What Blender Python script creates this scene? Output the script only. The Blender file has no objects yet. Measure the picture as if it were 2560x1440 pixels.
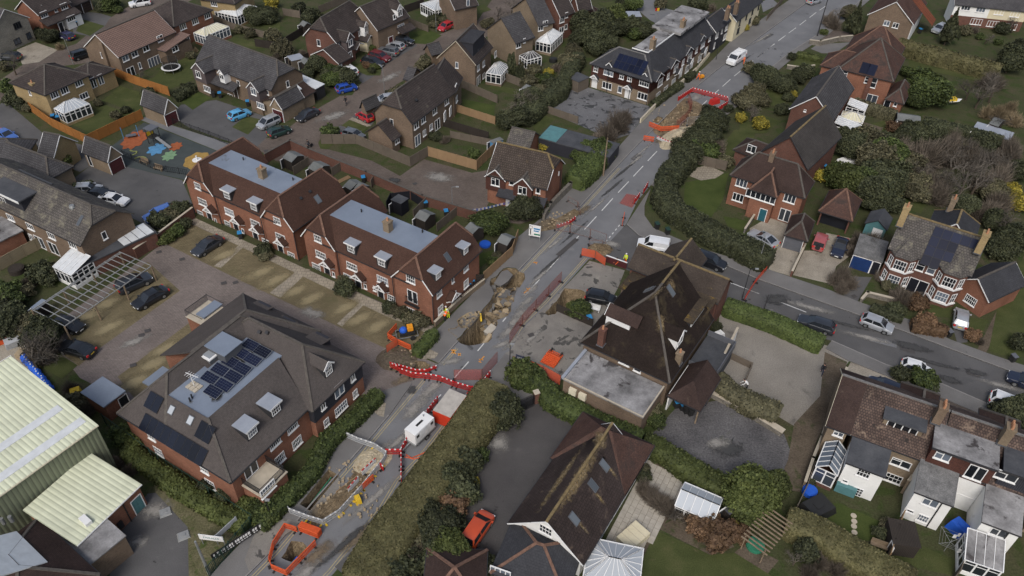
import bpy,bmesh,math,random
import numpy as np
from mathutils import Matrix,Vector,geometry
R=math.radians
rnd=random.Random(7)
scn=bpy.context.scene
col=scn.collection
# ---------------------------------------------------------------- camera (drone, 68 m above the road)
CH,CF,CP,CR=68.0,1950.0,R(40.75),R(1.75)
cd=bpy.data.cameras.new('camera')
cd.sensor_width=36.0;cd.lens=36.0*CF/2560.0
cd.clip_start=1.0;cd.clip_end=3000.0
cam=bpy.data.objects.new('camera',cd);col.objects.link(cam)
cam.matrix_world=Matrix.Translation((0,0,CH))@Matrix.Rotation(math.pi/2-CP,4,'X')@Matrix.Rotation(CR,4,'Z')
scn.camera=cam
# ---------------------------------------------------------------- overcast daylight
SUN_EL,SUN_AZ=47.0,196.0
w=bpy.data.worlds.new("World");scn.world=w;w.use_nodes=True
wn=w.node_tree.nodes;wl=w.node_tree.links
bg=wn['Background'];sky=wn.new('ShaderNodeTexSky');sky.sky_type='NISHITA';sky.sun_disc=False
sky.sun_elevation=R(SUN_EL);sky.sun_rotation=R(SUN_AZ);sky.dust_density=4.0;sky.air_density=1.0;sky.ozone_density=1.0
hs=wn.new('ShaderNodeHueSaturation');hs.inputs['Saturation'].default_value=0.8
wl.new(sky.outputs[0],hs.inputs['Color']);wl.new(hs.outputs[0],bg.inputs['Color']);bg.inputs['Strength'].default_value=0.13
sl=bpy.data.lights.new('sun','SUN');sl.energy=1.45;sl.angle=R(20);sl.color=(1.0,0.985,0.96)
so=bpy.data.objects.new('sun',sl);col.objects.link(so)
az=R(SUN_AZ);el=R(SUN_EL)
so.rotation_euler=Vector((math.sin(az)*math.cos(el),math.cos(az)*math.cos(el),math.sin(el))).to_track_quat('Z','Y').to_euler()
so.location=(0,0,150)
vs=scn.view_settings;vs.view_transform='Standard';vs.look='None';vs.exposure=0.1;vs.gamma=1.0;vs.use_curve_mapping=False
scn.cycles.max_bounces=5;scn.cycles.diffuse_bounces=3;scn.cycles.glossy_bounces=2;scn.cycles.transmission_bounces=4;scn.cycles.transparent_max_bounces=8
# ---------------------------------------------------------------- survey: a photo point -> the place it shows, at height h
_cp,_sp,_cr,_sr=math.cos(CP),math.sin(CP),math.cos(CR),math.sin(CR)
def ray(p):
 x=(p[0]-1280)/CF;y=-(p[1]-720)/CF
 x,y=_cr*x-_sr*y,_sr*x+_cr*y
 return Vector((x,_cp+y*_sp,-_sp+y*_cp))
def G(p,h=0.0):
 r=ray(p);t=(h-CH)/r.z
 return Vector((r.x*t,r.y*t,h))
def _tile(x0,y0,s=3.6):
 return lambda x,y:(x0+x/s,y0+y/s)
a0,a1,a2,a3=[_tile(x,0)for x in(0,640,1280,1860)]
b0,b1,b2,b3=[_tile(x,360)for x in(0,640,1280,1860)]
c0,c1,c2,c3=[_tile(x,700)for x in(0,640,1280,1860)]
d0,d1,d2,d3=[_tile(x,1040)for x in(0,640,1280,1860)]
e1=_tile(1080,640,6.0);f1=_tile(960,800,6.0)
# ---------------------------------------------------------------- materials
MATS={}
def _new(name,rough=0.8,spec=0.3):
 m=bpy.data.materials.new(name);m.use_nodes=True
 b=m.node_tree.nodes['Principled BSDF']
 b.inputs['Roughness'].default_value=rough
 b.inputs['Specular IOR Level'].default_value=spec
 MATS[name]=m
 return m,m.node_tree.nodes,m.node_tree.links,b
def c4(c,k=1.0):return(c[0]*k,c[1]*k,c[2]*k,1.0)
def _coords(n,l,obj=False,rand=True):
 tc=n.new('ShaderNodeTexCoord');out=tc.outputs['Object' if obj else 'UV']
 if rand:
  oi=n.new('ShaderNodeObjectInfo');ml=n.new('ShaderNodeMath');ml.operation='MULTIPLY';ml.inputs[1].default_value=37.0
  l.new(oi.outputs['Random'],ml.inputs[0]);ad=n.new('ShaderNodeVectorMath')
  l.new(out,ad.inputs[0]);l.new(ml.outputs[0],ad.inputs[1]);out=ad.outputs[0]
 return out
def _noise(n,l,co,scale,detail=4,rough=0.6,dist=0.0):
 t=n.new('ShaderNodeTexNoise');t.inputs['Scale'].default_value=scale;t.inputs['Detail'].default_value=detail
 t.inputs['Roughness'].default_value=rough;t.inputs['Distortion'].default_value=dist
 l.new(co,t.inputs['Vector']);return t.outputs['Fac']
def _ramp(n,l,fac,stops):
 r=n.new('ShaderNodeValToRGB');e=r.color_ramp.elements
 e[0].position,e[0].color=stops[0][0],c4(stops[0][1]);e[1].position,e[1].color=stops[-1][0],c4(stops[-1][1])
 for p,c in stops[1:-1]:
  x=e.new(p);x.color=c4(c)
 l.new(fac,r.inputs[0]);return r.outputs[0]
def _mix(n,l,fac,a,b,mode='MIX'):
 m=n.new('ShaderNodeMix');m.data_type='RGBA';m.blend_type=mode;m.clamp_factor=True
 if isinstance(fac,float):m.inputs[0].default_value=fac
 else:l.new(fac,m.inputs[0])
 for i,x in((6,a),(7,b)):
  if isinstance(x,tuple):m.inputs[i].default_value=c4(x)
  else:l.new(x,m.inputs[i])
 return m.outputs[2]
def _bump(n,l,b,h,strength,dist):
 p=n.new('ShaderNodeBump');p.inputs['Strength'].default_value=strength;p.inputs['Distance'].default_value=dist
 l.new(h,p.inputs['Height']);l.new(p.outputs[0],b.inputs['Normal'])
def _mask(n,l,fac,lo,hi):
 m=n.new('ShaderNodeMapRange');m.interpolation_type='SMOOTHSTEP'
 m.inputs['From Min'].default_value=lo;m.inputs['From Max'].default_value=hi;l.new(fac,m.inputs['Value']);return m.outputs[0]
def plain(name,c,rough=0.6,spec=0.4,metal=0.0,var=0.12,scale=1.5):
 m,n,l,b=_new(name,rough,spec);b.inputs['Metallic'].default_value=metal
 f=_noise(n,l,_coords(n,l),scale,5)
 l.new(_ramp(n,l,f,[(0.3,tuple(x*(1-var)for x in c)),(0.7,tuple(min(1,x*(1+var))for x in c))]),b.inputs['Base Color'])
 return m
def ground(name,stops,scale=0.3,fine=8.0,fv=0.25,rough=0.95,bump=0.3,spots=None,rand=False,dist=0.0,bdist=0.05,spec=0.12):
 """large patches (stops over a low noise) x fine grain; spots = [(colour, scale, lo, hi)...]"""
 m,n,l,b=_new(name,rough,spec);co=_coords(n,l,rand=rand)
 c=_ramp(n,l,_noise(n,l,co,scale,6,0.62,dist),stops)
 for sc,ss,lo,hi in(spots or[]):
  c=_mix(n,l,_mask(n,l,_noise(n,l,co,ss,5,0.6,0.4),lo,hi),c,sc)
 g=_noise(n,l,co,fine,3,0.7)
 c=_mix(n,l,1.0,c,_ramp(n,l,g,[(0.25,(1-fv,)*3),(0.75,(1+fv,)*3)]),'MULTIPLY')
 l.new(c,b.inputs['Base Color'])
 if bump:_bump(n,l,b,g,bump,bdist)
 return m
def brickmat(name,c1,c2,mort,bw=0.225,bh=0.075,ms=0.01,var=0.25,big=0.35,spots=None,rough=0.9,bump=0.3,spec=0.06,offset=0.5):
 """brick / tile / paver courses in metres on the UV map with weathering over it"""
 m,n,l,b=_new(name,rough,spec);co=_coords(n,l,rand=False)
 t=n.new('ShaderNodeTexBrick');t.offset=offset;t.inputs['Scale'].default_value=1.0
 t.inputs['Brick Width'].default_value=bw;t.inputs['Row Height'].default_value=bh
 t.inputs['Mortar Size'].default_value=ms;t.inputs['Mortar Smooth'].default_value=0.3
 t.inputs['Color1'].default_value=c4(c1);t.inputs['Color2'].default_value=c4(c2);t.inputs['Mortar'].default_value=c4(mort);t.inputs['Bias'].default_value=0.0
 l.new(co,t.inputs['Vector'])
 co2=_coords(n,l,rand=True)
 f=_noise(n,l,co2,big,6,0.6)
 c=_mix(n,l,1.0,t.outputs['Color'],_ramp(n,l,f,[(0.28,(1-var,)*3),(0.72,(1+var,)*3)]),'MULTIPLY')
 f2=_noise(n,l,co2,6.0,4,0.7)
 c=_mix(n,l,1.0,c,_ramp(n,l,f2,[(0.25,(0.8,)*3),(0.75,(1.2,)*3)]),'MULTIPLY')
 for sc,ss,lo,hi in(spots or[]):
  c=_mix(n,l,_mask(n,l,_noise(n,l,co2,ss,6,0.7,0.3),lo,hi),c,sc)
 l.new(c,b.inputs['Base Color'])
 if bump:_bump(n,l,b,t.outputs['Fac'],-bump,0.03)
 return m
def ribbed(name,c1,c2,pitch,rough=0.6,bump=0.5,spots=None,spec=0.3,metal=0.0):
 """ribs running up the slope (v), repeated across u"""
 m,n,l,b=_new(name,rough,spec);b.inputs['Metallic'].default_value=metal
 co=_coords(n,l,rand=False)
 t=n.new('ShaderNodeTexWave');t.wave_type='BANDS';t.bands_direction='X';t.inputs['Scale'].default_value=0.314/pitch
 l.new(co,t.inputs['Vector'])
 c=_ramp(n,l,t.outputs['Fac'],[(0.0,c2),(0.25,c1),(1.0,c1)])
 co2=_coords(n,l,rand=True)
 c=_mix(n,l,1.0,c,_ramp(n,l,_noise(n,l,co2,0.5,6,0.65),[(0.3,(0.86,)*3),(0.7,(1.1,)*3)]),'MULTIPLY')
 for sc,ss,lo,hi in(spots or[]):
  c=_mix(n,l,_mask(n,l,_noise(n,l,co2,ss,6,0.7,0.3),lo,hi),c,sc)
 l.new(c,b.inputs['Base Color']);_bump(n,l,b,t.outputs['Fac'],bump,0.04)
 return m
def leafmat(name,c1,c2,rough=0.7,tr=0.0):
 m,n,l,b=_new(name,rough,0.25)
 g=n.new('ShaderNodeNewGeometry');oi=n.new('ShaderNodeObjectInfo')
 c=_ramp(n,l,g.outputs['Random Per Island'],[(0.0,c1),(1.0,c2)])
 c=_mix(n,l,1.0,c,_ramp(n,l,_noise(n,l,_coords(n,l,obj=True),0.7,3),[(0.3,(0.7,)*3),(0.7,(1.3,)*3)]),'MULTIPLY')
 c=_mix(n,l,1.0,c,_ramp(n,l,oi.outputs['Random'],[(0.0,(0.75,)*3),(1.0,(1.25,)*3)]),'MULTIPLY')
 l.new(c,b.inputs['Base Color']);return m
def glassmat(name,c=(0.02,0.024,0.03),rough=0.08,spec=0.6,k=(3,7)):
 m,n,l,b=_new(name,rough,spec)
 oi=n.new('ShaderNodeObjectInfo')
 l.new(_ramp(n,l,oi.outputs['Random'],[(0.0,tuple(x*0.5 for x in c)),(0.55,c),(0.8,tuple(min(.6,x*k[0])for x in c)),(1.0,tuple(min(.6,x*k[1])for x in c))]),b.inputs['Base Color']);return m  # k lightens some objects: sky reflection put into the base colour
def paint(name,c,rough=0.35,metal=0.0):
 m,n,l,b=_new(name,rough,0.5);b.inputs['Coat Weight'].default_value=0.6;b.inputs['Coat Roughness'].default_value=0.08;b.inputs['Metallic'].default_value=metal
 f=_noise(n,l,_coords(n,l,obj=True),2.0,4)
 l.new(_ramp(n,l,f,[(0.3,tuple(x*0.88 for x in c)),(0.7,c)]),b.inputs['Base Color']);return m
# ---------------------------------------------------------------- mesh builder
def _uv(me):
 n=len(me.loops)
 if not n:return
 uvl=me.uv_layers.new(name='metric')
 co=np.empty(len(me.vertices)*3,np.float32);me.vertices.foreach_get('co',co);co=co.reshape(-1,3)
 li=np.empty(n,np.int32);me.loops.foreach_get('vertex_index',li)
 nf=len(me.polygons)
 nr=np.empty(nf*3,np.float32);me.polygons.foreach_get('normal',nr);nr=nr.reshape(-1,3)
 lt=np.empty(nf,np.int32);me.polygons.foreach_get('loop_total',lt)
 fi=np.repeat(np.arange(nf),lt);N=nr[fi];P=co[li]
 hl=np.hypot(N[:,0],N[:,1]);flat=hl<0.05;hl=np.where(flat,1,hl)
 hx=np.where(flat,1.0,-N[:,1]/hl);hy=np.where(flat,0.0,N[:,0]/hl)
 vx=np.where(flat,0.0,-N[:,2]*hy);vy=np.where(flat,1.0,N[:,2]*hx);vz=np.where(flat,0.0,N[:,0]*hy-N[:,1]*hx)
 uv=np.stack([P[:,0]*hx+P[:,1]*hy,P[:,0]*vx+P[:,1]*vy+P[:,2]*vz*np.where(flat,0,1)],1)
 uvl.data.foreach_set('uv',uv.astype(np.float32).ravel())
class MB:
 def __init__(s):s.v=[];s.f=[];s.m=[];s.sm=False
 def add(s,vs,fs,mi=0):
  o=len(s.v);s.v+=[tuple(x)for x in vs];s.f+=[[o+i for i in f]for f in fs];s.m+=[mi]*len(fs);return s
 def box(s,x0,x1,y0,y1,z0,z1,mi=0):
  return s.add([(x0,y0,z0),(x1,y0,z0),(x1,y1,z0),(x0,y1,z0),(x0,y0,z1),(x1,y0,z1),(x1,y1,z1),(x0,y1,z1)],[(3,2,1,0),(4,5,6,7),(0,1,5,4),(1,2,6,5),(2,3,7,6),(3,0,4,7)],mi)
 def obox(s,p,q,w,h,mi=0,up=Vector((0,0,1))):
  """bar from p to q, w wide, h high, centred on the line"""
  p=Vector(p);q=Vector(q);d=(q-p).normalized();sd=d.cross(up)
  if sd.length<1e-4:sd=Vector((1,0,0))
  sd.normalize();u=sd.cross(d);sd*=w/2;u*=h/2
  return s.add([p-sd-u,p+sd-u,p+sd+u,p-sd+u,q-sd-u,q+sd-u,q+sd+u,q-sd+u],[(3,2,1,0),(4,5,6,7),(0,1,5,4),(1,2,6,5),(2,3,7,6),(3,0,4,7)],mi)
 def tube(s,p,q,r,r2=None,n=6,mi=0,cap=True):
  p=Vector(p);q=Vector(q);r2=r if r2 is None else r2;d=(q-p)
  if d.length<1e-6:return s
  d.normalize();a=d.orthogonal().normalized();b=d.cross(a);vs=[]
  for k in range(n):
   t=2*math.pi*k/n;o=a*math.cos(t)+b*math.sin(t);vs.append(p+o*r)
  for k in range(n):
   t=2*math.pi*k/n;o=a*math.cos(t)+b*math.sin(t);vs.append(q+o*r2)
  fs=[(k,(k+1)%n,n+(k+1)%n,n+k)for k in range(n)]
  if cap:fs+=[tuple(range(n-1,-1,-1)),tuple(range(n,2*n))]
  return s.add(vs,fs,mi)
 def path(s,pts,r,n=5,mi=0):
  for a,b in zip(pts[:-1],pts[1:]):s.tube(a,b,r,n=n,mi=mi)
  return s
 def prism(s,poly,z0,z1,mi=0):
  n=len(poly);ar=sum(poly[i][0]*poly[(i+1)%n][1]-poly[(i+1)%n][0]*poly[i][1]for i in range(n))
  if ar<0:poly=poly[::-1]
  return s.add([(x,y,z0)for x,y in poly]+[(x,y,z1)for x,y in poly],[tuple(range(n-1,-1,-1)),tuple(range(n,2*n))]+[(i,(i+1)%n,n+(i+1)%n,n+i)for i in range(n)],mi)
 def slab(s,poly,t,mi=0):
  """planar polygon in space thickened straight down by t"""
  P=[Vector(p)for p in poly];nz=geometry.normal(P)if len(P)>3 else(P[1]-P[0]).cross(P[2]-P[0])
  if nz.z<0:P=P[::-1]
  n=len(P)
  return s.add(P+[p-Vector((0,0,t))for p in P],[tuple(range(n)),tuple(range(2*n-1,n-1,-1))]+[(i,n+i,n+(i+1)%n,(i+1)%n)for i in range(n)],mi)
 def ell(s,c,r,n=10,k=6,mi=0,z0=-1.0):
  vs=[(c[0],c[1],c[2]+r[2])]
  for j in range(1,k):
   z=math.cos(math.pi*j/k);q=math.sqrt(1-z*z)
   vs+=[(c[0]+r[0]*q*math.cos(2*math.pi*i/n),c[1]+r[1]*q*math.sin(2*math.pi*i/n),c[2]+r[2]*max(z,z0))for i in range(n)]
  vs.append((c[0],c[1],c[2]+r[2]*z0))
  fs=[(0,1+i,1+(i+1)%n)for i in range(n)]
  for j in range(k-2):
   o=1+j*n;fs+=[(o+i,o+n+i,o+n+(i+1)%n,o+(i+1)%n)for i in range(n)]
  o=1+(k-2)*n;L=len(vs)-1;fs+=[(o+(i+1)%n,o+i,L)for i in range(n)]
  return s.add(vs,fs,mi)
 def mesh(s,name,mats):
  me=bpy.data.meshes.new(name);me.from_pydata(s.v,[],s.f)
  for m in(mats if isinstance(mats,(list,tuple))else[mats]):me.materials.append(MATS[m]if isinstance(m,str)else m)
  if any(s.m):me.polygons.foreach_set('material_index',s.m)
  if s.sm:
   bm=bmesh.new();bm.from_mesh(me);bmesh.ops.recalc_face_normals(bm,faces=bm.faces);bm.to_mesh(me);bm.free()
   me.polygons.foreach_set('use_smooth',[True]*len(me.polygons));me.set_sharp_from_angle(angle=R(38))
  me.update();_uv(me);return me
 def build(s,name,mats,parent=None,loc=None,rz=None,**kw):
  return link(name,s.mesh(name,mats),parent,loc,rz,**kw)
def link(name,me,parent=None,loc=None,rz=None,label=None,cat=None,group=None,kind=None,mw=None):
 o=bpy.data.objects.new(name,me);col.objects.link(o)
 if parent is not None:o.parent=parent
 if mw is not None:o.matrix_local=mw
 if loc is not None:o.location=loc
 if rz is not None:o.rotation_euler=(0,0,rz)
 return tag(o,label,cat,group,kind)
def tag(o,label=None,cat=None,group=None,kind=None):
 if label:o['label']=label
 if cat:o['category']=cat
 if group:o['group']=group
 if kind:o['kind']=kind
 return o
def empty(name,loc,rz=0.0,label=None,cat=None,group=None):
 o=link(name,None,None,loc,rz,label,cat,group);o.empty_display_size=0.3;return o
def copy_tree(o,parent=None):
 c=o.copy();col.objects.link(c)
 if parent is not None:c.parent=parent
 for ch in o.children:copy_tree(ch,c)
 return c
def np_mesh(name,V,Fq,mats,mi=None,smooth=False,uv=False):
 """fast mesh from numpy quads or tris"""
 me=bpy.data.meshes.new(name);k=Fq.shape[1]
 me.vertices.add(len(V));me.vertices.foreach_set('co',V.astype(np.float32).ravel())
 me.loops.add(Fq.size);me.loops.foreach_set('vertex_index',Fq.astype(np.int32).ravel())
 me.polygons.add(len(Fq));me.polygons.foreach_set('loop_start',np.arange(0,Fq.size,k,dtype=np.int32))
 if smooth:me.polygons.foreach_set('use_smooth',np.ones(len(Fq),bool))
 for m in(mats if isinstance(mats,(list,tuple))else[mats]):me.materials.append(MATS[m])
 if mi is not None:me.polygons.foreach_set('material_index',mi.astype(np.int32))
 me.update(calc_edges=True)
 if uv:_uv(me)
 return me
def inpoly(x,y,P):
 c=False;n=len(P);j=n-1
 for i in range(n):
  if(P[i][1]>y)!=(P[j][1]>y)and x<(P[j][0]-P[i][0])*(y-P[i][1])/(P[j][1]-P[i][1])+P[i][0]:c=not c
  j=i
 return c
# ================================================================ SETTING: materials of the ground
GR=(0.052,0.062,0.022)
ground('rough_ground',[(0.3,(0.05,0.048,0.026)),(0.5,(0.052,0.058,0.026)),(0.7,(0.075,0.064,0.04))],0.22,5.0,0.4,spots=[((0.04,0.055,0.018),0.5,0.5,0.62)])
ground('lawn_grass',[(0.3,(0.042,0.052,0.018)),(0.55,(0.06,0.07,0.025)),(0.75,(0.085,0.085,0.036))],0.35,9.0,0.35,spots=[((0.085,0.08,0.038),0.8,0.6,0.75)])
ground('lush_grass',[(0.3,(0.038,0.055,0.015)),(0.7,(0.064,0.08,0.024))],0.4,9.0,0.3)
ground('dry_grass',[(0.3,(0.075,0.075,0.035)),(0.7,(0.14,0.125,0.075))],0.7,6.0,0.5,spots=[((0.06,0.075,0.025),1.2,0.52,0.66)],dist=1.0)
ground('asphalt',[(0.3,(0.125,0.127,0.133)),(0.7,(0.18,0.182,0.188))],0.16,12.0,0.18,bump=0.15,spots=[((0.21,0.205,0.2),0.3,0.62,0.8),((0.07,0.07,0.072),0.45,0.66,0.72)],spec=0.2)
ground('dark_asphalt',[(0.3,(0.076,0.075,0.076)),(0.7,(0.112,0.11,0.11))],0.2,10.0,0.2,bump=0.15,spots=[((0.15,0.145,0.14),0.5,0.66,0.8),((0.045,0.044,0.044),0.9,0.66,0.7)])
ground('drive_tar',[(0.3,(0.055,0.052,0.052)),(0.7,(0.085,0.08,0.078))],0.15,10.0,0.2,spots=[((0.11,0.105,0.1),0.3,0.62,0.8),((0.04,0.038,0.037),0.7,0.64,0.72)])
ground('pavement',[(0.3,(0.125,0.12,0.117)),(0.7,(0.17,0.165,0.16))],0.25,10.0,0.16,bump=0.1,spots=[((0.08,0.077,0.075),0.7,0.68,0.76)])
ground('old_concrete',[(0.3,(0.15,0.14,0.13)),(0.7,(0.24,0.225,0.2))],0.3,8.0,0.2,bump=0.15,spots=[((0.075,0.072,0.068),0.6,0.56,0.62),((0.3,0.28,0.24),0.25,0.6,0.8)])
ground('cracked_tar',[(0.3,(0.1,0.1,0.104)),(0.7,(0.16,0.16,0.166))],0.3,7.0,0.3,spots=[((0.05,0.052,0.054),0.5,0.55,0.6),((0.3,0.3,0.31),1.1,0.66,0.7)])
brickmat('brick_paving',(0.145,0.118,0.102),(0.118,0.096,0.083),(0.075,0.064,0.055),0.4,0.2,0.02,0.28,0.15,spots=[((0.17,0.15,0.125),0.12,0.6,0.8),((0.06,0.056,0.045),0.35,0.62,0.75)])
brickmat('court_paving',(0.195,0.165,0.15),(0.16,0.136,0.124),(0.118,0.1,0.09),0.4,0.2,0.02,0.2,0.15,spots=[((0.2,0.165,0.14),0.2,0.62,0.8)])
brickmat('bay_paving',(0.17,0.14,0.085),(0.135,0.112,0.068),(0.1,0.085,0.05),0.4,0.2,0.02,0.25,0.3,spots=[((0.11,0.098,0.055),0.25,0.55,0.7)])
brickmat('stone_slab',(0.3,0.265,0.21),(0.25,0.22,0.175),(0.14,0.12,0.09),0.6,0.6,0.03,0.18,0.5)
ground('gravel',[(0.3,(0.2,0.175,0.14)),(0.7,(0.34,0.305,0.25))],0.35,7.0,0.4,spots=[((0.12,0.1,0.075),0.4,0.58,0.75)])
ground('yard_gravel',[(0.3,(0.17,0.155,0.135)),(0.7,(0.26,0.24,0.21))],0.14,7.0,0.3,spots=[((0.1,0.092,0.085),0.22,0.55,0.72)])
ground('dark_gravel',[(0.3,(0.07,0.068,0.07)),(0.7,(0.13,0.125,0.125))],0.3,5.0,0.55,spots=[((0.06,0.065,0.035),0.3,0.6,0.75)])
ground('mud',[(0.3,(0.07,0.055,0.04)),(0.7,(0.13,0.105,0.078))],0.4,5.0,0.4,spots=[((0.055,0.06,0.028),0.5,0.56,0.7)])
ground('dug_earth',[(0.25,(0.075,0.056,0.036)),(0.5,(0.16,0.12,0.075)),(0.75,(0.3,0.235,0.15))],0.9,6.0,0.45,bump=0.8,dist=1.2,bdist=0.15)
ground('pit_earth',[(0.25,(0.085,0.064,0.04)),(0.5,(0.21,0.16,0.1)),(0.75,(0.37,0.295,0.19))],0.8,5.0,0.5,bump=0.9,dist=1.5,bdist=0.2)
ground('sunken_tar',[(0.3,(0.12,0.115,0.11)),(0.7,(0.15,0.145,0.14))],.4,8,.2,spots=[((0.26,0.205,0.13),.8,.47,.54),((0.03,0.025,0.02),1.3,.6,.63)])
ground('chalk',[(0.3,(0.3,0.25,0.17)),(0.7,(0.46,0.4,0.29))],0.9,6.0,0.3,bump=0.6)
ground('play_surface',[(0.3,(0.05,0.06,0.06)),(0.7,(0.065,0.075,0.075))],0.5,9.0,0.12)
for nm,c in dict(white_line=(0.62,0.62,0.6),yellow_line=(0.4,0.33,0.17),orange_mark=(0.65,0.28,0.05),splat_orange=(0.32,0.1,0.045),splat_blue=(0.1,0.26,0.45),splat_green=(0.18,0.29,0.17),splat_yellow=(0.34,0.22,0.07),splat_olive=(0.25,0.27,0.1),kerb_stone=(0.23,0.22,0.21)).items():
 ground(nm,[(0.3,tuple(x*0.72 for x in c)),(0.6,c)],1.5,14.0,0.25,bump=0.05)
# ---------------------------------------------------------------- sheets with holes
HOLES=[]
def g2(pts):return[tuple(G(p)[:2])for p in pts]
def resample(P,d,jit=0.0,rg=rnd):
 out=[]
 for i in range(len(P)):
  a,b=Vector(P[i]),Vector(P[(i+1)%len(P)]);n=max(1,int((b-a).length/d))
  for k in range(n):
   q=a.lerp(b,k/n)
   out.append((q.x+rg.uniform(-jit,jit),q.y+rg.uniform(-jit,jit)))
 return out
def cdt(P,holes,extra=()):
 V=[Vector(p)for p in P];E=[(i,(i+1)%len(P))for i in range(len(P))]
 for h in holes:
  o=len(V);V+=[Vector(p)for p in h];E+=[(o+i,o+(i+1)%len(h))for i in range(len(h))]
 V+=[Vector(p)for p in extra]
 vo,eo,fo,*_=geometry.delaunay_2d_cdt(V,E,[],0,1e-5)
 F=[]
 for f in fo:
  cx=sum(vo[i].x for i in f)/len(f);cy=sum(vo[i].y for i in f)/len(f)
  if inpoly(cx,cy,P)and not any(inpoly(cx,cy,h)for h in holes):F.append(tuple(f))
 return vo,F
def sheet(name,P,mat,z,thick=0.0,kind='structure',cut=True,parent=None,**kw):
 hs=[]
 if cut:
  xs=[p[0]for p in P];ys=[p[1]for p in P]
  hs=[h for h in HOLES if max(q[0]for q in h)>min(xs)and min(q[0]for q in h)<max(xs)and max(q[1]for q in h)>min(ys)and min(q[1]for q in h)<max(ys)]
 vo,F=cdt(P,hs);m=MB()
 m.add([(v.x,v.y,z)for v in vo],F)
 if thick:
  n=len(P)
  m.add([(p[0],p[1],z)for p in P]+[(p[0],p[1],z-thick)for p in P],[(i,(i+1)%n,n+(i+1)%n,n+i)for i in range(n)])
 return m.build(name,mat,parent,kind=kind if parent is None else None,**kw)
SINK=resample(g2([e1(*p)for p in[(370,1255),(450,1190),(520,1105),(620,1010),(700,920),(740,830),(830,740),(890,650),(930,570),(900,490),(860,440),(885,355),(950,320),(1010,260),(1075,200),(1130,180),(1200,185),(1250,190),(1300,230),(1380,265),(1405,340),(1350,410),(1320,470),(1270,530),(1250,590),(1230,660),(1240,680),(1190,720),(1180,780),(1190,830),(1130,890),(1060,930),(980,960),(985,1010),(965,1080),(925,1130),(890,1190),(895,1240),(840,1290),(760,1310),(680,1330),(560,1345),(440,1310)]]),0.45,0.07)
SINK2=resample(g2([e1(*p)for p in[(1990,480),(2120,495),(2250,510),(2340,570),(2380,640),(2360,740),(2290,790),(2100,800),(1900,810),(1850,870),(1740,895),(1690,860),(1760,790),(1860,680),(1930,580)]]),0.45,0.07)
SUNK=g2([e1(*p)for p in[(372,990),(440,918),(540,858),(640,838),(742,828),(700,925),(625,1012),(562,1082),(440,1092),(405,1045)]])
PITS=[resample(g2([f1(*p)for p in[(400,760),(420,680),(510,625),(620,640),(680,690),(640,740),(560,800),(460,790)]]),0.4,0.06),g2([d1(*p)for p in[(395,800),(655,485),(745,540),(485,855)]]),resample(g2([d1(*p)for p in[(230,1280),(320,1120),(420,1140),(470,1190),(320,1315)]]),0.5,0.05),resample(g2([a2(*p)for p in[(1490,970),(1530,945),(1590,970),(1560,1000),(1500,1000)]]),0.6,0.06),resample(g2([a2(*p)for p in[(1265,1100),(1310,1050),(1425,1090),(1360,1135)]]),0.6,0.06)]
CRACKS=[g2([e1(*p)for p in[(240,1112),(262,1098),(335,1094),(395,1050),(372,975),(440,920),(455,925),(392,980),(410,1045),(445,1085),(540,1068),(545,1078),(440,1096),(405,1062),(340,1106),(262,1108),(250,1130),(380,1222),(372,1228),(242,1130)]])]
HOLES+=[SINK,SINK2,SUNK]+PITS+CRACKS
# ---------------------------------------------------------------- the ground itself
sheet('ground',[(-700,-100),(700,-100),(700,1200),(-700,1200)],'rough_ground',0.0)
K_L=[(2109,-60),(1861,121),(1780,186),(1736,222),(1597,360),(1542,418),(1449,519),(1395,575),(1297,677),(1146,854),(1098,908),(1051,948),(973,1040),(932,1089),(843,1190),(790,1250),(682,1376),(560,1500)]
K_R=[(2225,-60),(2152,0),(2054,80),(1971,133),(1883,206),(1824,258),(1752,319),(1683,385),(1627,463),(1595,500),(1566,560),(1500,630),(1472,648),(1372,760),(1318,811),(1280,872),(1223,942),(1125,1060),(1060,1145),(1001,1207),(959,1279),(918,1329),(834,1434),(770,1500)]
sheet('road',g2(K_L+K_R[::-1]),'asphalt',0.008)
S_U=[(1566,562),(1597,590),(1700,628),(1802,660),(1902,702),(2138,786),(2263,831),(2416,889),(2560,942),(2700,995)]
S_D=[(1472,648),(1515,654),(1560,672),(1700,725),(1810,768),(1990,826),(2079,852),(2132,875),(2213,911),(2332,950),(2555,1047),(2700,1110)]
sheet('side_road',g2(S_U+S_D[::-1]),'dark_asphalt',0.004)
PV=0.12
sheet('pavement',g2(K_L[:11]+[(1062,893),(1031,882),(1092,826),(1209,708),(1296,593),(1363,538),(1447,452),(1522,396),(1600,308),(1708,208),(1735,194),(1777,155),(1830,100),(2060,-60)]),'pavement',PV,PV)
sheet('pavement',g2([(1030,960)]+K_L[12:]+[(470,1500),(528,1437),(642,1318),(673,1284),(737,1229),(812,1151),(818,1100),(879,1050),(948,983)]),'pavement',PV,PV)
def offs(P,d):
 Q=g2(P);out=[]
 for i,q in enumerate(Q):
  a=Vector(Q[max(i-1,0)]);b=Vector(Q[min(i+1,len(Q)-1)]);t=(b-a).normalized()
  out.append((q[0]-t.y*d,q[1]+t.x*d))
 return out
sheet('pavement',g2(K_R[:9])+offs(K_R[:9],1.7)[::-1],'pavement',PV,PV)
sheet('pavement',g2(S_U[:1]+S_U[1:]+[(2700,965),(2560,915),(2470,885),(2375,850),(2280,803),(2150,757),(2070,725),(1935,680),(1910,670),(1750,622),(1680,592),(1633,571),(1611,540),(1611,515),(1627,472),(1612,492)]),'pavement',PV,PV)
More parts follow.
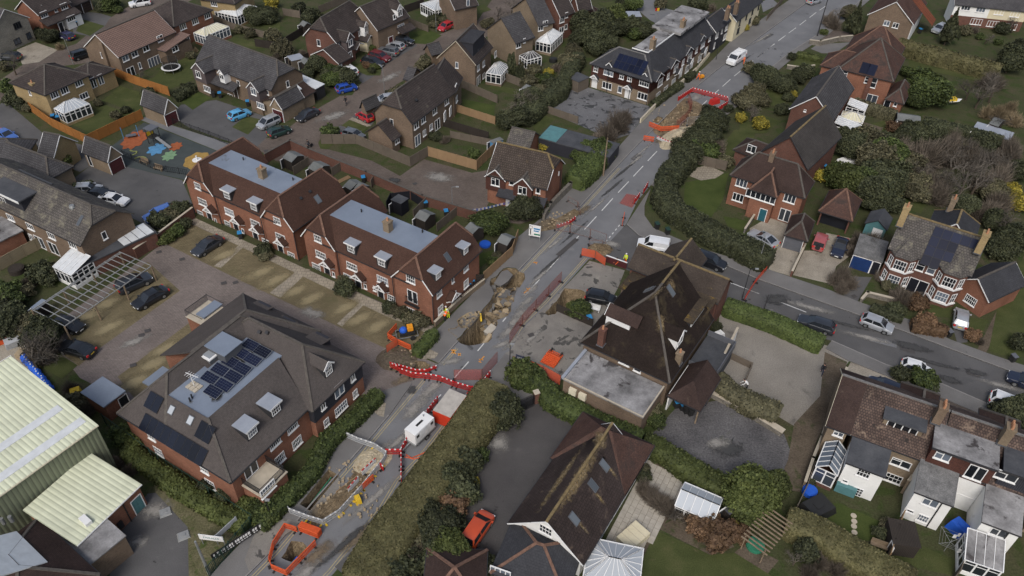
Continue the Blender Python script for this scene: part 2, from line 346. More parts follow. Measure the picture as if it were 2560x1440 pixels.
sheet('pavement',g2(S_D[6:]+[(2700,1140),(2540,1075),(2330,985),(2226,945),(2115,900),(2064,872)]),'pavement',PV,PV)
def kerb(P,d=0.15,name='kerb'):
 A=g2(P);B=offs(P,d);m=MB()
 for i in range(len(A)-1):
  m.prism([A[i],A[i+1],B[i+1],B[i]],0.0,PV+0.006)
 return m.build(name,'kerb_stone',kind='structure')
kerb(K_L[:9],-0.15);kerb(K_L[9:11],-0.15);kerb(K_L[12:],-0.15);kerb(K_R[:9]);kerb(S_U);kerb(S_D[6:],-0.15)
# ---- markings
def mark(name,segs,mat,w,z=0.014):
 m=MB()
 for a,b in segs:
  A,B=Vector(G(a)[:2]),Vector(G(b)[:2]);t=(B-A).normalized();n=Vector((-t.y,t.x))*w/2
  q=[A-n,B-n,B+n,A+n]
  if any(inpoly(p.x,p.y,h)for p in q for h in HOLES):continue
  m.add([(p.x,p.y,z)for p in q],[(0,1,2,3)])
 return m.build(name,mat,kind='structure')
def dash(p,q):return(p,q)
mark('road_markings',[(b2(1305,65),b2(1222,152)),(b2(1180,198),b2(1092,292)),(b2(1050,338),b2(955,438)),(b2(907,490),b2(808,600)),(b2(760,652),b2(652,770)),(b2(600,828),b2(485,957)),(b2(428,1018),b2(310,1148)),(b2(248,1218),b2(120,1362)),(e1(1300,705),e1(1190,830)),(e1(1110,925),e1(1060,985)),(f1(1500,350),f1(1405,465)),(f1(1270,625),f1(1055,870)),(f1(855,1118),f1(730,1250)),(a2(2360,395),a2(2300,445)),(a2(2268,470),a2(2200,522)),(a2(2170,545),a2(2100,602)),(a2(2068,630),a2(2000,685)),(a2(1965,715),a2(1895,778)),(a2(1862,808),a2(1815,848)),(a2(1755,905),a2(1690,965)),(a3(650,112),a3(590,158)),(a3(560,180),a3(500,226)),(a3(468,250),a3(402,298)),(a3(373,320),a3(308,368)),(a3(278,394),a3(213,444)),(a3(183,468),a3(115,520)),(a3(80,548),a3(15,602)),(a3(735,55),a3(680,92)),(b2(1950,1242),b2(2225,1348)),(c3(20,80),c3(135,125)),(c3(265,175),c3(560,290)),(c3(945,615),c3(1280,760)),(c3(1720,930),c3(2100,1090))]+[(b2(970-28*k,728+34*k),b2(957-28*k,744+34*k))for k in range(5)],'white_line',0.13)
def dbl(P):
 out=[]
 for d in(0.35,0.62):
  Q=offs(P,d);out+=list(zip(Q[:-1],Q[1:]))
 return out
def mark2(name,segs,mat,w,z=0.013):
 m=MB()
 for A,B in segs:
  A,B=Vector(A),Vector(B);L=(B-A).length;N=max(1,int(L/1.0));t=(B-A).normalized();n=Vector((-t.y,t.x))*w/2
  for k in range(N):
   a,b=A.lerp(B,k/N),A.lerp(B,(k+1)/N)
   if any(inpoly(p.x,p.y,h)for p in(a,b)for h in HOLES):continue
   m.add([(p.x,p.y,z)for p in(a-n,b-n,b+n,a+n)],[(0,1,2,3)])
 return m.build(name,mat,kind='structure')
mark2('yellow_lines',dbl(K_L[5:11])+dbl(K_L[11:])+[(b,a)for a,b in[(p,q)for d in(-0.35,-0.62)for Q in[offs(K_R[12:16],d),offs(K_R[16:],d)]for p,q in zip(Q[:-1],Q[1:])]],'yellow_line',0.075)
mark('orange_markings',[(f1(1000,440),f1(1080,510)),(f1(1080,450),f1(1010,500)),(f1(1040,440),f1(1045,505)),(f1(1110,500),f1(1150,535)),(f1(1150,500),f1(1110,535)),(f1(1420,620),f1(1460,640)),(f1(1440,610),f1(1505,545)),(f1(1425,590),f1(1490,600)),(e1(1380,560),e1(1470,480)),(e1(1420,480),e1(1450,540)),(e1(1540,85),e1(1570,120)),(e1(1520,100),e1(1585,95))],'orange_mark',0.14,0.016)
# ---- courts, drives, yards
L1,L2,L3=0.004,0.012,0.018
_fk=[0]
def flat(name,mat,pts,z=L1,**kw):
 _fk[0]+=1
 return sheet(name,g2(pts),mat,z+0.0003*_fk[0],**kw)
flat('brick_road','brick_paving',[(1330,-30),(1250,-30),(1195,50),(1100,85),(1015,95),(985,105),(900,165),(905,205),(880,238),(850,240),(800,268),(740,305),(690,345),(600,345),(690,402),(880,432),(1160,542),(1300,560),(1345,545),(1275,545),(1215,520),(1240,470),(1222,425),(1180,432),(1060,398),(1000,440),(930,402),(815,372),(808,345),(850,330),(905,285),(955,250),(990,212),(1045,180),(1130,125),(1260,75),(1345,15)])
flat('street','brick_paving',[(-60,270),(0,200),(90,140),(190,110),(250,60),(380,-20),(540,-30),(450,15),(410,45),(300,110),(250,150),(200,160),(110,170),(40,205),(-60,330)])
flat('street','dark_asphalt',[(-60,330),(10,250),(45,280),(110,335),(215,365),(300,370),(200,430),(110,395),(60,360),(-60,470)])
flat('drive','dark_asphalt',[(430,290),(452,262),(540,250),(690,300),(680,330),(640,370),(560,350),(470,318)],L2)
flat('drive','dark_asphalt',[(160,465),(225,415),(290,435),(310,415),(455,450),(490,530),(430,585),(370,565),(310,535)])
flat('drive','dark_asphalt',[a1(*p)for p in[(880,640),(1100,580),(1250,440),(1400,390),(1450,410),(1140,600),(1130,640),(960,750),(900,700)]],L2)
flat('drive','dark_asphalt',[a1(*p)for p in[(700,1160),(760,1130),(1000,1230),(940,1290)]],L2)
flat('drive','dark_asphalt',[a1(*p)for p in[(850,1060),(960,990),(1060,1100),(1030,1140)]],L2)
flat('path','stone_slab',[a1(*p)for p in[(835,1075),(870,1055),(1040,1130),(1000,1140)]],L3)
flat('court','court_paving',[(110,830),(300,690),(410,605),(480,545),(1085,815),(1035,885),(1098,912),(1030,962),(948,985),(560,1000),(330,1010),(200,945)])
flat('parking_bays','bay_paving',[(418,612),(478,560),(1063,828),(1025,882),(968,873),(843,815),(640,720)],L2)
flat('parking_bays','bay_paving',[(142,875),(165,850),(300,700),(370,655),(450,727),(250,870),(197,915)],L2)
flat('parking_bays','bay_paving',[(294,942),(472,808),(500,830),(480,870),(340,1000)],L2)
flat('path','stone_slab',[(474,556),(490,546),(1082,818),(1063,832),(1010,806),(985,800)],L3)
for P in([b0(1925,1100),b0(2140,920),b0(2190,930),b0(1990,1115)],[b1(125,1340),b1(400,1115),b1(490,1130),b1(220,1385)],[c1(730,395),c1(930,205),c1(980,215),c1(775,420)]):
 flat('path','stone_slab',P,L3)
def fading(name,c1,c2,lo=.62,hi=.3,k=.35,ns=.9):
 """a stain or dusting that fades out at its rim"""
 m,n,l,b=_new(name,0.95,0.1);tc=n.new('ShaderNodeTexCoord');v=n.new('ShaderNodeVectorMath');v.operation='SUBTRACT';v.inputs[1].default_value=(.5,.5,0);l.new(tc.outputs['Generated'],v.inputs[0])
 q=n.new('ShaderNodeVectorMath');q.operation='MULTIPLY';q.inputs[1].default_value=(1,1,0);l.new(v.outputs[0],q.inputs[0]);e=n.new('ShaderNodeVectorMath');e.operation='LENGTH';l.new(q.outputs[0],e.inputs[0])
 co=_coords(n,l,obj=True);s=n.new('ShaderNodeMath');s.operation='MULTIPLY_ADD';s.inputs[1].default_value=k;l.new(_noise(n,l,co,ns,6,.65,.6),s.inputs[0]);l.new(e.outputs['Value'],s.inputs[2])
 l.new(_mask(n,l,s.outputs[0],lo,hi),b.inputs['Alpha']);l.new(_ramp(n,l,_noise(n,l,co,5,3),[(.3,c1),(.7,c2)]),b.inputs['Base Color'])
fading('bay_wear',(.21,.175,.105),(.28,.235,.14),.66,.26);fading('road_dust',(.2,.19,.175),(.3,.285,.26),.7,.3,.6,1.2);fading('road_stain',(.05,.05,.05),(.07,.07,.07),.66,.4,.6,1.5);fading('mud_stain',(.11,.085,.06),(.2,.16,.11),.7,.3,.6,1.3);fading('lichen_stain',(.15,.1,.035),(.3,.24,.16),.72,.3,.8,3.0);fading('moss_stain',(.05,.055,.025),(.08,.08,.04),.7,.35,.7,2.0)
_dk=[0]
def decal(name,mat,p,w_,h_,rz,z=.045):
 _dk[0]+=1;c=G(p);return MB().add([(-w_,-h_,0),(w_,-h_,0),(w_,h_,0),(-w_,h_,0)],[(0,1,2,3)]).build(name,mat,None,(c.x,c.y,z+.0006*_dk[0]),rz,kind='structure')
for t,x,y,l in[(b0,2300,1180,60),(b0,2440,1250,50),(b0,1640,800,40),(b0,2020,1000,50),(b1,60,1150,55),(b1,190,1220,55),(c1,360,100,60),(c1,500,170,40),(c1,800,250,60),(c1,930,350,60),(c1,1090,420,60),(c0,950,220,45),(c0,780,330,40),(c0,980,430,40),(c0,1480,620,40),(c0,1380,760,40),(c0,1200,930,55)]:
 decal('worn_paving','bay_wear',t(x,y),3,1.4,.75)
flat('forecourt','cracked_tar',[a2(*p)for p in[(470,790),(630,770),(1265,965),(1060,1210),(900,1260),(590,1120),(200,965),(400,830)]])
flat('forecourt','old_concrete',[(1474,652),(1562,676),(1545,720),(1500,800),(1470,850),(1460,905),(1405,945),(1262,884),(1276,876),(1316,812),(1370,761)],L2)
flat('pavement_edge','pavement',[(935,985),(1040,948),(1060,946),(975,1040),(880,1130),(790,1170)],L1)
flat('forecourt','pavement',[(1205,960),(1262,884),(1410,945),(1390,960),(1300,1000),(1250,1000)],L2)
flat('yard','yard_gravel',[(1800,770),(2070,865),(2125,900),(2050,1000),(1985,1065),(1850,985),(1790,900)])
flat('yard','dark_gravel',[(1630,1085),(1690,1020),(1800,1000),(1960,1085),(1985,1150),(1950,1190),(1830,1205),(1700,1150)])
flat('track','mud',[(2062,880),(2118,905),(2090,990),(2040,1110),(2000,1230),(1940,1220),(1970,1150),(1985,1060),(2050,990)],L2)
flat('drive','drive_tar',[(1205,960),(1345,985),(1450,1085),(1260,1350),(1235,1440),(1120,1430),(1130,1330),(1190,1200),(1200,1090),(1265,1040)])
flat('drive','gravel',[b3(*p)for p in[(50,760),(220,660),(390,720),(500,960),(420,1190),(220,1130),(300,940),(60,860)]])
flat('drive','gravel',[b3(*p)for p in[(620,960),(740,800),(960,850),(960,1000),(830,1100),(780,1260),(440,1180),(540,960)]])
flat('drive','dark_asphalt',[b3(*p)for p in[(890,1390),(950,1190),(1150,1200),(1010,1440)]])
flat('drive','gravel',[c3(*p)for p in[(900,850),(960,740),(1340,860),(1420,980),(1300,990),(1150,920)]])
flat('drive','dark_asphalt',[c3(*p)for p in[(1880,430),(1900,400),(2040,440),(2010,560),(1920,570)]])
flat('drive','brick_paving',[c3(*p)for p in[(1680,1040),(1960,1080),(2160,1150),(2150,1230),(1680,1130)]])
flat('yard','dark_asphalt',[d0(*p)for p in[(930,1170),(1330,700),(1400,690),(1690,1000),(1710,1480),(1000,1480)]])
flat('playground','play_surface',[(262,378),(360,306),(560,385),(470,452),(320,418)],L2)
flat('path','asphalt',[(352,300),(362,292),(640,380),(600,400)],L1)
flat('drive','asphalt',[a2(*p)for p in[(1160,0),(1340,0),(1360,70),(1480,100),(1450,230),(1380,260),(1240,180),(1120,80)]])
flat('yard','asphalt',[a2(*p)for p in[(2240,20),(2330,-20),(2400,40),(2260,110)]])
flat('drive','brick_paving',[a3(*p)for p in[(690,350),(760,250),(980,300),(960,380),(760,370)]])
flat('drive','pavement',[a3(*p)for p in[(600,440),(660,400),(960,380),(820,480),(700,480)]])
flat('drive','gravel',[a0(*p)for p in[(150,450),(320,380),(520,450),(350,560),(200,580)]])
flat('drive','dark_asphalt',[a0(*p)for p in[(640,130),(700,100),(900,120),(1000,150),(940,240),(830,330),(660,300)]])
flat('track','mud',[(2440,880),(2500,760),(2560,640),(2575,660),(2515,790),(2460,890)],L2)
flat('earth_heap_ground','dug_earth',[b2(*p)for p in[(250,790),(300,690),(400,680),(560,590),(620,620),(560,680),(400,770),(230,800)]],0.13)
flat('earth_bed','mud',[d2(*p)for p in[(1310,1010),(1450,930),(1900,1000),(2000,1180),(1780,1250)]],L2)
flat('earth_bed','mud',[d2(*p)for p in[(2000,1230),(2100,1150),(2400,1300),(2300,1420)]],L2)
flat('works_ground','dug_earth',[d1(*p)for p in[(520,900),(760,700),(960,380),(1120,340),(1180,370),(800,860),(610,950)]],0.016)
flat('works_ground','old_concrete',[d1(440,890),d1(745,545),d1(800,600),d1(560,900)],0.02)
flat('works_ground','dug_earth',[a2(*p)for p in[(1240,1110),(1300,1010),(1480,900),(1600,880),(1740,960),(1720,1080),(1560,1180),(1420,1280),(1280,1200)]],0.016)
flat('works_ground','dug_earth',[f1(*p)for p in[(80,640),(60,560),(200,440),(400,470),(420,600),(700,680),(640,780),(460,800),(200,760)]],0.128)
flat('works_ground','old_concrete',[d1(*p)for p in[(0,1040),(260,930),(420,960),(380,1000),(180,1130),(150,1210),(-60,1400),(-100,1300)]],0.128)
flat('compound','gravel',[c0(*p)for p in[(-60,500),(170,450),(290,560),(260,800),(330,880),(420,1010),(200,930),(-60,760)]])
flat('tactile_paving','stone_slab',[f1(*p)for p in[(575,595),(690,450),(820,515),(760,590)]],0.128)
flat('tactile_paving','stone_slab',[c1(*p)for p in[(1060,1195),(1140,1095),(1170,1120),(1150,1240),(1110,1230)]],0.128)
flat('deck','stone_slab',[b2(*p)for p in[(1600,290),(1640,220),(1760,190),(1910,260),(1830,310),(1700,330)]],L3)
for i,P in enumerate([[(180,312),(260,262),(350,290),(225,332)],[(258,252),(300,215),(378,240),(350,285)],[(370,200),(490,145),(500,195),(420,225)],[(190,78),(205,48),(262,65),(225,90)],[(433,240),(470,222),(528,245),(482,275)],[(580,318),(615,290),(655,300),(620,337)],[a1(560,1290),a1(600,1200),a1(720,1240),a1(700,1300),a1(640,1345),a1(580,1340)],[a1(770,1130),a1(840,1080),a1(1010,1150),a1(950,1190)],[a1(1850,890),a1(2150,950),a1(2140,1090),a1(1900,1040)],[a1(2090,790),a1(2150,760),a1(2400,820),a1(2380,870)],[b2(1560,350),b2(1950,260),b2(1900,500),b2(1780,680),b2(1540,560)],[b2(1900,650),b2(2150,700),b2(2090,790),b2(1940,740)],[a2(1900,1440),a2(1900,1300),a2(2000,1170),a2(2200,1170),a2(2120,1440)],[a3(0,980),a3(330,1090),a3(200,1200),a3(-50,1200)],[a3(430,600),a3(480,510),a3(720,570),a3(640,620)],[a3(170,780),a3(400,850),a3(370,930),a3(230,960)],[a3(1480,520),a3(2140,650),a3(2130,740),a3(1480,600)],[a3(1060,1140),a3(1280,1080),a3(1450,1210),a3(1400,1250)],[b3(1510,600),b3(1530,510),b3(1660,520),b3(1590,630)],[c3(1640,230),c3(1870,230),c3(1850,340),c3(1660,330)],[d3(730,780),d3(860,790),d3(1250,960),d3(1180,1120),d3(1010,1130),d3(720,1000)],[d3(1300,1190),d3(1600,1170),d3(1900,1300),d3(1870,1440),d3(1400,1330)],[b1(1950,1010),b1(2120,960),b1(2170,990),b1(2000,1130)],[d2(1170,1300),d2(1300,1030),d2(1780,1250),d2(2000,1230),d2(2400,1480),d2(1100,1480)],[a1(640,140),a1(900,120),a1(880,290),a1(640,260)],[a1(1340,300),a1(1560,270),a1(1670,320),a1(1560,400),a1(1400,390)],[a1(860,620),a1(960,560),a1(1130,620),a1(1120,680),a1(1000,680)],[a0(2080,320),a0(2130,340),a0(2440,420),a0(2300,440),a0(2120,430)],[a0(2300,230),a0(2520,170),a0(2520,330)],[a1(1880,100),a1(2050,40),a1(2120,90),a1(1950,140)],[a1(2290,700),a1(2400,720),a1(2520,680),a1(2520,760)],[a2(780,30),a2(1000,0),a2(1010,80),a2(900,90)],[a2(150,1100),a2(200,1010),a2(390,1070),a2(330,1130),a2(230,1190)],[c3(2010,470),c3(2040,340),c3(2200,360),c3(2150,480)],[d0(1690,1000),d0(1400,690),d0(1380,590),d0(1700,740),d0(2000,950),d0(2260,1000),d0(1880,1440),d0(1700,1460)],[c0(390,800),c0(510,650),c0(700,770),c0(560,890)],[c3(2200,640),c3(2330,0),c3(2520,-200),c3(2560,700),c3(2330,680)],[a0(1620,430),a0(1700,420),a0(1760,560),a0(1520,800),a0(1330,760)]]):
 flat('lawn','dry_grass' if i in(34,)else('lush_grass' if i in(8,10,11,20,22,4,25)else 'lawn_grass'),P,L2)
# ---- playground pictures painted on the rubber
def splat(mat,t,x,y,rx,ry,n,amp,z=0.07):
 c=G(t(x,y));s=1/15.0
 q=[]
 for k in range(n*4):
  a=2*math.pi*k/(n*4);r=1+amp*math.sin(a*n);q.append((c.x+rx*r*math.cos(a),c.y+ry*r*math.sin(a),z))
 MB().add(q,[tuple(range(len(q)))]).build('painted_splat',mat,kind='structure')
splat('splat_orange',a0,1210,1260,1.8,3.0,9,.12);splat('splat_orange',a0,1580,1320,1.0,1.3,8,.15);splat('splat_blue',a0,1410,1345,1.3,1.8,7,.2);splat('splat_green',b0,1525,108,1.0,1.5,8,.2);splat('splat_yellow',b0,1775,152,2.0,2.6,7,.08)
m=MB()
for P in([(1170,60),(1200,70),(1235,70),(1225,90),(1190,105)],[(1215,135),(1250,120),(1290,118),(1315,130),(1310,150)]):
 m.path([G(b0(*p))+Vector((0,0,.03))for p in P],0.14,4)
m.build('painted_line','splat_olive',kind='structure')
# ---------------------------------------------------------------- the sinkholes and dug pits
def pit(name,P,depth,wallw,mat,top=0.0,rough=0.35,sp=0.45,seed=1,dfun=None):
 rg=random.Random(seed);xs=[p[0]for p in P];ys=[p[1]for p in P];ex=[]
 segs=[(Vector(P[i]),Vector(P[(i+1)%len(P)]))for i in range(len(P))]
 def dist(x,y):
  q=Vector((x,y));best=1e9
  for a,b in segs:
   ab=b-a;t=max(0,min(1,(q-a).dot(ab)/max(1e-9,ab.length_squared)));best=min(best,(a+ab*t-q).length)
  return best
 x=min(xs)
 while x<max(xs):
  y=min(ys)
  while y<max(ys):
   px,py=x+rg.uniform(-.3,.3)*sp,y+rg.uniform(-.3,.3)*sp
   if inpoly(px,py,P)and dist(px,py)>0.1:ex.append((px,py))
   y+=sp
  x+=sp
 vo,F=cdt(P,[],ex);n0=len(P);V=[]
 for i,v in enumerate(vo):
  d=dist(v.x,v.y)
  if d<0.02:V.append((v.x,v.y,top));continue
  dd=dfun(v.x,v.y)if dfun else depth
  t=min(1,d/wallw);t=t*t*(3-2*t)
  V.append((v.x,v.y,top-dd*(0.25+0.75*t)+rg.uniform(-rough,rough)*min(1,d)))
 m=MB();m.add(V,F)
 m.add([(p[0],p[1],top+.002)for p in P]+[(p[0],p[1],top-.3)for p in P],[(i,(i+1)%n0,n0+(i+1)%n0,n0+i)for i in range(n0)])
 return m.build(name,mat,kind='structure')
_s0=G(e1(560,1250));_s1=G(e1(1330,280))
_ax=Vector((_s1.x-_s0.x,_s1.y-_s0.y));_al=_ax.length;_ax.normalize()
def sdepth(x,y):
 t=((x-_s0.x)*_ax.x+(y-_s0.y)*_ax.y)/_al
 return 4.4 if t<0.2 else(4.4-(t-0.2)/0.15*2.4 if t<0.35 else(2.0 if t<0.85 else 3.4))
pit('sinkhole',SINK,3.5,0.5,'pit_earth',0.008,0.3,0.45,3,sdepth)
pit('sinkhole',SINK2,3.0,0.7,'pit_earth',0.012,0.25,0.5,4)
for i,(P,d,ww,t,mt)in enumerate([(PITS[0],1.6,0.4,0.12,'pit_earth'),(PITS[1],2.0,0.1,0.1,'pit_earth'),(PITS[2],2.4,0.7,0.0,'pit_earth'),(PITS[3],1.2,0.4,0.0,'pit_earth'),(PITS[4],1.2,0.4,0.0,'pit_earth')]):
 pit('dug_pit',P,d,ww,mt,t,0.12,0.35,10+i)
pit('sunken_pavement',SUNK,0.45,0.5,'sunken_tar',0.118,0.12,0.5,31)
pit('pavement_crack',CRACKS[0],0.35,0.1,'pit_earth',0.118,0.02,0.3,30)
# ---- dust, mud, stains and repairs on the tarmac
for p,w_,h_,rz,mt in((e1(1400,700),3.5,.8,.95,'road_dust'),(e1(1330,860),3,1.1,.95,'road_dust'),(e1(1240,980),2.6,1,.95,'road_dust'),(e1(1120,1150),2.6,.9,.95,'road_dust'),(e1(1480,520),3,.7,.95,'road_dust'),(e1(1040,1330),2.5,.8,.6,'road_dust'),(e1(1600,1000),4,.6,.95,'road_dust'),(e1(1230,720),4,1.6,.95,'road_dust'),(e1(1330,560),3,.8,.95,'road_dust'),(e1(1180,950),3.2,1.6,.95,'road_dust'),(e1(1450,200),4,.7,.95,'road_dust'),(e1(1500,830),5,.5,.95,'road_dust'),(e1(1250,1250),4,.6,.95,'road_dust'),(f1(700,1050),4,1.2,.95,'road_dust'),(f1(460,1320),4,1.5,.95,'road_dust'),(f1(1000,620),2.5,1,.3,'road_dust'),(d1(900,1100),4,1.2,.9,'mud_stain'),(d1(560,1250),3.5,1.4,.9,'mud_stain'),(d1(430,1420),3,1.2,.9,'road_dust'),(d1(1100,330),3,1.2,.9,'road_dust'),(d1(250,1000),3,1.5,.9,'mud_stain'),(d1(560,860),2.6,1.1,.9,'mud_stain'),(f1(300,900),2.5,1.0,.6,'mud_stain'),(f1(420,1050),1.3,.9,.9,'road_stain'),(a2(1650,880),4,1.5,.9,'road_dust'),(a2(1350,1250),4,1.5,.9,'mud_stain'),(a2(1480,1010),4,2,.9,'road_dust'),(a2(1700,1060),3.5,1.2,.9,'road_dust'),(b2(300,720),3,1.4,.9,'mud_stain'),(b2(820,960),2.6,1.4,.2,'mud_stain'),(b2(640,600),3,1,.9,'mud_stain'),(b2(900,900),2.2,1.2,-.3,'road_dust'),(c2(380,350),3,1.3,.9,'road_dust'),(c2(180,520),4,.8,.9,'road_dust'),(c3(1500,600),4,1.2,-.35,'road_stain'),(c3(2080,830),2.2,.8,-.35,'road_stain'),(c3(1850,900),2.6,1.0,-.35,'road_stain'),(c3(600,250),5,1,-.35,'road_dust'),(c3(1100,520),5,.8,-.35,'road_dust'),(c3(2300,950),4,.8,-.35,'road_dust'),(b2(1100,160),6,.5,.95,'road_dust'),(b2(900,400),6,.45,.95,'road_stain'),(b2(1000,250),6,.4,.95,'road_stain'),(a2(2250,350),8,.5,.85,'road_dust'),(a2(2050,560),8,.5,.85,'road_stain'),(c0(1200,560),3,1.2,.75,'road_dust'),(c1(500,300),3,1.5,-.4,'road_dust'),(b2(1180,60),7,.35,.95,'road_dust'),(b2(760,560),6,.4,.95,'road_dust'),(b2(560,800),6,.35,.95,'road_stain'),(b2(380,900),5,.5,.95,'road_dust'),(e1(1750,150),6,.4,.95,'road_stain'),(e1(1600,330),6,.5,.95,'road_dust'),(d1(1250,250),5,.7,.9,'road_dust'),(d1(1050,750),6,.7,.9,'road_dust'),(d1(800,1150),6,.6,.9,'road_stain'),(c3(1700,750),6,.6,-.35,'road_stain'),(c3(900,400),6,.5,-.35,'road_stain'),(c3(2400,1060),5,.6,-.35,'road_dust'),(a1(1200,700),5,1.6,.9,'road_dust'),(a1(700,1050),5,2,.7,'road_dust'),(b1(1650,300),4,2.2,-.4,'road_dust'),(b1(1250,330),2,1.2,-.4,'road_stain'),(d1(2200,250),2,2,.3,'road_dust'),(d1(1950,1250),2.5,2,.3,'road_stain'),(c3(150,330),4,2.6,.2,'road_dust'),(c3(300,180),3,1.8,.2,'road_stain'),(c3(520,480),2.5,1.6,.4,'road_stain'),(d2(1950,300),3,2,.2,'road_stain'),(d2(1850,250),2.4,1.2,.2,'road_dust'),(d0(1250,1130),1.6,1.2,.2,'road_dust'),(d0(1400,850),2.5,1.6,.4,'road_dust')):
 onp=inpoly(*G(p)[:2],[tuple(q)for q in g2(K_L[:11]+[(1062,893),(1031,882),(1092,826),(1209,708),(1296,593),(1363,538),(1447,452),(1522,396),(1600,308)])])
 q=G(p);R_=Matrix.Rotation(rz,2)
 if any(inpoly(q.x+(R_@Vector((u*w_,v*h_))).x,q.y+(R_@Vector((u*w_,v*h_))).y,h)for h in HOLES for u in(-.6,-.3,0,.3,.6)for v in(-.6,0,.6)):continue
 decal('road_stain',mt,p,w_,h_,rz,.135 if onp else.05)
for t,x,y,w_,h_,rz,mt in((b2,1120,120,1.2,.5,.95,'dark_asphalt'),(c3,1470,620,.9,.6,-.35,'drive_tar'),(c3,2060,840,.7,.5,-.35,'drive_tar'),(b2,500,930,2.5,.35,.95,'drive_tar'),(a2,2300,330,2.0,.5,.85,'dark_asphalt'),(d1,900,1240,2.2,.5,.9,'dark_asphalt'),(c3,1250,560,1.6,.5,-.35,'asphalt')):decal('tarmac_repair',mt,t(x,y),w_,h_,rz,.02)
for t,x,y in((b0,1430,975),(b0,1640,1040),(b0,2015,1255),(b0,2120,1250),(c0,1330,460),(c0,1275,500),(c0,1200,770),(b1,1430,360),(a1,1855,240),(a1,1980,225),(a1,850,700),(a1,90,1360),(a1,170,1355),(d1,2230,225),(c3,990,150),(c2,170,500),(e1,1490,1190)):decal('drain_cover','drive_tar',t(x,y),.35,.3,.5,.03)
# ================================================================ BUILDINGS: materials and builder
brickmat('red_brick',(0.255,0.112,0.07),(0.195,0.085,0.055),(0.19,0.115,0.085),var=0.24)
brickmat('dark_red_brick',(0.15,0.062,0.043),(0.11,0.048,0.037),(0.13,0.1,0.085),var=0.2)
brickmat('brown_brick',(0.185,0.13,0.088),(0.135,0.095,0.066),(0.17,0.14,0.115),var=0.2)
brickmat('yellow_brick',(0.34,0.25,0.12),(0.27,0.195,0.095),(0.27,0.22,0.15),var=0.16)
brickmat('tan_brick',(0.23,0.175,0.115),(0.18,0.135,0.09),(0.2,0.17,0.14),var=0.2)
brickmat('flint',(0.24,0.22,0.18),(0.15,0.14,0.12),(0.29,0.27,0.23),0.25,0.18,0.03,var=0.2)
brickmat('tile_hung',(0.105,0.048,0.036),(0.075,0.036,0.03),(0.04,0.022,0.02),0.17,0.12,0.012,var=0.2,bump=0.5)
ground('white_render',[(0.3,(0.66,0.66,0.64)),(0.7,(0.76,0.76,0.74))],0.5,8.0,0.05,bump=0.08,spots=[((0.52,0.51,0.48),0.5,0.62,0.85)],rand=True)
ground('cream_render',[(0.3,(0.55,0.49,0.34)),(0.7,(0.64,0.58,0.42))],0.5,8.0,0.06,bump=0.08,rand=True)
ribbed('dark_boarding',(0.035,0.036,0.045),(0.015,0.015,0.02),0.18,0.7,0.4)
ribbed('mauve_boarding',(0.105,0.085,0.085),(0.06,0.048,0.048),0.2,0.7,0.4)
def tiles(name,c1,c2,mort,lich=None,bw=0.33,bh=0.34,ms=0.035,var=0.22,lo=0.6,hi=0.74,big=0.35,bump=0.6,more=None):
 sp=([(lich,0.8,lo,hi)]if lich else[])+(more or[])
 brickmat(name,c1,c2,mort,bw,bh,ms,var,big,sp,0.9,bump,0.06)
LICH=(0.2,0.185,0.14);YEL=(0.32,0.21,0.045)
tiles('brown_tiles',(0.066,0.054,0.05),(0.05,0.042,0.04),(0.03,0.026,0.026),(0.11,0.098,0.08),lo=.58,hi=.8)
tiles('grey_tiles',(0.082,0.08,0.083),(0.062,0.06,0.063),(0.035,0.034,0.036),LICH,lo=.62,hi=.85)
tiles('mottled_tiles',(0.115,0.105,0.096),(0.082,0.075,0.07),(0.045,0.042,0.04),LICH,lo=.5,hi=.75)
tiles('bungalow_tiles',(0.05,0.038,0.035),(0.04,0.031,0.029),(0.022,0.018,0.017),(0.1,0.075,0.06),0.3,0.3,.02,.3,.56,.72)
tiles('pantile_brown',(0.085,0.068,0.056),(0.06,0.048,0.041),(0.03,0.025,0.023),(0.15,0.11,0.06),.33,.34,.04,.2,.6,.8)
tiles('slate_brown',(0.062,0.056,0.053),(0.05,0.046,0.044),(0.03,0.028,0.027),(0.1,0.095,0.08),.3,.25,.015,.2,.66,.8)
tiles('red_tiles',(0.078,0.044,0.034),(0.06,0.035,0.028),(0.036,0.022,0.018),(0.1,0.068,0.052),0.17,0.12,0.008,0.12,bump=0.3)
tiles('clay_tiles',(0.1,0.058,0.046),(0.07,0.043,0.037),(0.04,0.027,0.024),YEL,0.17,0.14,0.012,0.3,.68,.8,more=[((0.045,0.036,0.033),0.35,0.5,0.68)])
tiles('dark_clay_tiles',(0.06,0.04,0.034),(0.045,0.031,0.028),(0.027,0.02,0.019),(0.12,0.095,0.07),0.17,0.14,0.012,0.25,.64,.8)
tiles('pub_tiles',(0.03,0.022,0.019),(0.021,0.016,0.014),(0.012,0.01,0.009),(0.2,0.18,0.14),0.17,0.14,0.012,0.22,.72,.76,more=[((0.075,0.06,0.035),0.25,0.52,0.75)])
tiles('pub_brown',(0.075,0.06,0.05),(0.055,0.045,0.039),(0.03,0.025,0.022),(0.13,0.1,0.05),0.17,0.14,0.014,0.22,.6,.76)
tiles('mossy_tiles',(0.08,0.062,0.045),(0.058,0.046,0.034),(0.03,0.025,0.02),(0.24,0.155,0.03),0.17,0.14,0.012,0.25,.52,.75)
tiles('mauve_tiles',(0.225,0.15,0.125),(0.195,0.13,0.11),(0.085,0.06,0.05),None,0.33,0.34,0.05,0.1,bump=0.6)
tiles('terracotta_tiles',(0.22,0.075,0.04),(0.17,0.06,0.035),(0.07,0.03,0.022),None,0.33,0.34,0.035,0.15)
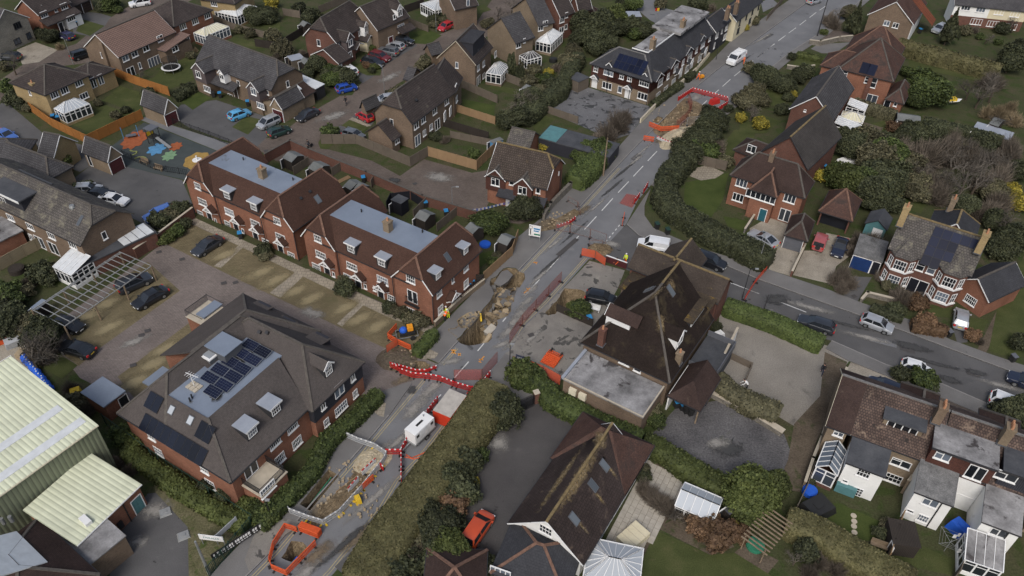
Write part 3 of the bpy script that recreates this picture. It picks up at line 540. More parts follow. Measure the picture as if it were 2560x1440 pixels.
tiles('flats_tiles',(0.092,0.08,0.075),(0.078,0.069,0.065),(0.055,0.049,0.046),(0.1,0.088,0.07),0.17,0.14,0.01,0.12,.6,.85,bump=0.3)
tiles('slate',(0.05,0.051,0.057),(0.042,0.043,0.048),(0.028,0.028,0.031),(0.095,0.09,0.08),0.3,0.24,0.01,0.15,.6,.9,bump=0.25)
tiles('pantiles',(0.12,0.085,0.07),(0.07,0.052,0.046),(0.035,0.028,0.026),(0.2,0.15,0.115),0.25,0.28,0.03,0.32,.56,.68,more=[((0.035,0.03,0.028),1.0,.6,.66)])
ground('felt_roof',[(0.3,(0.155,0.185,0.235)),(0.7,(0.2,0.235,0.29))],0.3,6.0,0.06,rough=0.5,bump=0.05,spots=[((0.1,0.11,0.12),0.35,0.64,0.72)],rand=True,spec=0.4)
ground('lead_roof',[(0.3,(0.24,0.26,0.3)),(0.7,(0.31,0.335,0.375))],0.6,6.0,0.06,rough=0.45,bump=0.05,rand=True,spec=0.4)
ground('dark_felt',[(0.3,(0.05,0.053,0.06)),(0.7,(0.085,0.088,0.095))],0.5,6.0,0.15,rough=0.8,bump=0.1,rand=True)
ground('old_felt',[(0.3,(0.09,0.088,0.088)),(0.55,(0.25,0.245,0.245)),(0.7,(0.35,0.345,0.345))],0.35,5.0,0.2,rough=0.85,bump=0.15,spots=[((0.06,0.055,0.055),0.5,0.56,0.64)],rand=True)
ground('shed_felt',[(0.3,(0.12,0.128,0.125)),(0.7,(0.175,0.182,0.18))],0.7,9.0,0.15,rand=True)
ground('grit_roof',[(0.3,(0.1,0.1,0.1)),(0.7,(0.2,0.198,0.195))],1.2,9.0,0.4,rand=True)
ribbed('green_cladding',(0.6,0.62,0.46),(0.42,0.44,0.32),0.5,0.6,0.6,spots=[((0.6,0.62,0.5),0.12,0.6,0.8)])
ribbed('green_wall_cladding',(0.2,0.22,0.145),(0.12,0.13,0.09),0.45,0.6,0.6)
plain('white_paint',(0.72,0.72,0.71),0.45,0.4,var=0.05);plain('cream_paint',(0.6,0.55,0.42),0.5)
plain('dark_paint',(0.03,0.03,0.033),0.5);plain('lead',(0.09,0.095,0.105),0.5);plain('black_metal',(0.02,0.02,0.022),0.5);plain('grey_metal',(0.3,0.31,0.31),0.45,metal=0.5)
plain('ridge_clay',(0.15,0.085,0.06),0.9,var=0.35,scale=3);plain('ridge_brown',(0.085,0.075,0.065),0.9,var=0.3,scale=3);plain('ridge_lichen',(0.17,0.125,0.06),0.9,var=0.4,scale=3);plain('ridge_grey',(0.15,0.145,0.14),0.9,var=0.3,scale=3)
plain('chimney_pot',(0.4,0.2,0.11),0.9);plain('stone_trim',(0.42,0.37,0.29),0.85);plain('timber',(0.2,0.15,0.1),0.9,var=0.3);plain('polycarb',(0.56,0.58,0.59),0.35,0.5,var=0.1);plain('cream_polycarb',(0.56,0.53,0.38),0.4,0.5,var=0.06)
plain('black_door',(0.015,0.016,0.022),0.4);plain('teal_door',(0.02,0.1,0.13),0.5);plain('teal_steel',(0.08,0.19,0.2),0.6);plain('maroon_door',(0.07,0.018,0.02),0.55);plain('blue_door',(0.012,0.035,0.12),0.5);plain('grey_door',(0.1,0.105,0.12),0.5);plain('brown_door',(0.045,0.03,0.025),0.6)
glassmat('glass');K1=dict(k=(1,1.3));glassmat('pale_glass',(0.12,0.135,0.15),0.15,**K1);glassmat('roof_glass',(0.2,0.24,0.29),0.12,**K1);glassmat('solar_cell',(0.006,0.008,0.016),0.25,0.4,**K1);glassmat('blue_solar_cell',(0.008,0.012,0.032),0.3,0.2,**K1);glassmat('white_glass',(0.4,0.43,0.46),0.25,**K1)
WCACHE={}
def win_mesh(style,w,h):
 k=(style,round(w,2),round(h,2))
 if k in WCACHE:return WCACHE[k]
 f=MB();g=MB();b=0.078;x0,x1,z0,z1=-w/2,w/2,-h/2,h/2;d0,d1=-0.05,0.06;fm,gm='white_paint','glass'
 st=style
 if st.startswith('dark'):fm='dark_paint';st=st[4:]
 f.box(x0,x0+b,d0,d1,z0,z1);f.box(x1-b,x1,d0,d1,z0,z1);f.box(x0+b,x1-b,d0,d1,z1-b,z1);f.box(x0+b,x1-b,d0,d1,z0,z0+b)
 nv,nh,mb={'c1':(1,1,.07),'c2':(2,1,.09),'c3':(3,1,.09),'c4':(4,1,.09),'c5':(5,1,.09),'c6':(6,1,.09),'g2':(2,2,.07),'g4':(4,2,.045),'g6':(6,2,.045),'sash':(1,2,.08),'gs':(3,4,.05),'fr':(2,1,.14),'p4':(4,1,.1)}.get(st,(1,1,.07))
 for i in range(1,nv):
  x=x0+w*i/nv;f.box(x-mb/2,x+mb/2,d0+.01,d1-.01,z0+b,z1-b)
 for i in range(1,nh):
  z=z0+h*i/nh
  for j in range(nv):
   xa=x0+w*j/nv+(b if j==0 else mb/2);xb=x0+w*(j+1)/nv-(b if j==nv-1 else mb/2);f.box(xa,xb,d0+.012,d1-.012,z-mb/2,z+mb/2)
 if st=='c2' and h<1.35:
  f.box(x0+b,-mb/2,d0+.012,d1-.012,z0+h*.7,z0+h*.7+.06)
 g.box(x0+b,x1-b,0.0,0.03,z0+b,z1-b)
 s=MB().box(x0-.06,x1+.06,-.14,0.05,z0-.09,z0-.003)
 WCACHE[k]=(f.mesh('window',fm),g.mesh('pane',gm),s.mesh('sill',fm));return WCACHE[k]
def door_mesh(w,h,mat,style='door'):
 k=(style,w,h,mat)
 if k in WCACHE:return WCACHE[k]
 f=MB();p=MB();x0,x1,z0,z1=-w/2,w/2,-h/2,h/2
 f.box(x0-.08,x0,-.05,.06,z0,z1+.08);f.box(x1,x1+.08,-.05,.06,z0,z1+.08);f.box(x0,x1,-.05,.06,z1,z1+.08)
 n=1 if style=='door' else max(2,int(h/0.5))
 if style=='garage':
  for i in range(n):p.box(x0,x1,-.01-.004,.03,z0+h*i/n,z0+h*(i+1)/n-.025)
  p.box(x0,x1,.03,.05,z0,z1)
 else:
  p.box(x0,x1,0,.04,z0,z1)
  for(a,b_,c_,d_)in((.15,.45,.08,.45),(.55,.85,.08,.45),(.15,.45,.52,.92),(.55,.85,.52,.92)):p.box(x0+w*a,x0+w*b_,-.02,0,z0+h*c_,z0+h*d_)
  p.box(x1-.16,x1-.1,-.06,-.02,z0+h*.46,z0+h*.5)
 WCACHE[k]=(f.mesh('door_frame','white_paint'),p.mesh('door',mat));return WCACHE[k]
class Block:pass
class House:
 def __init__(s,name,label,cat,A,B,C=None,z=5.0,ridge=None,pitch=40.0,depth=None,group=None):
  a,b=G(A,z),G(B,z);d=(b-a).normalized();n=Vector((-d.y,d.x,0))
  if C is not None:s.W=(G(C,z)-a).dot(n)
  elif ridge is not None:
   t=math.tan(R(pitch));sg=1 if(G(ridge,z)-a).dot(n)>0 else-1
   lo,hi=0.5,12.0
   for _ in range(40):
    q=(lo+hi)/2;e=(G(ridge,z+q*t)-a).dot(n)*sg-q
    if e>0:lo=q
    else:hi=q
   s.W=sg*2*lo
  else:s.W=depth
  if s.W<0:a,b=b,a;s.W=-s.W;d=-d
  s.L=(b-a).length;s.z=z;s.ang=math.atan2(d.y,d.x);s.parts=[]
  s.o=empty(name,(a.x,a.y,0),s.ang,label,cat,group)
  s.M=Matrix.Translation((a.x,a.y,0))@Matrix.Rotation(s.ang,4,'Z');s.I=s.M.inverted()
  s.cam=s.I@Vector((0,0,CH));s.blocks=[]
 def loc(s,p,h):return s.I@G(p,h)
 def dirn(s,p):return s.I.to_3x3()@ray(p)
 def block(s,x0=None,x1=None,y0=None,y1=None,eave=None,rise=2.5,roof='gable',axis='x',wall='red_brick',tile='brown_tiles',over=0.3,z0=0.0,ends='gg',ridge='ridge_brown',barge='white_paint',thick=0.16,trunc=0.6,flat='felt_roof',gutter='dark_paint',walls=True,bends=(0,1),hk=0.5,rn='roof',hipd=None):
  b=Block();b.x0=0 if x0 is None else x0;b.x1=s.L if x1 is None else x1;b.y0=0 if y0 is None else y0;b.y1=s.W if y1 is None else y1
  b.eave=s.z if eave is None else eave;b.rise=rise;b.roof=roof;b.over=over;b.axis=axis;s.blocks.append(b)
  if axis=='x':l,w=b.x1-b.x0,b.y1-b.y0;T=lambda p:Vector((b.x0+p[0],b.y0+p[1],b.eave+p[2]))
  else:l,w=b.y1-b.y0,b.x1-b.x0;T=lambda p:Vector((b.x1-p[1],b.y0+p[0],b.eave+p[2]))
  E=b.eave;polys=[];rid=[];verge=[];eav=[]
  dmax=hipd if hipd else min(w/2,l/2)
  if roof=='flat':
   polys=[([(0,0,0),(l,0,0),(l,w,0),(0,w,0)],1)]
  elif roof=='mono':
   polys=[([(0,0,0),(l,0,0),(l,w,rise),(0,w,rise)],0)];eav=[((0,0,0),(l,0,0))]
  else:
   X=[]
   for i,e in enumerate(ends):
    k={'g':1.0,'h':0.0,'j':hk}[e];X.append((k,dmax*(1-k)))
   tr=1.0 if roof!='trunc' else trunc
   def P(end,x,y,zz):return((x if end==0 else l-x),y,zz)
   (k0,d0),(k1,d1)=X;r=rise
   top0=[P(0,d0,w/2,r)];top1=[P(1,d1,w/2,r)]
   if tr<1:
    q0=d0*min(1,(tr-k0)/max(1e-6,1-k0))if tr>k0 else 0;q1=d1*min(1,(tr-k1)/max(1e-6,1-k1))if tr>k1 else 0
    polys.append(([(q0,w/2*tr,r*tr),(l-q1,w/2*tr,r*tr),(l-q1,w-w/2*tr,r*tr),(q0,w-w/2*tr,r*tr)],1))
    fa,fb=(q0,w/2*tr,r*tr),(l-q1,w/2*tr,r*tr);ba,bb=(q0,w-w/2*tr,r*tr),(l-q1,w-w/2*tr,r*tr)
   else:fa=ba=top0[0];fb=bb=top1[0]
   F=[(0,0,0),(l,0,0)];Bk=[(l,w,0),(0,w,0)]
   if k1>0 and k1<1:F.append((l,w/2*k1,r*k1))
   F+=[fb,fa]
   if k0>0 and k0<1:F.append((0,w/2*k0,r*k0))
   if k0>0 and k0<1:Bk.append((0,w-w/2*k0,r*k0))
   Bk+=[ba,bb]
   if k1>0 and k1<1:Bk.append((l,w-w/2*k1,r*k1))
   polys=[(F,0),(Bk,0)]+polys
   for end,k,d,f_,b_ in((0,k0,d0,fa,ba),(1,k1,d1,fb,bb)):
    if k<1:
     e0,e1_=P(end,0,w/2*k,r*k),P(end,0,w-w/2*k,r*k)
     hp=[e0,e1_,b_]+([f_]if f_!=b_ else[]);polys.append((hp if end else hp[::-1],0))
     rid+=[(e0,f_),(e1_,b_)];eav.append((e0,e1_))
    if k>0:
     kk=min(k,tr)
     if end in bends:verge+=[(P(end,0,0,0),P(end,0,w/2*kk,r*kk)),(P(end,0,w,0),P(end,0,w-w/2*kk,r*kk))]
   if tr==1:rid.append((fa,fb))
   eav+=[((0,0,0),(l,0,0)),((0,w,0),(l,w,0))]
  m=MB();b.planes=[]
  for pl,mi in polys:
   pts=[]
   for p in pl:
    if not pts or(T(p)-pts[-1]).length>1e-3:pts.append(T(p))
   if(pts[0]-pts[-1]).length<1e-3:pts.pop()
   if len(pts)<3:continue
   m.slab(pts,thick,mi);nn=(pts[1]-pts[0]).cross(pts[2]-pts[0]).normalized()
   if nn.z<0:nn=-nn
   b.planes.append((pts[0],nn))
  b.roofo=m.build(rn,[tile,flat],s.o)
  if rid and ridge:
   q=MB()
   for p0,p1 in rid:
    a_,c_=T(p0),T(p1)
    if(c_-a_).length>.3:q.obox(a_+Vector((0,0,.0)),c_+Vector((0,0,.0)),.26,.13)
   q.build('ridge_tiles',ridge,s.o)
  if verge and barge:
   q=MB()
   for p0,p1 in verge:
    a_,c_=T(p0),T(p1)
    if(c_-a_).length>.3:q.obox(a_+Vector((0,0,-.1)),c_+Vector((0,0,-.08)),.06,.13)
   q.build('bargeboard',barge,s.o)
  if eav and gutter:
   q=MB()
   for p0,p1 in eav:
    a_,c_=T(p0),T(p1)
    if(c_-a_).length>.3:q.obox(a_+Vector((0,0,-.1)),c_+Vector((0,0,-.1)),.14,.12)
   q.build('gutter',gutter,s.o)
  if walls:
   m=MB();o=over;zi=z0;sl_=(rise/(w/2))if roof in('gable','trunc')else(rise/w if roof=='mono' else 0)
   wx0,wx1,wy0,wy1=(b.x0+o,b.x1-o,b.y0+o,b.y1-o)
   zt=(E+o*sl_-thick*.6)if roof!='flat' else E-thick*.6
   ztb=zt if roof!='mono' else E+(w-o)*sl_-thick*.6
   if axis=='x' or roof!='mono':
    m.add([(wx0,wy0,zi),(wx1,wy0,zi),(wx1,wy1,zi),(wx0,wy1,zi),(wx0,wy0,zt),(wx1,wy0,zt),(wx1,wy1,ztb),(wx0,wy1,ztb)],[(0,1,5,4),(1,2,6,5),(2,3,7,6),(3,0,4,7)])
   else:
    m.add([(wx0,wy0,zi),(wx1,wy0,zi),(wx1,wy1,zi),(wx0,wy1,zi),(wx0,wy0,ztb),(wx1,wy0,zt),(wx1,wy1,zt),(wx0,wy1,ztb)],[(0,1,5,4),(1,2,6,5),(2,3,7,6),(3,0,4,7)])
   if roof in('gable','trunc'):
    for end,e in enumerate(ends):
     k={'g':1.0,'h':0.0,'j':hk}[e]
     if k==0:continue
     if roof=='trunc':k=min(k,trunc)
     tz=rise*k-thick*.6;x=o if end==0 else l-o
     hw=(w/2-o)
     pts=[(x,o,zt-E),(x,w-o,zt-E),(x,w-(w/2)*k,tz)]
     if k<1:pts.append((x,w/2*k,tz))
     P3=[T(p)for p in pts]
     m.add(P3 if end else P3[::-1],[tuple(range(len(P3)))])
   b.wallo=m.build('wall',wall,s.o)
  return b
 def face(s,b,f):
  o=b.over-0.001
  return{'f':(Vector((0,b.y0+o,0)),Vector((0,-1,0)),0.0),'b':(Vector((0,b.y1-o,0)),Vector((0,1,0)),math.pi),'r':(Vector((b.x1-o,0,0)),Vector((1,0,0)),math.pi/2),'l':(Vector((b.x0+o,0,0)),Vector((-1,0,0)),-math.pi/2)}[f]
 def hit(s,p0,n,pix):
  d=s.dirn(pix);den=d.dot(n)
  return s.cam+d*((p0-s.cam).dot(n)/den)
 def win(s,b,f,pix,w=1.2,h=1.2,style='c2',sill=True,label=None):
  p0,n,rz=s.face(b,f)
  for q in(pix if isinstance(pix,list)else[pix]):
   p=s.hit(p0,n,q);fm,gm,sm=win_mesh(style,w,h)
   p=p+n*0.01
   o=link('window',fm,s.o,p,rz,label);link('pane',gm,o)
   if sill:link('sill',sm,o)
 def door(s,b,f,pix,w=0.95,h=2.05,mat='black_door',style='door',base=None,label=None):
  p0,n,rz=s.face(b,f)
  for q in(pix if isinstance(pix,list)else[pix]):
   p=s.hit(p0,n,q);p.z=(h/2+0.05)if base is None else base+h/2
   fm,dm=door_mesh(w,h,mat,style);p=p+n*0.012
   o=link('door' if style=='door' else 'garage_door',dm,s.o,p,rz,label);link('frame',fm,o)
 def porch(s,b,f,pix,w=1.9,d=1.0,h=2.35,rise=0.85,tile='red_tiles'):
  """little pitched canopy over a door, pix = top of its front gable"""
  p0,n,rz=s.face(b,f)
  for q in(pix if isinstance(pix,list)else[pix]):
   p=s.hit(p0+n*d,n,q)-n*d;p.z=0
   m=MB()
   m.slab([(-w/2,-d,h),(-w/2,0,h),(0,0,h+rise),(0,-d,h+rise)],.1);m.slab([(w/2,-d,h),(0,-d,h+rise),(0,0,h+rise),(w/2,0,h)],.1)
   o=m.build('porch_roof',tile,s.o,p,rz)
   m=MB();m.obox((-w/2,-d-.03,h-.05),(0,-d-.03,h+rise-.05),.08,.2);m.obox((w/2,-d-.03,h-.05),(0,-d-.03,h+rise-.05),.08,.2)
   m.obox((-w/2+.1,-d,h),(w/2-.1,-d,h),.08,.12);m.obox((-w/2+.12,-d,h),(-w/2+.12,0,h-.7),.08,.1);m.obox((w/2-.12,-d,h),(w/2-.12,0,h-.7),.08,.1);m.obox((0,-d,h),(0,-d,h+rise),.08,.08)
   m.build('bracket','white_paint',o)
 def plane(s,b,i):return b.planes[i]
 def onroof(s,b,i,pix,w,h,name,mats,t=0.06,sub=None,off=0.0,rot=0.0):
  p0,n=b.planes[i];p=s.hit(p0,n,pix)
  hx=Vector((-n.y,n.x,0)).normalized()if abs(n.z)<.999 else Vector((1,0,0));vy=n.cross(hx)
  M=Matrix((hx,vy,n)).transposed().to_4x4();M.translation=p+n*(off+.002)
  if rot:M=M@Matrix.Rotation(rot,4,'Z')
  m=MB().box(-w/2,w/2,-h/2,h/2,0,t);o=m.build(name,mats,s.o,mw=M)
  if sub:MB().box(-w/2+.08,w/2-.08,-h/2+.08,h/2-.08,t+.001,t+.015).build('pane',sub,o)
  return o
 def skylight(s,b,i,pix,w=0.8,h=1.1,glass='pale_glass'):
  for q in(pix if isinstance(pix,list)else[pix]):s.onroof(b,i,q,w,h,'skylight','lead',.08,glass)
 def solar(s,b,i,pix,nx,ny,w=1.0,h=1.65,cell='solar_cell',gap=0.015):
  p0,n=b.planes[i];p=s.hit(p0,n,pix)
  hx=Vector((-n.y,n.x,0)).normalized();vy=n.cross(hx)
  for a in range(nx):
   for c in range(ny):
    M=Matrix((hx,vy,n)).transposed().to_4x4();M.translation=p+hx*((a-(nx-1)/2)*(w+gap))+vy*((c-(ny-1)/2)*(h+gap))+n*.09
    k=('solar',w,h,cell)
    if k not in WCACHE:
     WCACHE[k]=(MB().box(-w/2,w/2,-h/2,h/2,0,.04).mesh('solar_panel','black_metal'),MB().box(-w/2+.025,w/2-.025,-h/2+.025,h/2-.025,.041,.05).mesh('cell',cell))
    o=link('solar_panel',WCACHE[k][0],s.o,mw=M);link('cell',WCACHE[k][1],o)
 def chimney(s,pix,ztop,zbase,w=0.7,d=0.9,mat='red_brick',pots=2,pot='chimney_pot',face=None):
  p=s.loc(pix,ztop);m=MB().box(p.x-w/2,p.x+w/2,p.y-d/2,p.y+d/2,zbase,ztop-.2);m.box(p.x-w/2-.06,p.x+w/2+.06,p.y-d/2-.06,p.y+d/2+.06,ztop-.2,ztop)
  o=m.build('chimney',mat,s.o)
  for k in range(pots):
   off=(k-(pots-1)/2)*.36
   q=MB();q.sm=False;q.tube((p.x,p.y+off,ztop),(p.x,p.y+off,ztop+.5),.14,.11,8);q.build('chimney_pot',pot,o)
  MB().box(p.x-w/2-.09,p.x+w/2+.09,p.y-d/2-.09,p.y+d/2+.09,zbase,zbase+.12).build('flashing','lead',o)
 def dormer(s,b,i,pix,f,w=1.5,h=1.5,ln=2.4,win='g4',ww=1.1,wh=1.05,roof='lead_roof',wall='dark_paint',kind='flat',over=.15,tile='brown_tiles',rise=.7):
  """pix = middle of the dormer's window; f = the way it faces"""
  p0,n=b.planes[i];fn,rz={'f':(Vector((0,-1,0)),0),'b':(Vector((0,1,0)),math.pi),'r':(Vector((1,0,0)),math.pi/2),'l':(Vector((-1,0,0)),-math.pi/2)}[f]
  for q in(pix if isinstance(pix,list)else[pix]):
   p=s.hit(p0+Vector((0,0,h*.5)),n,q);zb=p.z-h*.5
   Mx=Matrix.Translation((p.x,p.y,zb))@Matrix.Rotation(rz,4,'Z')
   m=MB().box(-w/2,w/2,0,ln,-.6,h);o=m.build('dormer',wall,s.o,mw=Mx)
   if kind=='flat':
    MB().box(-w/2-over,w/2+over,-over*1.6,ln,h+.002,h+.13).build('roof',roof,o)
    MB().box(-w/2-over,w/2+over,-over*1.6-.03,-over*1.6,h-.06,h+.15).build('fascia','white_paint',o)
   else:
    r=MB();r.slab([(-w/2-over,-over,h),(-w/2-over,ln+1,h),(0,ln+1,h+rise),(0,-over,h+rise)],.1);r.slab([(w/2+over,-over,h),(0,-over,h+rise),(0,ln+1,h+rise),(w/2+over,ln+1,h)],.1);r.build('roof',tile,o)
    r=MB();r.add([(-w/2,-.005,h-.1),(w/2,-.005,h-.1),(0,-.005,h+rise-.1)],[(0,1,2)]);r.obox((-w/2-over,-over-.03,h-.08),(0,-over-.03,h+rise-.08),.06,.18);r.obox((w/2+over,-over-.03,h-.08),(0,-over-.03,h+rise-.08),.06,.18);r.build('fascia','white_paint',o)
   fm,gm,sm=win_mesh(win,ww,wh);link('window',fm,o,Vector((0,-.02,h*.5)),0.0);link('pane',gm,o,Vector((0,-.02,h*.5)),0.0)
 def roofpoly(s,polys,mats,name='roof',t=0.16):
  b=Block();m=MB();b.planes=[]
  for p,mi in polys:
   P=[Vector(q)for q in p];m.slab(P,t,mi);n=(P[1]-P[0]).cross(P[2]-P[0]).normalized();b.planes.append((P[0],n if n.z>0 else-n))
  m.build(name,mats,s.o);return b
 def part(s,name,m,mats,**kw):return m.build(name,mats,s.o,**kw)
 def gablet(s,b,f,pa,pb,z,rise=1.4,back=4.0,proj=0.0,wall=None,tile='brown_tiles',barge='white_paint',z0=None,**kw):
  """a front gable: pa, pb = its two eave ends at height z; returns its block"""
  A,B=s.loc(pa,z),s.loc(pb,z)
  if f in 'fb':
   x0,x1=sorted((A.x,B.x));y=(A.y+B.y)/2
   ya,yb=(y,y+back)if f=='f' else(y-back,y)
   return s.block(x0,x1,ya,yb,z,rise,'gable','y',wall or 'red_brick',tile,barge=barge,z0=z0 or 0.0,ends='gg',**kw)
  y0,y1=sorted((A.y,B.y));x=(A.x+B.x)/2
  xa,xb=(x-back,x)if f=='r' else(x,x+back)
  return s.block(xa,xb,y0,y1,z,rise,'gable','x',wall or 'red_brick',tile,barge=barge,z0=z0 or 0.0,ends='gg',**kw)
 def conservatory(s,A,B,C,z=2.3,rise=0.9,kind='hip',roofm='polycarb',base='red_brick',frame='white_paint',name='conservatory',nb=None):
  """glazed room from three pixels of its eave (height z): front corners A, B and a back corner C"""
  P=[s.loc(q,z)for q in(A,B,C)];d=(P[1]-P[0]);d.z=0;L=d.length;d.normalize();n=Vector((-d.y,d.x,0));W=(P[2]-P[0]).dot(n)
  a=P[0]
  if W<0:a=P[1];d=-d;n=-n;W=-W
  o=glazed(name,s.o,Matrix.Translation((a.x,a.y,0))@Matrix.Rotation(math.atan2(d.y,d.x),4,'Z'),L,W,z,rise,kind,roofm,base,frame)
  return o
def glazed(name,parent,M,L,W,z,rise,kind,roofm,base,frame,bars=.9,bh=.5,**kw):
 m=MB();f=.07;nx,ny=max(2,round(L/bars)),max(2,round(W/bars))
 for x,y in[(L*i/nx,0)for i in range(nx+1)]+[(L*i/nx,W)for i in range(nx+1)]+[(0,W*j/ny)for j in range(1,ny)]+[(L,W*j/ny)for j in range(1,ny)]:m.box(x-f,x+f,y-f,y+f,bh,z)
 for q in(bh+.04,z*.78,z-.03):
  m.obox((f,0,q),(L-f,0,q),.1,.08);m.obox((f,W,q),(L-f,W,q),.1,.08);m.obox((0,f,q),(0,W-f,q),.1,.08);m.obox((L,f,q),(L,W-f,q),.1,.08)
 if kind=='hip':
  i=min(L,W)/2*.95;x0,x1,y0_,y1_=(i,L-i,W/2,W/2)if L>=W else(L/2,L/2,i,W-i)
  c=[(0,0,z),(L,0,z),(L,W,z),(0,W,z)]
  r0,r1=(x0,y0_,z+rise),(x1,y1_,z+rise)
  pol=[[c[0],c[1],r1,r0],[c[1],c[2],r1],[c[2],c[3],r0,r1],[c[3],c[0],r0]]if L>=W else[[c[0],c[1],r0],[c[1],c[2],r1,r0],[c[2],c[3],r1],[c[3],c[0],r0,r1]]
 elif kind=='gable':
  c=[(-.1,-.1,z),(L+.1,-.1,z),(L+.1,W+.1,z),(-.1,W+.1,z)];r0,r1=(L/2,-.1,z+rise),(L/2,W+.1,z+rise)
  pol=[[c[0],r0,r1,c[3]],[c[1],c[2],r1,r0]]
 elif kind=='gablex':
  c=[(-.1,-.1,z),(L+.1,-.1,z),(L+.1,W+.1,z),(-.1,W+.1,z)];r0,r1=(-.1,W/2,z+rise),(L+.1,W/2,z+rise)
  pol=[[c[0],c[1],r1,r0],[c[2],c[3],r0,r1]]
 else:
  pol=[[(-.1,-.1,z),(L+.1,-.1,z),(L+.1,W,z+rise),(-.1,W,z+rise)]]
 o=m.build(name,frame,parent,mw=M if parent else None,**kw)
 if not parent:o.matrix_world=M
 r=MB();bars_=MB()
 for P in pol:
  r.slab(P,.04);V=[Vector(p)for p in P];up=Vector((0,0,.04))
  for i in range(len(V)):bars_.obox(V[i]+up,V[(i+1)%len(V)]+up,.09,.07)
  a,b=V[0],V[1];tp=V[2:]if len(V)==4 else[V[2],V[2]]
  if kind in('gable',):a,b,tp=V[0],V[3],[V[2],V[1]]
  if kind=='gable' and P is pol[1]:a,b,tp=V[0],V[1],[V[2],V[3]]
  k=max(2,round((b-a).length/.8))
  for i in range(1,k):
   q=a.lerp(b,i/k);e=tp[1].lerp(tp[0],i/k);bars_.obox(q+up,e+up,.05,.06)
 r.build('roof',roofm,o);bars_.build('glazing_bar',frame,o)
 g=MB();e=.02
 g.box(0,L,-e,e,bh,z);g.box(0,L,W-e,W+e,bh,z);g.box(-e,e,0.03,W-.03,bh,z);g.box(L-e,L+e,.03,W-.03,bh,z)
 g.build('pane','glass',o)
 if bh>0:MB().box(-.08,L+.08,-.08,W+.08,0,bh).build('base_wall',base,o)
 return o
# ================================================================ BUILDINGS: the two new brick terraces by the sinkhole
def terrace(name,label,A,B,C,z,xl,xr,fx0,fx1):
 H=House(name,label,'houses',A,B,C,z)
 W=H.W
 H.main=H.block(xl-2.75,xr+2.75,.25,8.9,z,6.4,'trunc','x','red_brick','red_tiles',trunc=.51,flat='felt_roof',ridge=None,barge=None,walls=False)
 H.main.over=.3
 m=MB();m.add([(xl-.5,.55,0),(xr+.5,.55,0),(xr+.5,8.6,0),(xl-.5,8.6,0),(xl-.5,.55,z+.2),(xr+.5,.55,z+.2),(xr+.5,8.6,z+.2),(xl-.5,8.6,z+.2)],[(0,1,5,4),(2,3,7,6)]);m.build('wall','red_brick',H.o)
 kw=dict(wall='red_brick',tile='red_tiles',ends='jj',hk=.46,hipd=2.2,ridge='ridge_clay',bends=(0,))
 H.wl=H.block(0,xl,0,W,z,3.85,'gable','y',**kw);H.wr=H.block(xr,H.L,0,W,z,3.85,'gable','y',**kw)
 return H
H=terrace('brick_terrace','red brick terrace with pale blue flat roof strip standing beside the sinkhole',b1(400,825),b1(1590,1365),b1(2015,945),5.2,6.0,15.2,0,0)
T2=H
H.win(H.wl,'f',[b1(557,850)],1.25,1.1,'g4');H.win(H.wl,'f',[b1(585,1000)],1.8,1.15,'g6');H.win(H.wl,'f',[b1(545,1105)],1.5,1.05,'g6');H.win(H.wl,'f',b1(700,1172),.5,.8,'c1')
H.door(H.wl,'f',b1(652,1195));H.porch(H.wl,'f',[b1(612,1085)])
H.win(H.main,'f',[b1(865,1103),b1(1140,1225)],1.8,1.15,'g6');H.win(H.main,'f',[b1(825,1197)],1.3,1.0,'g4');H.win(H.main,'f',[b1(985,1280),b1(1070,1300)],.5,.8,'c1')
H.door(H.main,'f',[b1(930,1300),b1(1130,1395)]);H.porch(H.main,'f',[b1(895,1192),b1(1100,1280)]);H.win(H.main,'f',b1(1220,1388),1.3,1.0,'g4')
H.win(H.wr,'f',b1(1393,1215),1.35,1.15,'g4');H.win(H.wr,'f',b1(1410,1375),1.6,2.0,'fr',sill=False);H.win(H.wr,'f',c1(1412,292),1.9,1.2,'g6')
H.win(H.wr,'r',[b1(1648,1340),b1(1888,1110)],1.05,1.15,'g4');H.win(H.wr,'r',[b1(1770,1220)],.5,1.0,'c1');H.win(H.wr,'r',[c1(1660,265),b1(1890,1255)],1.05,1.25,'g4')
H.door(H.wr,'r',[c1(1780,195)]);H.porch(H.wr,'r',[b1(1800,1285)])
H.dormer(H.main,0,[b1(855,945),b1(1130,1068)],'f',1.6,1.5,2.0);H.dormer(H.wr,0,[b1(1640,1183),b1(1888,958)],'r',1.2,1.25,1.6,'g4',.95,.95)
H.skylight(H.wr,0,b1(1722,1018),.8,1.2)
H.chimney(b1(1183,690),10.0,8.2,.9,.9,'tan_brick',1)
def juliet(H,b,f,pix):
 p0,n,rz=H.face(b,f);p=H.hit(p0,n,pix);m=MB();m.obox((-1,-.18,1.05),(1,-.18,1.05),.05,.05);m.obox((-1,-.18,.1),(1,-.18,.1),.05,.05)
 for k in range(13):m.box(-1+k*.166-.015,-1+k*.166+.015,-.19,-.17,.1,1.05)
 m.box(-1.1,1.1,-.35,0,-.12,0);m.build('balcony_rail','black_metal',H.o,p,rz)
juliet(H,H.wr,'f',b1(1410,1440))
for q in[(950,615),(1498,800)]:
 p=H.loc(b1(*q),8.4);MB().tube((p.x,p.y,8.3),(p.x,p.y,8.9),.1,n=7).build('vent_pipe','black_metal',H.o)
for x in(6.2,15.3,H.L-.2):MB().tube((x,.15,0),(x,.15,5.2),.06,n=5).build('drainpipe','dark_paint',H.o)
H=terrace('brick_terrace','red brick terrace with pale blue flat roof strip, next to the playground',b0(1650,350),b1(335,790),b1(815,450),5.2,6.0,15.2,0,0)
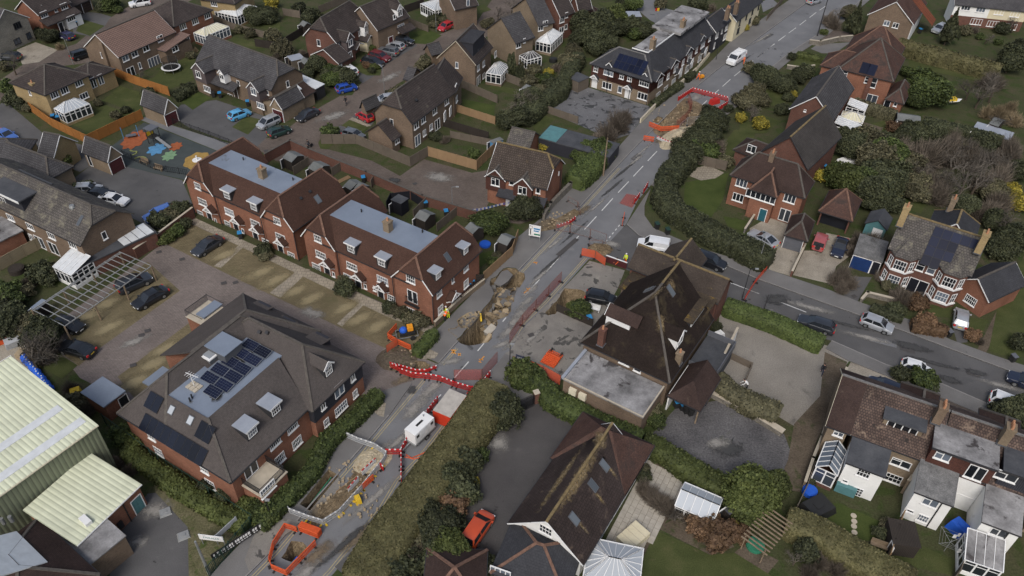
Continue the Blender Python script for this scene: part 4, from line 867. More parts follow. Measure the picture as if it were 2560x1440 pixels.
H.win(H.wl,'f',b0(1780,378),1.25,1.1,'g4');H.win(H.wl,'f',b0(1825,522),1.8,1.15,'g6');H.win(H.wl,'f',[b0(1806,628)],1.2,1.05,'g4');H.win(H.wl,'f',b0(1942,690),.5,.8,'c1');H.door(H.wl,'f',b0(1905,712));H.porch(H.wl,'f',b0(1862,600))
H.win(H.main,'f',[b0(2065,612),b0(2300,718)],1.8,1.15,'g6');H.win(H.main,'f',[b0(2050,720)],1.2,1.05,'g4');H.win(H.main,'f',[b0(2188,782)],.5,.8,'c1');H.door(H.main,'f',[b0(2145,815),b0(2318,890)]);H.porch(H.main,'f',[b0(2105,690),b0(2280,768)]);H.win(H.main,'f',b0(2392,880),1.3,1.0,'g4')
H.win(H.wr,'f',b1(190,690),1.25,1.1,'g4');H.win(H.wr,'f',b1(222,840),1.8,1.15,'g6');H.win(H.wr,'f',[b1(88,882),b1(318,1000)],1.3,1.0,'g4');H.door(H.wr,'f',b1(238,1010));H.porch(H.wr,'f',b1(200,900))
H.dormer(H.main,0,[b0(2042,462),b0(2283,566)],'f',1.6,1.5,2.0);H.skylight(H.wr,0,b1(555,497),.85,1.2);H.chimney(b0(2350,215),10.0,8.2,.9,.9,'tan_brick',1)
for q in[(400,488),(482,428)]:H.onroof(H.wr,0,b1(*q),.35,.35,'roof_vent','dark_paint',.2)
p=H.loc(b1(335,330),8.4);MB().tube((p.x,p.y,8.3),(p.x,p.y,8.9),.1,n=7).build('vent_pipe','black_metal',H.o)
p=H.loc(b0(2192,148),8.4);MB().tube((p.x,p.y,8.3),(p.x,p.y,8.9),.1,n=7).build('vent_pipe','black_metal',H.o)
for x in(6.2,15.0,H.L-.2):MB().tube((x,.15,0),(x,.15,5.2),.06,n=5).build('drainpipe','dark_paint',H.o)
# ================================================================ flats with the sunken solar roof
H=House('apartment_building','brick apartment building with grey hipped roof around a sunken flat roof of solar panels','apartments',(292,1033),(569,1203),depth=19.3,z=4.8)
z=4.8
NW=H.block(0,7.2,0,19.3,z,3.9,'gable','y','red_brick','flats_tiles',ends='hh',hipd=4.6,ridge='ridge_brown',walls=False)
NE=H.block(0,16.9,10.7,19.3,z,3.9,'gable','x','red_brick','flats_tiles',ends='hh',hipd=4.6,ridge='ridge_brown',over=.35)
SW=H.roofpoly([([(0,0,z),(16.2,0,z),(10.6,3.2,7.5),(4.4,3.2,7.5)],0),([(16.2,0,z),(16.2,11,z),(10.6,13,7.5),(10.6,3.2,7.5)],0),([(4.4,3.2,7.35),(10.6,3.2,7.35),(10.6,13.5,7.35),(4.4,13.5,7.35)],1)],['flats_tiles','felt_roof'])
MB().obox((16.2,0,z+.03),(10.6,3.2,7.53),.26,.13).build('ridge_tiles','ridge_brown',H.o)
m=MB();m.obox((-.02,-.02,z-.1),(16.2,-.02,z-.1),.14,.12);m.obox((16.22,0,z-.1),(16.22,10.6,z-.1),.14,.12);m.build('gutter','dark_paint',H.o)
bk=Block();bk.x0,bk.x1,bk.y0,bk.y1,bk.over,bk.eave=0,16.2,0,19.0,.4,z
m=MB();m.add([(.4,.4,0),(15.8,.4,0),(15.8,11,0),(.4,18.5,0),(.4,.4,z),(15.8,.4,z),(15.8,11,z),(.4,18.5,z)],[(0,1,5,4),(1,2,6,5),(3,0,4,7)]);m.build('wall','red_brick',H.o)
p0,n,rz=H.face(NE,'r');MB().box(16.5,16.62,11.02,18.97,2.5,4.9).build('cladding','dark_boarding',H.o);MB().box(15.9,16.55,10.98,11.06,2.5,4.85).build('cladding','dark_boarding',H.o)
H.win(bk,'f',[d0(1360,180),d0(1838,478)],1.1,1.1,'g4');H.win(bk,'f',[d0(1428,320),d0(1893,610)],1.3,1.2,'g4')
H.win(bk,'r',[d1(325,92),d1(168,235)],1.5,1.2,'g6');H.win(bk,'r',[d1(368,235),d1(215,382)],1.35,1.25,'g6');H.win(bk,'r',[d0(2255,470)],1.7,2.0,'fr',sill=False)
NE2=Block();NE2.__dict__.update(NE.__dict__);NE2.over=.26
H.win(NE2,'r',[c1(603,1130),c1(870,875)],.7,1.1,'c2');H.win(NE2,'r',[c1(748,985)],1.5,1.9,'fr',sill=False);H.win(NE,'r',[c1(892,1022),c1(633,1280)],.8,1.1,'g4');H.win(NE,'r',[c1(765,1150)],2.0,1.2,'g6')
H.dormer(SW,1,[c1(178,1168),d0(2270,145)],'r',1.45,1.45,1.7,'g4',1.15,1.05);H.dormer(NE,3,[c1(655,815)],'r',1.3,1.4,2.6,'g4',1.0,1.1,kind='gable',tile='flats_tiles',rise=.8)
pb=H.loc(d0(2400,560),1.5);yb=H.loc(d0(2255,470),3.2).y
m=MB();m.box(15.7,18.4,yb-1.6,yb+1.8,0,2.5);m.build('bay_wall','red_brick',H.o);MB().box(15.7,18.5,yb-1.7,yb+1.9,2.5,2.62).build('balcony_floor','stone_trim',H.o)
m=MB()
for q0,q1 in(((15.8,yb-1.5),(18.3,yb-1.5)),((18.3,yb-1.5),(18.3,yb+1.7)),((18.3,yb+1.7),(15.8,yb+1.7))):
 for zz in(2.75,3.6):m.obox((*q0,zz),(*q1,zz),.05,.05)
 N=int((Vector(q1)-Vector(q0)).length/.14)
 for k in range(N+1):q=Vector(q0).lerp(Vector(q1),k/N);m.box(q.x-.02,q.x+.02,q.y-.02,q.y+.02,2.65,3.6)
m.build('balcony_rail','black_metal',H.o);Bk=Block();Bk.x0,Bk.x1,Bk.y0,Bk.y1,Bk.over=0,18.4,0,10,0;H.win(Bk,'r',d0(2410,655),1.9,1.15,'g6')
for(px_,nx,ny)in((d0(1560,210),9,1),(c0(1390,1100),2,1),(c0(1850,1370),2,1)):H.solar(SW if px_!=c0(1390,1100)else SW,0,px_,nx,ny,.98,1.7)
H.skylight(SW,0,[c0(1545,1170),c0(1715,1262)],.75,.95,'white_glass')
for q,w_,h_ in((c0(2180,700),3,5),(c0(2350,560),3,2),(c0(1950,1050),2,2)):H.onroof(SW,2,q,w_,h_,'dark_patch','road_stain',.005)  # dark fading patches on the flat roof around the solar panels
for row in(((2258,585),(2362,643)),((2170,655),(2275,715)),((2075,735),(2180,795)),((1980,805),(2100,868)),((1890,880),(2015,945)),((1918,1003),)):
 for q in row:
  p=H.hit(Vector((0,0,7.6)),Vector((0,0,1)),c0(*q));M=Matrix.Translation(p)@Matrix.Rotation(R(12),4,'X')@Matrix.Rotation(0,4,'Z')
  o=MB().box(-.95,.95,-.58,.58,-.02,.02).box(-.7,.7,.35,.45,-.35,-.02).box(-.7,.7,-.45,-.35,-.12,-.02).build('solar_panel','grey_metal',H.o,mw=M);g=MB()
  for i in range(6):
   for j in range(4):g.box(-.92+i*.308,-.92+i*.308+.295,-.55+j*.276,-.55+j*.276+.264,.021,.028)
  g.build('cell','blue_solar_cell',o)
p=H.loc(c0(2005,575),8.6);MB().box(p.x-1.5,p.x+1.5,p.y-1.2,p.y+1.2,7.3,8.6).build('lift_housing','lead',H.o);MB().box(p.x-1.6,p.x+1.6,p.y-1.3,p.y+1.3,8.6,8.7).build('housing_roof','felt_roof',H.o)
p=H.loc(c0(1887,665),8.0);MB().box(p.x-.8,p.x+.8,p.y-.75,p.y+.75,7.3,7.95).build('rooflight_base','lead',H.o);o=MB().box(p.x-.85,p.x+.85,p.y-.8,p.y+.8,7.95,8.1).build('rooflight','white_paint',H.o);MB().box(p.x-.62,p.x+.62,p.y-.57,p.y+.57,8.1,8.14).build('pane','white_glass',o)
p=H.loc(c0(1750,960),7.4);m=MB();m.tube((p.x,p.y,7.4),(p.x,p.y,9.2),.04);m.tube((p.x-.7,p.y,9.1),(p.x+.9,p.y+.2,9.1),.03);
for k in range(5):m.tube((p.x-.5+.3*k,p.y-.35,9.1),(p.x-.5+.3*k,p.y+.4,9.1),.02,n=4)
m.build('aerial','white_paint',H.o);m=MB()
for dx in(-.5,0,.5):
 for dy in(-.3,.25):m.box(p.x+dx-.22,p.x+dx+.22,p.y+dy-.25,p.y+dy+.25,7.37,7.5)
m.build('ballast_slab','stone_trim',H.o)
for q in((1730,1060),(1712,1090)):p=H.loc(c0(*q),7.4);MB().tube((p.x,p.y,7.3),(p.x,p.y,7.9),.09,n=7).build('vent_pipe','black_metal',H.o)
for q in((40,470),(108,475),(-240,390)):H.onroof(NE,0,c1(*q),.4,.35,'roof_vent','dark_paint',.3)
for qx,f_ in((c1(240,400),0),(c1(540,545),0),(c1(20,260),0)):
 p=H.loc(qx,6.0);MB().box(p.x-.9,p.x+.9,p.y-1.0,p.y+1.2,4.0,6.0).build('dormer','dark_boarding',H.o);m=MB();m.slab([(p.x-1.2,p.y-1.3,6.5),(p.x+1.2,p.y-1.3,6.5),(p.x+1.2,p.y+1.3,5.9),(p.x-1.2,p.y+1.3,5.9)],.1);m.build('dormer_roof','flats_tiles',H.o)
for q0,q1 in((c0(1800,320),c0(1960,190)),(c0(1310,930),c0(1500,790))):
 a,b=H.loc(q0,3.0),H.loc(q1,3.0);MB().box(min(a.x,b.x)-.6,max(a.x,b.x)+.6,min(a.y,b.y),max(a.y,b.y),2.7,2.9).build('porch_roof','felt_roof',H.o)
p=Vector((-6.7,16.5,0));NB=H.block(-2.9,9.5,8.0,20.4,z,3.85,'gable','y','red_brick','flats_tiles',ends='gh',hipd=4.6,walls=False,barge=None);MB().box(-2.5,.4,8.3,20,0,4.9).build('rear_wall','red_brick',H.o);MB().box(p.x-1.0,p.x+2.2,p.y-1.2,p.y+2.2,0,2.5).build('bay_wall','red_brick',H.o);MB().box(p.x-1.1,p.x+2.2,p.y-1.3,p.y+2.3,2.5,2.6).build('balcony_floor','stone_trim',H.o)
m=MB()
for k in range(25):m.box(p.x-1.03,p.x-.99,p.y-1.2+k*.14,p.y-1.17+k*.14,2.6,3.6)
m.obox((p.x-1.01,p.y-1.2,3.6),(p.x-1.01,p.y+2.2,3.6),.05,.05);m.obox((p.x-1.01,p.y+2.2,3.6),(p.x+2,p.y+2.2,3.6),.05,.05);m.obox((p.x-1.01,p.y-1.2,3.6),(p.x+2,p.y-1.2,3.6),.05,.05);m.build('balcony_rail','black_metal',H.o)
FLATS=H
H=House('bin_store','square brick bin store with grey flat roof behind the apartment building','bin store',c0(720,1010),c0(930,1145),c0(920,865),2.7)
b=H.block(eave=2.7,roof='flat',wall='red_brick',flat='felt_roof',over=.25);H.door(b,'r',c0(1110,1080),1.0,2.0,'black_door')
# ================================================================ warehouse with pale green profiled roof
H=House('warehouse','large warehouse clad in pale green corrugated sheet at the frame edge','warehouse',(0,1238),(245,1062),(0,934),7.0)
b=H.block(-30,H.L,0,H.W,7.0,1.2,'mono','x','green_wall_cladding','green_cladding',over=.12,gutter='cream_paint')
for q in(d0(60,250),d0(270,370)):H.onroof(b,0,q,11.0,.9,'rooflight_strip','polycarb',.05)
m=MB();m.obox((-30,H.W+.05,8.25),(H.L+.05,H.W+.05,8.25),.05,.05);m.obox((-30,H.W+.05,7.7),(H.L,H.W+.05,7.7),.05,.05)
for k in range(40):m.box(H.L-k*1.2-.03,H.L-k*1.2+.03,H.W+.02,H.W+.08,7.2,8.25)
m.build('edge_rail','white_paint',H.o)
H=House('warehouse_annex','low brick annex under pale green profiled roof with teal door','annex',d0(690,1168),d0(1272,612),d0(255,880),3.3)
b=H.block(0,H.L,0,H.W,3.3,.9,'mono','x','red_brick','green_cladding',over=.2,gutter='white_paint')
p0,n,rz=H.face(b,'f');H.door(b,'f',d0(1238,785),1.1,2.05,'teal_steel');p=H.hit(p0,n,d0(1075,970));MB().box(p.x-.25,p.x+.25,-.05,b.over,.4,1.3).build('meter_box','black_metal',H.o)
q=H.loc(d0(1110,850),1.5);MB().tube((q.x,.1,0),(q.x,.1,3.2),.06,n=6).build('drainpipe','black_metal',H.o)
H=House('brick_workshop','low brown tiled brick building joined to the green warehouse annex','workshop',d0(900,1425),d0(540,1085),ridge=d0(100,1290),z=3.6,pitch=35)
b=H.block(0,H.L+3.5,0,H.W,3.6,H.W/2*.7,'gable','x','brown_brick','dark_clay_tiles',ends='hh',barge=None)
p=H.loc(d0(780,1200),2.9)
MB().box(p.x-1.6,p.x+3.4,-3.6,.2,0,2.9).build('flat_wing','brown_brick',H.o);MB().box(p.x-1.7,p.x+3.5,-3.7,.2,2.9,3.05).build('flat_roof','old_felt',H.o);MB().box(p.x+1.6,p.x+2.8,-2.6,-2.0,3.05,3.8).build('condenser','white_paint',H.o)
for q in((15,935),(90,915)):v=H.loc(d0(*q),4.8);MB().tube((v.x,v.y,4.2),(v.x,v.y,5.0),.18,n=8).build('roof_cowl','grey_metal',H.o)
v=H.loc(d0(80,1230),5.0);H.onroof(b,0,d0(70,1240),5.0,4.0,'rooflight_sheet','polycarb',.1)
# ================================================================ bottom centre: white gabled bungalow, garage, conservatory
H=House('white_gable_house','long white rendered house with lichen streaked brown roof and three rooflights','house',d2(-42,965),d2(640,1345),depth=18.0,z=2.9)
wl=H.loc(d2(295,950),6.4)
rz_=6.55;rise=rz_-2.9
Lr=H.loc(d2(790,120),6.55).y
b=H.block(0,H.L,0,Lr+1.5,2.9,rise,'gable','y','white_render','bungalow_tiles' if 'bungalow_tiles' in MATS else 'dark_clay_tiles',ends='gg',ridge='ridge_lichen',over=.4)
k=H.loc(d2(1285,265),2.9);k2=H.loc(d2(610,0),2.9)
b2_=H.block(min(-.0,k2.x),k.x,Lr-3.2,max(k.y,k2.y),2.9,rise,'gable','x','white_render','clay_tiles',ends='hh',ridge=None,over=.4)
H.skylight(b,0,[d2(830,445),d2(728,625),d2(558,925)],.8,1.3)
for q,pl,w_,h_ in((d2(600,560),0,16,2.4),(d2(440,560),1,16,1.8),(d2(800,210),0,4,3.2),(d2(900,500),0,.8,3.4),(d2(790,740),0,.8,3.4),(d2(640,1000),0,.8,3.0)):H.onroof(b,pl,q,w_,h_,'lichen','lichen_stain',.006)
H.win(b,'f',d2(305,1025),1.35,1.15,'g4')
for q in(d2(960,820),d2(920,905),d2(845,1050),d2(1060,690),d2(1200,450)):
 p0,n,rz=H.face(b,'r');p=H.hit(p0,n,q);p.z=1.6;fm,gm,sm=win_mesh('c2',1.3,1.2);o=link('window',fm,H.o,p+n*.01,rz);link('pane',gm,o);link('sill',sm,o)
H.conservatory(d2(640,1450),d2(1145,1560),d2(800,1115),2.3,.8,'hip','white_glass','white_render')
H=House('hipped_garage','grey slate garage in front of the white gable wall','garage',(1225,1432),(1415,1500),depth=7.0,z=2.4)
b=H.block(0,H.L,0,6.5,2.4,1.9,'gable','x','white_render','slate',ends='hh',ridge='ridge_clay');H.win(b,'f',d1(2200,1400),2.0,.9,'c4')
H=House('small_outbuilding','small brown hipped outbuilding among bushes at the bottom edge','outbuilding',d1(1480,1750),d1(2060,1765),depth=6.0,z=2.3)
H.block(0,H.L,0,6,2.3,2.0,'gable','x','dark_red_brick','dark_clay_tiles',ends='hh',ridge='ridge_clay')
a,bb,c=G(d2(1478,800),1.7),G(d2(1810,945),1.7),G(d2(1565,603),1.7)
d=(bb-a);L_=d.length;ang=math.atan2(d.y,d.x)
o=glazed('greenhouse',None,Matrix.Translation((a.x,a.y,0))@Matrix.Rotation(ang,4,'Z'),L_,(c-a).dot(Vector((-math.sin(ang),math.cos(ang),0))),1.6,.8,'gablex','white_glass','white_paint','white_paint',bh=.1,label='white framed greenhouse with milky panes behind the patio',cat='greenhouse')
# ================================================================ the pub-like steep roofed building and its annexes
H=House('steep_roofed_shop','old building with steep dark tiled pyramid roof beside the smaller sinkhole','shop',c2(450,885),c2(1180,1242),c2(640,640),3.3)
an=H.block(0,H.L,0,5.4,3.3,0,'flat','x','brown_brick','pub_tiles',flat='old_felt',over=.15)
m=MB();m.box(-.1,.25,0,5.3,3.3,3.6);m.build('parapet','lead_roof',H.o);m=MB();m.box(.25,H.L,0,.15,3.3,3.42);m.box(H.L-.15,H.L,.15,5.4,3.3,3.42);m.build('roof_edge','stone_trim',H.o)
mn=H.block(-.8,10.6,5.3,18.0,4.3,6.0,'gable','y','brown_brick','pub_tiles',ends='hg',hipd=6.2,ridge='ridge_brown',over=.35,barge=None)
up=H.block(-2.2,10.2,20.0,25.0,5.0,2.2,'gable','x','dark_red_brick','pub_brown',ends='gg',ridge='ridge_lichen',barge=None);cr=H.block(.4,5.6,22,27.6,5.0,2.2,'gable','y','dark_red_brick','pub_brown',ends='gg',ridge='ridge_lichen',barge=None)
lk=H.block(-1.6,5.0,16.5,20.6,4.4,0,'flat','x','brown_brick','pub_tiles',flat='mossy_tiles');MB().box(5,9.8,16.0,20.6,0,5.2).build('link_wall','dark_red_brick',H.o);MB().box(4.9,9.9,15.9,20.6,5.2,5.35).build('link_roof','mossy_tiles',H.o)
yl=H.block(3.1,6.7,13.5,18.4,6.6,3.75,'gable','y','brown_brick','mossy_tiles',ends='gg',ridge='ridge_lichen',walls=False,barge=None)
H.win(mn,'f',[c2(1012,735)],1.3,.8,'c2');H.win(mn,'f',[c2(1130,797)],.9,.95,'c1');H.win(mn,'f',[c2(1325,865)],.7,.6,'c1')
H.skylight(mn,0,[c2(1428,95)],.8,1.5);H.skylight(mn,1,[c2(1245,85),b2(1230,1310)],.7,1.4)
# long flat dormer on the road-side slope and smaller ones
MB().box(6.8,9.2,13.3,17.6,4.6,6.5).build('dormer','dark_paint',H.o);MB().box(6.6,9.5,13.1,17.8,6.5,6.65).build('dormer_roof','mossy_tiles',H.o);MB().box(9.2,9.3,13.5,17.4,5.5,6.3).build('dormer_window','white_paint',H.o)
H.dormer(mn,0,[c2(1515,545)],'r',1.9,1.5,3.0,'c2',1.4,1.1,kind='gable',wall='white_paint',tile='pub_tiles',rise=1.0);H.dormer(mn,1,[c2(880,310)],'l',1.9,1.5,3.0,'c2',1.4,1.1,kind='gable',wall='white_paint',tile='dark_clay_tiles',rise=1.0)
lean=H.block(10.7,14.7,5.0,10.9,2.6,1.9,'gable','y','brown_brick','dark_clay_tiles',ends='hg',walls=False,ridge=None,barge='dark_paint')
MB().box(10.75,10.9,5.3,10.6,0,2.7).build('lean_wall','white_render',H.o);MB().box(10.9,14.4,8.6,10.6,0,2.6).build('lean_wall','brown_brick',H.o);m=MB();m.box(14.3,14.45,5.3,5.45,0,2.5);m.build('post','timber',H.o)
MB().box(10.9,14.4,8.4,8.6,0,2.5).build('dark_wall','dark_paint',H.o)
for q in((545,1000),(635,1040)):
 p=H.loc(c2(*q),2.2);MB().box(p.x-.45,p.x+.45,-.35+.15,.15,1.6,2.5).build('air_conditioner','cream_paint',H.o)
dk=H.loc(c2(1760,660),2.5)
o=MB().box(10.6,14.0,11.2,16.8,2.3,2.5).box(10.6,10.75,11.2,16.8,0,2.3).box(13.85,14.0,11.2,16.8,0,2.3).box(10.75,13.85,11.2,11.35,0,2.3).build('roof_terrace','dark_felt',H.o)
m=MB();m.box(14.0,14.1,11.2,16.9,2.2,3.3);m.box(10.6,14.0,16.8,16.9,2.2,3.3);m.box(10.6,14.0,11.1,11.2,2.2,3.0);m.build('terrace_screen','grey_door',H.o)
for q,pl,w_,h_ in((c2(1430,60),0,4,3),(c2(1300,120),1,5,3),(c2(1350,400),0,4,4)):H.onroof(mn,pl,q,w_,h_,'lichen','lichen_stain',.006)
H.chimney(c2(820,440),7.5,5.0,.7,.7,'dark_red_brick',1);H.chimney(c2(1515,650),6.2,4.4,.7,.7,'tan_brick',1)
PUB=H
# ================================================================ HOUSES, front to back
def std(name,label,A,B,z,ridge=None,C=None,pitch=38,roof='gable',axis='x',wall='brown_brick',tile='brown_tiles',ends='gg',rise=None,cat='house',**kw):
 H=House(name,label,cat,A,B,C,z,ridge,pitch);w=H.W if axis=='x' else H.L
 H.b=H.block(eave=z,rise=rise or w/2*math.tan(R(pitch)),roof=roof,axis=axis,wall=wall,tile=tile,ends=ends,**kw);return H
# long brick house, left
H=std('brick_house','long brown brick house with moss specked grey tiles and white conservatory, left edge',b0(-60,545),b0(722,918),5.0,ridge=b0(815,545),pitch=38,tile='mottled_tiles',ends='gj',hk=.5,ridge_='x')if False else None
H=House('brick_house','long brown brick house with moss specked grey tiles and steel roof vent, left edge','house',b0(-80,535),b0(722,918),None,5.0,b0(815,545),38)
b=H.block(-8,H.L,0,H.W,5.0,H.W/2*.78,'gable','x','brown_brick','mottled_tiles',ends='gj',hk=.55,barge=None)
H.win(b,'f',[b0(95,660),b0(272,742),b0(462,825),b0(655,910)],1.5,1.0,'c3');H.win(b,'f',[b0(282,838)],.9,1.1,'c2');H.win(b,'f',[b0(362,885),b0(485,940)],1.9,2.0,'fr',sill=False);H.win(b,'r',b0(938,822),.7,1.2,'c1')
p=H.loc(b0(660,590),7.2);MB().tube((p.x,p.y,6.3),(p.x,p.y,7.6),.3,n=10).tube((p.x,p.y,7.6),(p.x,p.y,7.9),.42,.3,10).build('roof_vent','grey_metal',H.o);H.skylight(b,0,b0(722,690),.55,1.5)
p=H.loc(b0(130,390),7.4);MB().box(p.x-3.2,p.x+3.4,p.y-1.6,p.y+3.2,5.2,7.3).build('dormer','dark_boarding',H.o);MB().box(p.x-3.4,p.x+3.7,p.y-2.0,p.y+3.2,7.3,7.5).build('dormer_roof','dark_felt',H.o);MB().box(p.x-3.4,p.x+3.7,p.y-2.06,p.y-2.0,7.15,7.5).build('fascia','white_paint',H.o)
D=Block();D.x0,D.x1,D.y0,D.y1,D.over=0,0,p.y-1.6,p.y+3,0;H.win(D,'f',[b0(15,505)],1.8,1.1,'c3')
H.conservatory(b0(485,1105),b0(640,1180),b0(590,945),2.4,.9,'lean','polycarb','white_paint')
H=House('garage_lean_to','low black roofed lean-to with ribbed white plastic sheets beside the long brick house','lean-to',b0(660,1135),b0(1410,790),b0(1225,735),2.5)
b=H.block(0,H.L,0,min(H.W,4.5),2.5,0,'flat','x','dark_red_brick',flat='dark_felt',over=.1)
for k in range(4):
 MB().box(H.L-4.6+k*1.1,H.L-3.6+k*1.1,.2,min(H.W,4.5)-.2,2.5,2.56).build('roof_sheet','polycarb',H.o)
H=House('low_extension','flat roofed brown extension with white fascia at the left edge','extension',b0(-60,905),b0(210,775),b0(-60,680),2.8);H.block(eave=2.8,roof='flat',wall='red_brick',flat='old_felt',over=.15)
H=House('tiled_garage','brick garage with maroon door below the playground','garage',b0(735,75),b0(968,165),b0(1110,92),2.5)
b=H.block(eave=2.5,rise=2.0,roof='gable',axis='y',wall='tan_brick',tile='grey_tiles',over=.2)if False else H.block(eave=2.5,rise=2.2,roof='gable',axis='x',wall='tan_brick',tile='grey_tiles',over=.2)
H.door(b,'r',b0(1050,190),2.4,2.1,'maroon_door','garage');H.win(b,'f',b0(810,150),.8,2.0,'c1',sill=False)
H=House('tiled_garage','brick garage with maroon door at the end of the orange fence','garage',a0(1262,942),a0(1478,1030),a0(1590,965),2.5)
b=H.block(eave=2.5,rise=2.3,roof='gable',axis='x',wall='tan_brick',tile='grey_tiles',over=.2);H.door(b,'r',a0(1540,1050),2.4,2.1,'maroon_door','garage')
H=House('yellow_brick_house','yellow brick end house with dark tiled roof left of the playground','house',a0(330,1395),a0(480,1425),a0(800,1290),3.2);H.block(0,H.L,0,H.W,3.2,2.6,'gable','x','yellow_brick','grey_tiles',ends='gg')
H=House('low_house','small grey tiled brick house between the parked cars and left edge','house',b0(350,225),b0(520,290),b0(600,255),3.0);H.block(-7,H.L,-1.5,H.W+1.5,3.2,2.2,'gable','x','tan_brick','grey_tiles',ends='gh',barge=None)
H=House('low_house','yellow brick corner of a dark tiled house cut off at the left edge','house',a0(-60,1440),a0(215,1430),depth=6,z=3.0);H.block(-5,H.L,0,6,3.0,2.0,'gable','x','yellow_brick','grey_tiles',ends='gh')
# yellow house, upper left
H=std('yellow_brick_house','yellow brick house with hipped brown roof and white conservatory inside the orange fence',a0(78,742),a0(402,858),4.6,C=a0(800,668),pitch=36,axis='y',wall='yellow_brick',ends='hh',rise=2.7)
b=H.b;H.win(b,'r',[a0(488,852),a0(580,812),a0(708,745)],1.5,1.2,'c3');H.win(b,'r',a0(755,862),1.7,1.1,'c3');H.win(b,'f',a0(270,835),.6,.9,'c1')
H.chimney(a0(285,745),5.4,0,.9,.7,'yellow_brick',1);e=H.block(H.L-6.5,H.L-.5,H.W-.5,H.W+5.5,3.4,1.6,'gable','y','yellow_brick','brown_tiles',ends='hh');H.win(e,'r',[a0(840,745),a0(905,715)],1.1,1.9,'fr',sill=False)
H.conservatory(a0(575,1025),a0(805,935),a0(460,985),2.3,1.2,'hip','white_glass','yellow_brick')
# brown house with mauve roof
H=std('brown_brick_house','brown brick house with striped mauve tiled roof behind the trampoline lawn',a0(752,418),a0(1065,518),4.5,C=a0(1545,275),axis='y',tile='mauve_tiles',ends='gg',rise=3.4,over=.2)
b=H.b;H.win(b,'r',[a0(1128,520),a0(1210,483),a0(1312,432),a0(1440,345)],1.4,1.2,'c2');H.win(b,'r',[a0(1180,650)],1.7,2.0,'fr',sill=False);H.win(b,'r',[a0(1415,545)],4.2,2.1,'c6',sill=False);H.win(b,'r',a0(1258,590),.6,1.2,'c1');H.win(b,'f',a0(920,497),.7,1.1,'c1')
p=H.loc(a0(910,355),7.0);MB().box(p.x-.5,p.x+.5,-.25,.3,0,6.6).build('chimney','brown_brick',H.o)
e=H.block(H.L-.6,H.L+2.2,H.W*.62,H.W+1.5,2.9,1.0,'mono','x','brown_brick','mauve_tiles',walls=False);MB().box(H.L-.5,H.L+2.0,H.W*.63,H.W+1.3,0,2.9).build('extension_wall','brown_brick',H.o)
b3_=Block();b3_.x0,b3_.x1,b3_.y0,b3_.y1,b3_.over=0,H.L+2.0,0,10,0;H.win(b3_,'r',a0(1575,437),1.5,1.1,'c2')
H=std('red_brick_house','red brick house with dark hipped roof and yellow roofed conservatory',a0(1245,148),a0(1565,242),4.6,C=a0(1938,92),axis='y',wall='red_brick',ends='hh',rise=2.9)
b=H.b;H.win(b,'r',[a0(1645,238),a0(1755,190),a0(1865,140)],1.6,1.2,'c3');H.win(b,'r',a0(1675,345),1.6,1.2,'c3');H.conservatory(a0(1845,330),a0(2060,240),a0(1730,300),2.3,1.0,'hip','cream_polycarb','red_brick')
H=House('pale_brick_house','pale brick house top edge with white conservatory beside yellow blossom tree','house',a0(1780,-10),a0(2000,20),depth=8,z=4.6);H.block(0,H.L+3,0,8,4.6,2.6,'gable','x','yellow_brick','brown_tiles',ends='hh');b=H.blocks[0];H.win(b,'f',[a0(1925,30)],1.5,1.2,'c3')
H.win(b,'f',[a0(1960,125)],1.4,1.1,'c2');H.conservatory(a0(2135,150),a0(2310,60),a0(2010,85),2.4,1.2,'hip','polycarb','yellow_brick')
H=std('red_brick_house','red brick house with small white framed gablet and porch roof, top left',a0(345,140),a0(640,22),4.4,ridge=a0(300,-40),pitch=36,wall='red_brick',ends='gg');b=H.b
H.win(b,'f',[a0(395,128),a0(575,55)],1.6,1.2,'c3');H.win(b,'f',[a0(500,88)],.7,.9,'c1');g=H.gablet(b,'f',a0(350,105),a0(430,80),4.4,1.1,2.5,wall='red_brick',walls=False)
e=H.block(0,H.L+.5,-1.6,.4,2.5,.9,'mono','x','red_brick','brown_tiles',walls=False);MB().box(H.L-3.5,H.L+.3,-1.4,.3,0,2.45).build('porch_wall','white_paint',H.o);b4=Block();b4.x0,b4.x1,b4.y0,b4.y1,b4.over=0,1,-1.4,1,0;H.win(b4,'f',a0(640,165),2.0,1.1,'c4');H.door(b4,'f',a0(545,225),.95,2.05,'black_door')
H=House('stone_house','flint walled gabled house in the top left corner','house',a0(-40,290),a0(268,155),depth=9,z=4.6);b=H.block(-1,H.L,0,9,4.6,3.3,'gable','y','flint','grey_tiles',ends='gg');H.win(b,'f',[a0(155,228)],1.7,1.2,'darkc3');H.win(b,'f',[a0(258,320)],1.1,1.2,'darkc2');H.win(b,'f',a0(155,370),1.5,1.1,'darkc2')
H=House('double_garage','cream brick double garage with two brown doors at the top edge','garage',a0(650,60),a0(835,-15),depth=6,z=2.4);b=H.block(eave=2.4,rise=1.8,roof='gable',axis='x',wall='yellow_brick',tile='brown_tiles',ends='gg');H.door(b,'f',[a0(692,68),a0(775,40)],2.3,2.1,'brown_door','garage')
